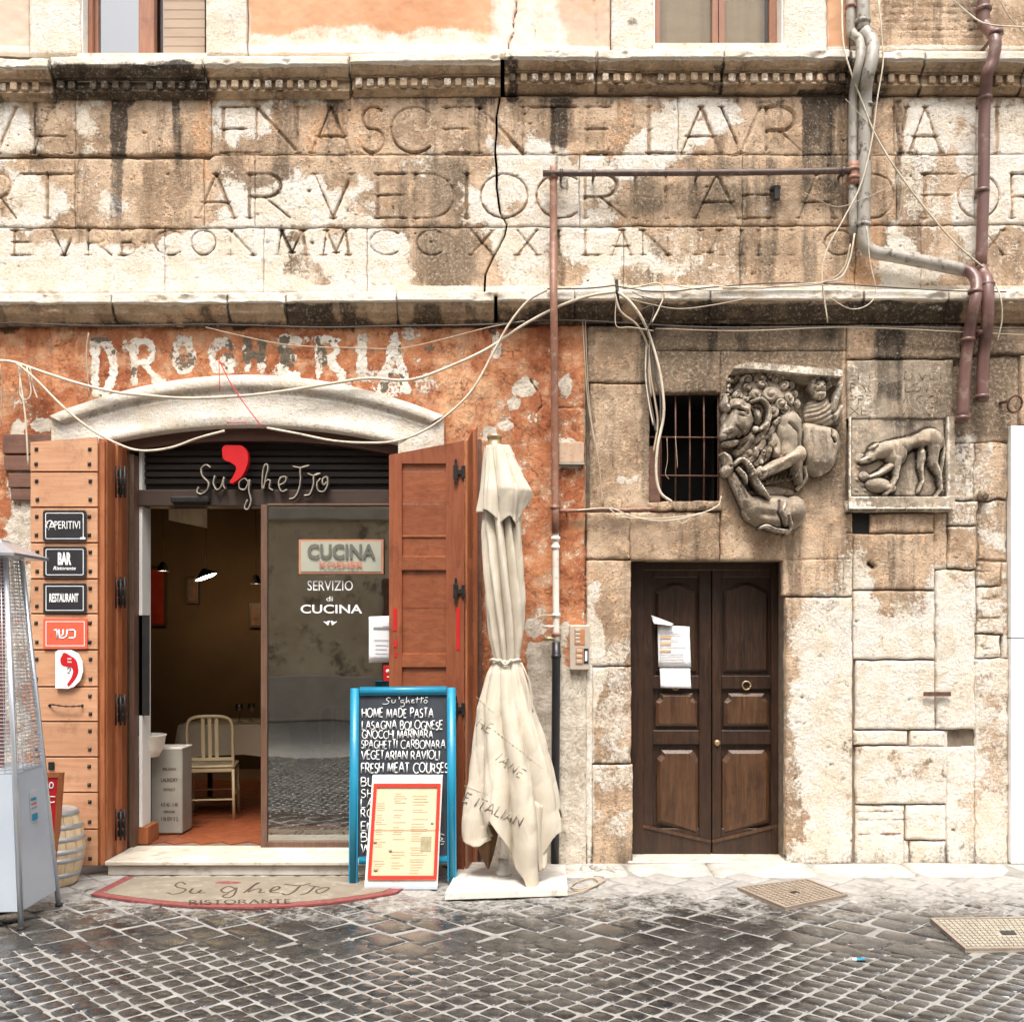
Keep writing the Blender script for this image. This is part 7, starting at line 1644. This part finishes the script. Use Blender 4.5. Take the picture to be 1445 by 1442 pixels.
for p in st_: m.tube([GP(268+a*142/tot, 1275.2-b*5.2-(3.5*((268+a*142/tot)-340)/70 if 268+a*142/tot > 340 else 0)*.0 - a*.18, .0165) for a, b in p], .0065, n=4)
m.xform(lambda v: (v[0], v[1], .0165+(v[2]-.0165)*.3)); m.build('lettering', M['mat_ink'], dmt)
q = GP(322, 1245, .0165); c = [(q[0]+.085*math.cos(t*.35), q[1]+.035*math.sin(t*.35)) for t in range(18)]; polyslab('apostrophe', c, .0166, .0180, M['mat_red'], dmt)
# ---------------------------------------------------------------- chalkboard
CB = thing('chalkboard', GP(568, 1248), 'blue-framed standing chalkboard listing pasta and meat dishes', 'chalkboard')
yb_, yt_ = -.66, -.56; zt_ = P(0, 970, yt_)[2]
def cbp(px, py, d=0.0):
    """photo pixel -> point on the leaning board plane"""
    z = .0
    for _ in range(6):
        y = yb_ + (yt_-yb_)*z/zt_ + d; p = P(px, py, y); z = p[2]
    return p
def cbb(nm, x0, x1, y0, y1, t, mat, d=0.0, xt=None):
    x0t, x1t = xt or (x0, x1)
    f = [cbp(x0,y1,d), cbp(x1,y1,d), cbp(x1t,y0,d), cbp(x0t,y0,d)]; return MB().quadbox(f, (0,1,0), t).build(nm, mat, CB)
def rail(nm, p0, p1, w, d, mat):
    a, b = cbp(*p0), cbp(*p1); m = MB(); m.bar((a[0],a[1]-.0,a[2]), (b[0],b[1]-.0,b[2]), w, d, (0,1,0))
    # soft rounded moulding on the front
    m.tube([(a[0],a[1]-d*.42,a[2]), (b[0],b[1]-d*.42,b[2])], w*.40, n=10, flat=.55); return m.build(nm, mat, CB)
rail('leg', (498.5,1247), (501,971), .058, .030, M['blue']); rail('leg', (638,1243), (637,970), .058, .030, M['blue'])
rail('top_rail', (508,975), (630,974), .055, .028, M['blue']); rail('bottom_rail', (507,1214), (631,1212), .045, .024, M['blue'])
cbb('slate', 505, 633, 980, 1208, .012, M['slate'], .004)
def cfn(x0, yb): 
    k = (DD+yt_)/F
    return lambda a, b: cbp(x0 + a/k, yb - b/k, -.0035)
random.seed(21)
lines = [('HOME MADE PASTA',511,1012,611,12.5,.0040),('LASAGNA BOLOGNESE',511,1029,624,11.5,.0036),('GNOCCHI MARINARA',511,1041.5,611,11,.0034),('SPAGHETTI CARBONARA',510,1056,628,11.5,.0032),('VEGETARIAN RAVIOLI',510,1071,620,12,.0036),('FRESH MEAT COURSES',510,1090,632,13.5,.0042)]
for s, x0, yb, x1, h, r in lines:
    k = (DD+yt_)/F; text_tubes(s, h*k, cfn(x0, yb), r, track=.20, jit=.07, wmax=(x1-x0)*k, slant=.04).build('chalk_line', M['chalk'], CB)
for s, yb in (('BU',1109),('SH',1125),('LA',1139),('RO',1153),('EN',1172),('BE',1187),('W',1203)):
    k = (DD+yt_)/F; text_tubes(s, 12*k, cfn(509.5, yb), .0040, track=.22, jit=.06, slant=.04, wmax=(18 if len(s)>1 else 12)*k).build('chalk_line', M['chalk'], CB)
def chalk(pts, r, nm='chalk_line'): m = MB(); [m.tube([cbp(a, b, -.0035) for a, b in spline(p, 4)], r, n=5, flat=.35) for p in pts]; m.build(nm, M['chalk'], CB)
chalk([[(551,985),(548,984),(545,987),(549,990),(546,993),(540,993)],[(553,987),(553,991),(557,991),(558,987)],[(562,984),(564,983),(563,987)],[(570,988),(566,988),(566,991),(570,991),(570,996),(565,997)],[(574,983),(573,992),(576,988),(578,992)],[(581,989),(584,988),(582,987),(581,991),(585,991)],[(589,983),(588,992)],[(586,986),(592,986)],[(595,983),(594,992)],[(592,986),(598,985)],[(600,987),(598,990),(601,992),(603,989),(600,987)],[(600,984),(604,984)]], .0022)
chalk([[(627,1178),(622,1176),(621,1181),(625,1183),(620,1186),(627,1187)],[(622,1191),(626,1190)]], .003)
chalk([[(588,1093),(588,1100)],[(593,1093),(597,1100)],[(602,1094),(602,1099)]], .003)
# back prop
for x0 in (501, 637):
    a = cbp(x0, 985, .02); MB().bar((a[0],a[1]+.02,a[2]), (a[0], -.30, .0), .035, .022, (0,1,0)).build('leg', M['blue'], CB)
# ---------------------------------------------------------------- framed menu leaning against it
MN = thing('menu_stand', GP(568, 1252), 'white menu case with red frame and tan menu leaning on the chalkboard', 'menu')
def mnp(px, py, d=0.0):
    z = 0.
    for _ in range(6): y = -.80 + .12*z/.75 + d; p = P(px, py, y); z = p[2]
    return p
def mnb(nm, pts, t, mat, d=0.0): return MB().quadbox([mnp(a, b, d) for a, b in pts], (0,1,0), t).build(nm, mat, MN)
mnb('case', [(514,1254),(617,1254),(624.5,1094),(525.5,1094)], .04, M['white_paint'])
mnb('foot', [(514,1254.5),(617,1254.5),(617.4,1249.5),(514.4,1249.5)], .044, M['steel'], -.004)
mnb('menu_sheet', [(521,1238),(615,1238),(621,1108),(529,1108)], .004, M['paper_tan'], -.005)
for pts in ([(518.5,1240.5),(616,1240.5),(616.3,1235.5),(518.8,1235.5)], [(527,1110.5),(621.5,1110.5),(621.8,1105.5),(527.4,1105.5)], [(518.8,1235.6),(523.2,1235.6),(531.6,1110.4),(527.1,1110.4)], [(611.8,1235.6),(616.3,1235.6),(621.5,1110.4),(617,1110.4)]):
    mnb('frame', pts, .014, M['red_frame'], -.014)
m = MB(); rm = random.Random(8)
def mline(x0, x1, y, h=.9):
    q = [mnp(x0, y+h/2, -.0062), mnp(x1, y+h/2, -.0062), mnp(x1, y-h/2, -.0062), mnp(x0, y-h/2, -.0062)]; m.quadbox(q, (0,1,0), .0008)
for col, (xa, xb) in enumerate(((532,548),(556,575),(582,607))):
    y = 1120
    while y < 1232:
        if rm.random() > .25: mline(xa+rm.uniform(0,2)-(y-1120)*.05, xa+(xb-xa)*rm.uniform(.5,1)-(y-1120)*.05, y, .8)
        y += rm.choice((3.2,3.2,4,7))
tag(m.build('menu_print', M['ink_brown'], MN), kind='stuff')
m = MB()
for px, py, r in ((529.5,1188,.011),(551,1200,.011),(530,1227,.014),(610,1161,.009)): q = mnp(px, py, -.007); m.lathe([(r,0),(r,.002)], (q[0], q[1], q[2]), 10, 'y')
q = [mnp(593,1201,-.0072), mnp(608,1201,-.0072), mnp(609,1180,-.0072), mnp(594,1180,-.0072)]; m.quadbox(q, (0,1,0), .001); tag(m.build('menu_vignette', simple('olive_grey_print', (.30,.26,.14), (.42,.36,.24), 40, .8, 0), MN), kind='stuff')
m = MB(); q = [mnp(527.8,1172,-.0064), mnp(619,1172,-.0064), mnp(619.2,1170.6,-.0064), mnp(528,1170.6,-.0064)]; m.quadbox(q, (0,1,0), .001); m.build('fold', M['ink_brown'], MN)
# ---------------------------------------------------------------- closed parasol
UM = thing('parasol', (P(712,0,-.60)[0], -.60, 0), 'tall folded cream canvas parasol with faded lettering tied at the waist', 'parasol')
UX = P(712, 0, -.60)[0]
a0, a1, a2, a3 = GP(628,1272,.0), GP(801,1266,.0), GP(797,1229,.0), GP(652,1226,.0)
BS = thing('concrete_slab', (UX, -.60, 0), 'dirty white slab weighting the folded parasol', 'slab')
MB().quadbox([(a0[0],a0[1],.012),(a1[0],a1[1],.012),(a2[0],a2[1]-.02,.012),(a3[0],a3[1],.012)], (0,0,1), .040).build('slab', M['plate_white'], BS)
MB().lathe([(.055,.052),(.055,.075),(.040,.085),(.036,.16)], (UX-.005,-.60,0), 16).build('socket', M['plate_white'], BS)
MB().tube([(UX-.002,-.60,.06), (UX,-.60,2.90)], .030, n=14).build('pole', M['plate_white'], UM)
q = P(698, 630, -.6); MB().lathe([(.065,-.01),(.066,.01),(.045,.012),(.045,.05),(.05,.055),(.05,.075),(.02,.08)], (q[0], -.6, q[2]), 16).build('finial', M['brass'], UM)
KU = (DD-.60)/F
def loft(name, ctr, prof, nfold, mat, th0=0, amp=lambda t: .2, twist=0, hem=None, n=180, m_=110, sharp=1.6, seed=0, inner=True, yasp=1.0):
    """folded cloth: prof = [(photo row, half width px left, half width px right)], centre column ctr(row)"""
    rows_ = np.array(prof, float); V = []; r0 = random.Random(seed); ph = [r0.uniform(0, 6.28) for _ in range(8)]; aa = [r0.uniform(.6, 1.3) for _ in range(nfold+2)]
    for i in range(m_+1):
        t = i/m_
        for j in range(n):
            th = 2*math.pi*j/n
            tt = t
            y_end = rows_[-1, 0] + (hem(th) if hem else 0); py = rows_[0, 0] + (y_end-rows_[0, 0])*t
            pyc = min(py, rows_[-1, 0])
            L = np.interp(pyc, rows_[:, 0], rows_[:, 1]); Rr = np.interp(pyc, rows_[:, 0], rows_[:, 2])
            c, s_ = math.cos(th), math.sin(th); w = Rr if c > 0 else L
            mixw = L + (Rr-L)*(.5+.5*c)
            f = th*nfold + ph[0] + twist*t*nfold + .5*math.sin(th*2+ph[1]) + .35*math.sin(t*5+ph[2]+th)
            fo = abs(math.sin(f/2))**sharp; cr = abs(math.sin(th*5.5+py*.011+ph[3]+.5*math.sin(py*.03)))**.5 + .7*abs(math.sin(th*9-py*.019+ph[4]+math.sin(th*2)))**.6 + .35*abs(math.sin(th*3-py*.07+ph[5]))**.7
            k = 1 - amp(t)*(1-fo)*aa[int((f/(2*math.pi)) % nfold) % len(aa)]
            r = mixw*(k - .055*(2-cr))*KU
            xx = UX + (ctr(py)-712)*KU + r*c; yy = -.60 - r*s_*yasp*(1 if s_ > 0 else .8)
            V.append((xx, yy, CH-(py-HZ)*KU))
    idx = np.arange((m_+1)*n).reshape(m_+1, n); nx_ = np.roll(idx, -1, 1)
    Q = np.stack([idx[:-1], nx_[:-1], nx_[1:], idx[1:]], -1).reshape(-1, 4)
    o = mesh_np(name, np.array(V), Q[:, ::-1], mat, UM)
    sd = o.modifiers.new('thickness', 'SOLIDIFY'); sd.thickness = .004; sd.offset = -1
    return o, np.array(V).reshape(m_+1, n, 3)
# main body down to the waist, then the skirt
body, _ = loft('canopy', lambda y: np.interp(y, [640,720,860,932], [706,709,711,713]), [(640,20,20),(700,28,26),(750,30,27),(800,30,29),(850,27,31),(900,22,27),(925,17,22),(934,15,20)], 9, M['canvas'], amp=lambda t: .46, twist=1.3, seed=3, sharp=1.1)
def flap_hem(th):
    d = (th/(2*math.pi)*4) % 1
    # corners that hang lower; the front right one is lifted and swung out
    return -20*math.sin(math.pi*d)**1.0
# upper valance (vent flap): a flaring cap
def cap_ctr(y): return np.interp(y, [632,700,735], [703,708,709])
def caphem(th):
    c, s_ = math.cos(th), math.sin(th)
    v = 0
    for a_, w_, amp_ in ((R_(0),.5,-34),(R_(45),.30,22),(R_(95),.30,14),(R_(140),.5,-6),(R_(200),.5,-6),(R_(270),.6,0)):
        d = (th-a_+math.pi) % (2*math.pi) - math.pi; v += amp_*max(0, 1-abs(d)/(w_*1.7))
    return v
cap_, _ = loft('vent_flap', cap_ctr, [(631,19,18),(650,23,24),(675,27,36),(694,31,47),(704,33,44),(728,38,34)], 7, M['canvas'], amp=lambda t: .12+.24*t, twist=.25, hem=caphem, m_=50, seed=6, sharp=.9)
# waist cord
q = P(713, 932, -.60); m = MB(); m.tube([(q[0]+.098*math.cos(t*.2618), -.60-.10*math.sin(t*.2618), q[2]+.008*math.sin(t*.8)) for t in range(25)], .010, n=6, flat=None)
m.tube(spline([P(735,935,-.70), P(742,950,-.71), P(748,968,-.70), P(752,1005,-.70)], 5), .007, n=5)
m.tube(spline([P(705,930,-.71), P(713,938,-.72), P(722,930,-.71)], 5), .008, n=5); m.build('tie', M['canvas'], UM)
def skirthem(th):
    v = 0
    for a_, w_, amp_ in ((R_(180),.42,-6),(R_(150),.25,8),(R_(215),.5,-60),(R_(118),.26,-35),(R_(88),.24,22),(R_(74),.18,40),(R_(60),.20,62),(R_(36),.16,-8),(R_(12),.30,-26),(R_(-12),.35,-34),(R_(275),.7,-30)):
        d = (th-a_+math.pi) % (2*math.pi) - math.pi; v += amp_*max(0, 1-abs(d)/(w_*1.7))
    return v
skirt, SV_ = loft('skirt', lambda y: np.interp(y, [930,1000,1100,1180], [713,714,724,726]), [(932,16,20),(950,26,26),(1000,42,40),(1050,52,54),(1100,64,64),(1150,74,74),(1182,76,77)], 8, M['canvas'], amp=lambda t: .10+.36*t, twist=.35, hem=skirthem, seed=12, m_=130, sharp=.8)
# inner hanging folds; the brown ones have their shade put into the colour
def inner_panel(pts, d, mat=M['canvas'], nm='inner_fold'):
    n_ = 14; V = []; left, right = pts
    L = spline(left, 6); R2 = spline(right, 6); k = min(len(L), len(R2))
    for i in range(k):
        for j in range(n_+1):
            u = j/n_; x = L[i][0]+(R2[i][0]-L[i][0])*u; y = L[i][1]+(R2[i][1]-L[i][1])*u; V.append(P(x, y, -.60+d-.07*math.sin(math.pi*u)-.02*math.sin(u*12+i*.2)))
    fs = [(i*(n_+1)+j, (i+1)*(n_+1)+j, (i+1)*(n_+1)+j+1, i*(n_+1)+j+1) for i in range(k-1) for j in range(n_)]
    o = MB().add(V, fs, True).build(nm, mat, UM); sd = o.modifiers.new('thickness', 'SOLIDIFY'); sd.thickness = .004; return o
inner_panel(([(694,1100),(700,1150),(716,1200),(742,1243)], [(722,1100),(738,1150),(750,1190),(760,1235)]), -.12)
inner_panel(([(735,1120),(742,1170),(748,1210),(755,1232)], [(774,1140),(772,1180),(773,1205),(772,1224)]), -.16, M['canvas'])
inner_panel(([(664,1150),(668,1180),(680,1210),(688,1226)], [(700,1130),(704,1165),(698,1200),(690,1226)]), .02, M['canvas_shade'])
inner_panel(([(752,1110),(750,1150),(758,1190),(762,1214)], [(770,1120),(768,1150),(770,1180),(766,1212)]), -.10, M['canvas_shade'])
# faded print on the skirt, laid on the modelled surface
fr_pts = SV_[:, 90-90:90, :].reshape(-1, 3) if False else SV_[:, 4:86, :].reshape(-1, 3)
fpx = CX + fr_pts[:, 0]*F/(DD+fr_pts[:, 1]); fpy = HZ - (fr_pts[:, 2]-CH)*F/(DD+fr_pts[:, 1])
def onskirt(px, py):
    d = (fpx-px)**2 + (fpy-py)**2; near = np.argsort(d)[:6]; y = float(fr_pts[near, 1].min()); return P(px, py, y-.0025)
def print_(s, x0, y0, h, ang, r=.0038, tr=.42, sl=.1, nm='lettering', mat='canvas_print'):
    st_, tot = strokes(s, h, tr, .9, sl); m = MB(); c, q_ = math.cos(R_(ang)), math.sin(R_(ang))
    for p in st_:
        pp_ = []
        for (u0, v0), (u1, v1) in zip(p[:-1], p[1:]):
            for t in (0, .5): u, v = u0+(u1-u0)*t, v0+(v1-v0)*t; pp_.append(onskirt(x0+u*c+v*q_, y0+u*q_-v*c))
        u, v = p[-1]; pp_.append(onskirt(x0+u*c+v*q_, y0+u*q_-v*c)); m.tube(pp_, r, n=5, flat=.4)
    m.build(nm, M[mat], UM)
print_('IANE', 699, 1072, 13, 36, sl=.15); print_('HE', 672, 1024, 13, 28); print_('E ITALIAN', 653, 1130, 14, 24, .0048, .26, mat='canvas_ink')
m = MB()
for q0, q1 in (((672,983),(697,1006)),((697,1030),(768,1086)),((655,1108),(690,1122))):
    for k in range(14):
        t0, t1 = k/14, (k+.6)/14; m.tube([onskirt(q0[0]+(q1[0]-q0[0])*t, q0[1]+(q1[1]-q0[1])*t) for t in (t0, t1)], .0022, n=4)
tag(m.build('stitching', M['canvas_print'], UM), kind='stuff')
# crumpled litter and the cord by the wall
lt = thing('litter', GP(848,1228), 'crumpled dark and pale litter lying against the foot of the wall', 'litter'); rl = random.Random(3); m = MB()
for k in range(7):
    c = GP(822+k*8, 1226-rl.uniform(0,4), .02); V, F__ = sett_verts((c[0], c[1], .035), rl.uniform(.05,.11), rl.uniform(.03,.07), rl.uniform(0,3), rl, dome=.02, jit=.35, n=3, drop=.035); m.add(V, F__, False)
m.build('scrap', M['rubbish'], lt)
bw_ = thing('wrapper', GP(1215,1355), 'tiny blue and white wrapper lying on the setts left of the large cover', 'litter'); q = GP(1215,1355); MB().quadbox([(q[0]-.025,q[1]-.012,.004),(q[0]+.02,q[1]-.018,.012),(q[0]+.028,q[1]+.01,.006),(q[0]-.018,q[1]+.014,.010)], (0,0,1), .002).build('foil', M['blue'], bw_); MB().quadbox([(q[0]-.045,q[1]-.012,.006),(q[0]-.026,q[1]-.013,.005),(q[0]-.020,q[1]+.012,.011),(q[0]-.04,q[1]+.012,.006)], (0,0,1), .002).build('paper', M['paper'], bw_)
cd = thing('cord', GP(826,1255), 'grey cord lying coiled on the slabs right of the parasol base', 'cord'); m = MB(); m.tube([ (p[0], p[1], .012) for p in spline([GP(797,1266), GP(815,1262), GP(832,1255), GP(845,1248), GP(835,1241), GP(815,1246), GP(806,1254), GP(822,1256), GP(850,1246), GP(852,1240), GP(838,1238)], 6)], .006, n=6); m.build('strand', M['cable_tan'], cd)
# ---------------------------------------------------------------- patio heater, left edge
HT = thing('patio_heater', (GP(-22,1310)[0], -1.66, 0), 'grey steel pyramid patio heater with wire grille at the left edge', 'heater')
# square base; front-right corner at GP(30,1312), back-right corner GP(82,1278)
fr_ = Vector(GP(30,1312)); brr = Vector(GP(83,1278)); e2 = brr-fr_; e1 = Vector((e2.y, -e2.x, 0)) * -1; 
if e1.x > 0: e1 = -e1
fl_ = fr_+e1; bl_ = brr+e1; cen = (fr_+bl_)/2
def hpt(i, z):
    """corner i of the tapering body at height z"""
    c = [fr_, brr, bl_, fl_][i]; 
    k = 1 - .60*max(0, z)/2.05; return Vector((cen.x+(c.x-cen.x)*k, cen.y+(c.y-cen.y)*k, z))
zm = P(0, 1085, -1.45)[2]; 
ztop = P(0, 790, -1.4)[2]
for i in range(4):
    MB().tube([hpt(i, 0), hpt(i, ztop)], .016, n=8).build('corner_post', M['steel_bright'], HT)
    j = (i+1) % 4
    a, b, c, d = hpt(i,.10), hpt(j,.10), hpt(j,zm), hpt(i,zm); nrm = (b-a).cross(d-a).normalized(); 
    if nrm.dot(a-Vector((cen.x,cen.y,a.z))) < 0: nrm = -nrm
    MB().quadbox([tuple(v) for v in ((a,b,c,d) if (b-a).cross(d-a).dot(nrm) > 0 else (b,a,d,c))], tuple(-nrm), .012).build('side_panel', M['steel'], HT)
    # wire grille above: thin verticals and closely spaced hoops
    m = MB()
    for k in range(1, 7):
        t = k/7; m.tube([hpt(i,zm)*(1-t)+hpt(j,zm)*t, hpt(i,ztop)*(1-t)+hpt(j,ztop)*t], .0022, n=4)
    nz = 58
    for k in range(nz+1):
        z = zm+(ztop-zm)*k/nz; m.tube([hpt(i,z), hpt(j,z)], .0026, n=4)
    tag(m.build('wire_grille', M['steel_bright'], HT), kind='stuff')
    for t_ in range(9):
        z = .12+(zm-.15)*t_/8; p = hpt(i, z); q = p + (hpt(j, z)-p).normalized()*.028 + nrm*.004
        MB().lathe([(.005,-.002),(.004,.003)], (q.x, q.y, q.z), 6).build('rivet', M['steel_bright'], HT)
MB().tube([(cen.x,cen.y,zm), (cen.x,cen.y,ztop)], .045, n=14).build('glass_tube', simple('copper_glow_tube', (.42,.16,.10), (.34,.12,.08), 6, .25, 0), HT)
ls_ = [(hpt(i,zm)+Vector((0,0,.0))) for i in range(4)]; MB().quadbox([tuple(v) for v in ls_], (0,0,1), .012).build('shelf', M['steel'], HT)
rt_ = P(45, 783, -1.45)
hw = (rt_[0]-cen.x); m = MB(); zt2 = ztop+.01
V = []
for s_, z in ((1.0, zt2-.005), (1.02, zt2+.010), (.30, zt2+.085), (.26, zt2+.10)):
    for a_, b_ in ((-1,-1),(1,-1),(1,1),(-1,1)): V.append((cen.x+a_*hw*s_, cen.y+b_*hw*s_, z))
m.add(V, [(3,2,1,0)] + [(k*4+i, k*4+(i+1)%4, (k+1)*4+(i+1)%4, (k+1)*4+i) for k in range(3) for i in range(4)] + [(12,13,14,15)]); m.build('reflector', M['steel_bright'], HT)
for i in range(4): p = hpt(i, 0); MB().lathe([(.022,0),(.022,.015),(.014,.02)], (p.x,p.y,0), 8).build('foot', M['black_soft'], HT)
# sticker on the right face
def hface(u, v, z0=.10, z1=zm, off=.006):
    a, b, c, d = hpt(0,z0), hpt(1,z0), hpt(1,z1), hpt(0,z1); p = (a*(1-u)+b*u)*(1-v)+(d*(1-u)+c*u)*v; n_ = (b-a).cross(d-a).normalized(); 
    if n_.dot(p-cen) < 0: n_ = -n_
    return p+n_*off
MB().quadbox([tuple(hface(u, v)) for u, v in ((.40,.60),(.62,.60),(.62,.84),(.40,.84))], (0,-.0,0), .001).build('label', M['paper'], HT)
for k, (v0, v1, mt) in enumerate(((.61,.66,'blue'),(.70,.71,'ink_grey'),(.73,.74,'red_sign'),(.76,.78,'blue'))):
    m = MB(); f = [tuple(hface(u, v, off=.008)) for u, v in ((.42,v0),(.60,v0),(.60,v1),(.42,v1))]; m.add(f, [(0,1,2,3)]); m.build('label_print', M[mt], HT)
# ---------------------------------------------------------------- barrel and framed red board behind the heater
BR = thing('barrel', (P(84,0,-.62)[0], -.62, 0), 'pale oak barrel with grey hoops beside the left shutter', 'barrel')
bx = P(86,0,-.62)[0]-.07; bz0 = .0; bh = P(0, 1141, -.62)[2]
prof = [(.155,0),(.172,.02)] + [(.17+.045*math.sin(math.pi*t/12), .02+(bh-.04)*t/12) for t in range(1, 12)] + [(.172,bh-.02),(.165,bh)]
n_st = 18
for k in range(n_st):
    a0_, a1_ = 2*math.pi*k/n_st+.006, 2*math.pi*(k+1)/n_st-.006; V = []; 
    for r, z in prof:
        for a_ in (a0_, (a0_+a1_)/2, a1_): V.append((bx+r*math.cos(a_), -.62+r*math.sin(a_), z))
    fs = [(i*3+j, i*3+j+1, (i+1)*3+j+1, (i+1)*3+j) for i in range(len(prof)-1) for j in range(2)]; MB().add(V, fs, True).build('stave', M['barrel'], BR)
def pr(z): return np.interp(z, [p[1] for p in prof], [p[0] for p in prof])
for z in (.06, .16, bh*.44, bh*.60, bh-.12, bh-.035):
    r0_, r1_ = pr(z)+.003, pr(z+.03)+.003; MB().lathe([(r0_-.006,z),(r0_,z+.001),(r1_,z+.030),(r1_-.006,z+.031)], (bx,-.62,0), 28).build('hoop', M['hoop'], BR)
MB().lathe([(.15,bh-.03),(.15,bh-.02)], (bx,-.62,0), 20).build('lid', M['barrel'], BR)
RB = thing('menu_board', GP(78,1225), 'red sandwich board in an orange wooden frame between heater and barrel', 'sign board')
yy_ = -.80
fpp = lambda pts, d=0: [P(a, b, yy_+d) for a, b in pts]
def rb(nm, pts, t, mat, d=0): return MB().quadbox(fpp(pts, d), (0,1,0), t).build(nm, mat, RB)
rb('red_panel', [(44,1232),(76,1232),(84,1097),(44,1097)], .01, M['red_sign'], .008)
rb('frame', [(73,1236),(78,1236),(88.5,1090),(82,1090)], .03, M['wood_edge']); rb('frame', [(42,1097),(82,1097),(82,1090),(42,1090)], .03, M['wood_edge']); rb('frame', [(42,1236),(73,1236),(74,1228),(42,1228)], .03, M['wood_edge'])
m = MB()
for pts in ([(66,1106),(62,1104),(60,1108),(63,1112),(67,1110)], [(70,1106),(72,1104),(75,1106),(74,1111),(70,1111),(70,1106)], [(62,1125),(68,1124),(78,1124)], [(66,1128),(72,1132),(77,1131)]): m.tube([P(a, b, yy_+.004) for a, b in spline(pts, 4)], .0045, n=5, flat=.4)
m.build('lettering', M['sign_white'], RB)
# ---------------------------------------------------------------- the other side of the narrow street (behind the camera; seen in the panes and the wet setts)
opp = thing('building', (0, -12.6, 0), 'pale ochre street front facing the restaurant from across the street', 'building')
MB().box((-14, -13.4, 0), (14, -12.6, 9.6)).build('wall', simple('ochre_street_render', (.70,.58,.40), (.48,.37,.24), 1.0, .9, .2, 20, dirt=.9, dirtc=(.16,.12,.08)), opp)
MB().box((-14, -12.6, 9.2), (14, -12.15, 9.6), .04).build('cornice', M['cornice_plain'] if 'cornice_plain' in M else simple('plain_cornice', (.5,.44,.36), None, 3, .9, .2), opp)
MB().box((-14, -12.6, 4.0), (14, -12.45, 4.25), .03).build('string_course', bpy.data.materials['plain_cornice'], opp)
MB().box((-14, -12.6, 0), (14, -12.52, .9), .03).build('plinth', bpy.data.materials['plain_cornice'], opp)
for x in (-9.5, -6.5, -3.2, .4, 3.6, 7.2, 10.4):
    for z in (5.0, ):
        w_ = MB().box((x-.55, -12.59, z), (x+.55, -12.50, z+1.9), .02).build('window', M['wood_window'], opp)
        MB().box((x-.46, -12.50, z+.08), (x+.46, -12.485, z+1.82)).build('pane', M['void'], w_)
for x in (-7.4, -1.8, 2.0, 6.2):
    d_ = MB().box((x-.75, -12.59, 0), (x+.75, -12.49, 2.8), .03).build('door', M['wood_old'], opp)
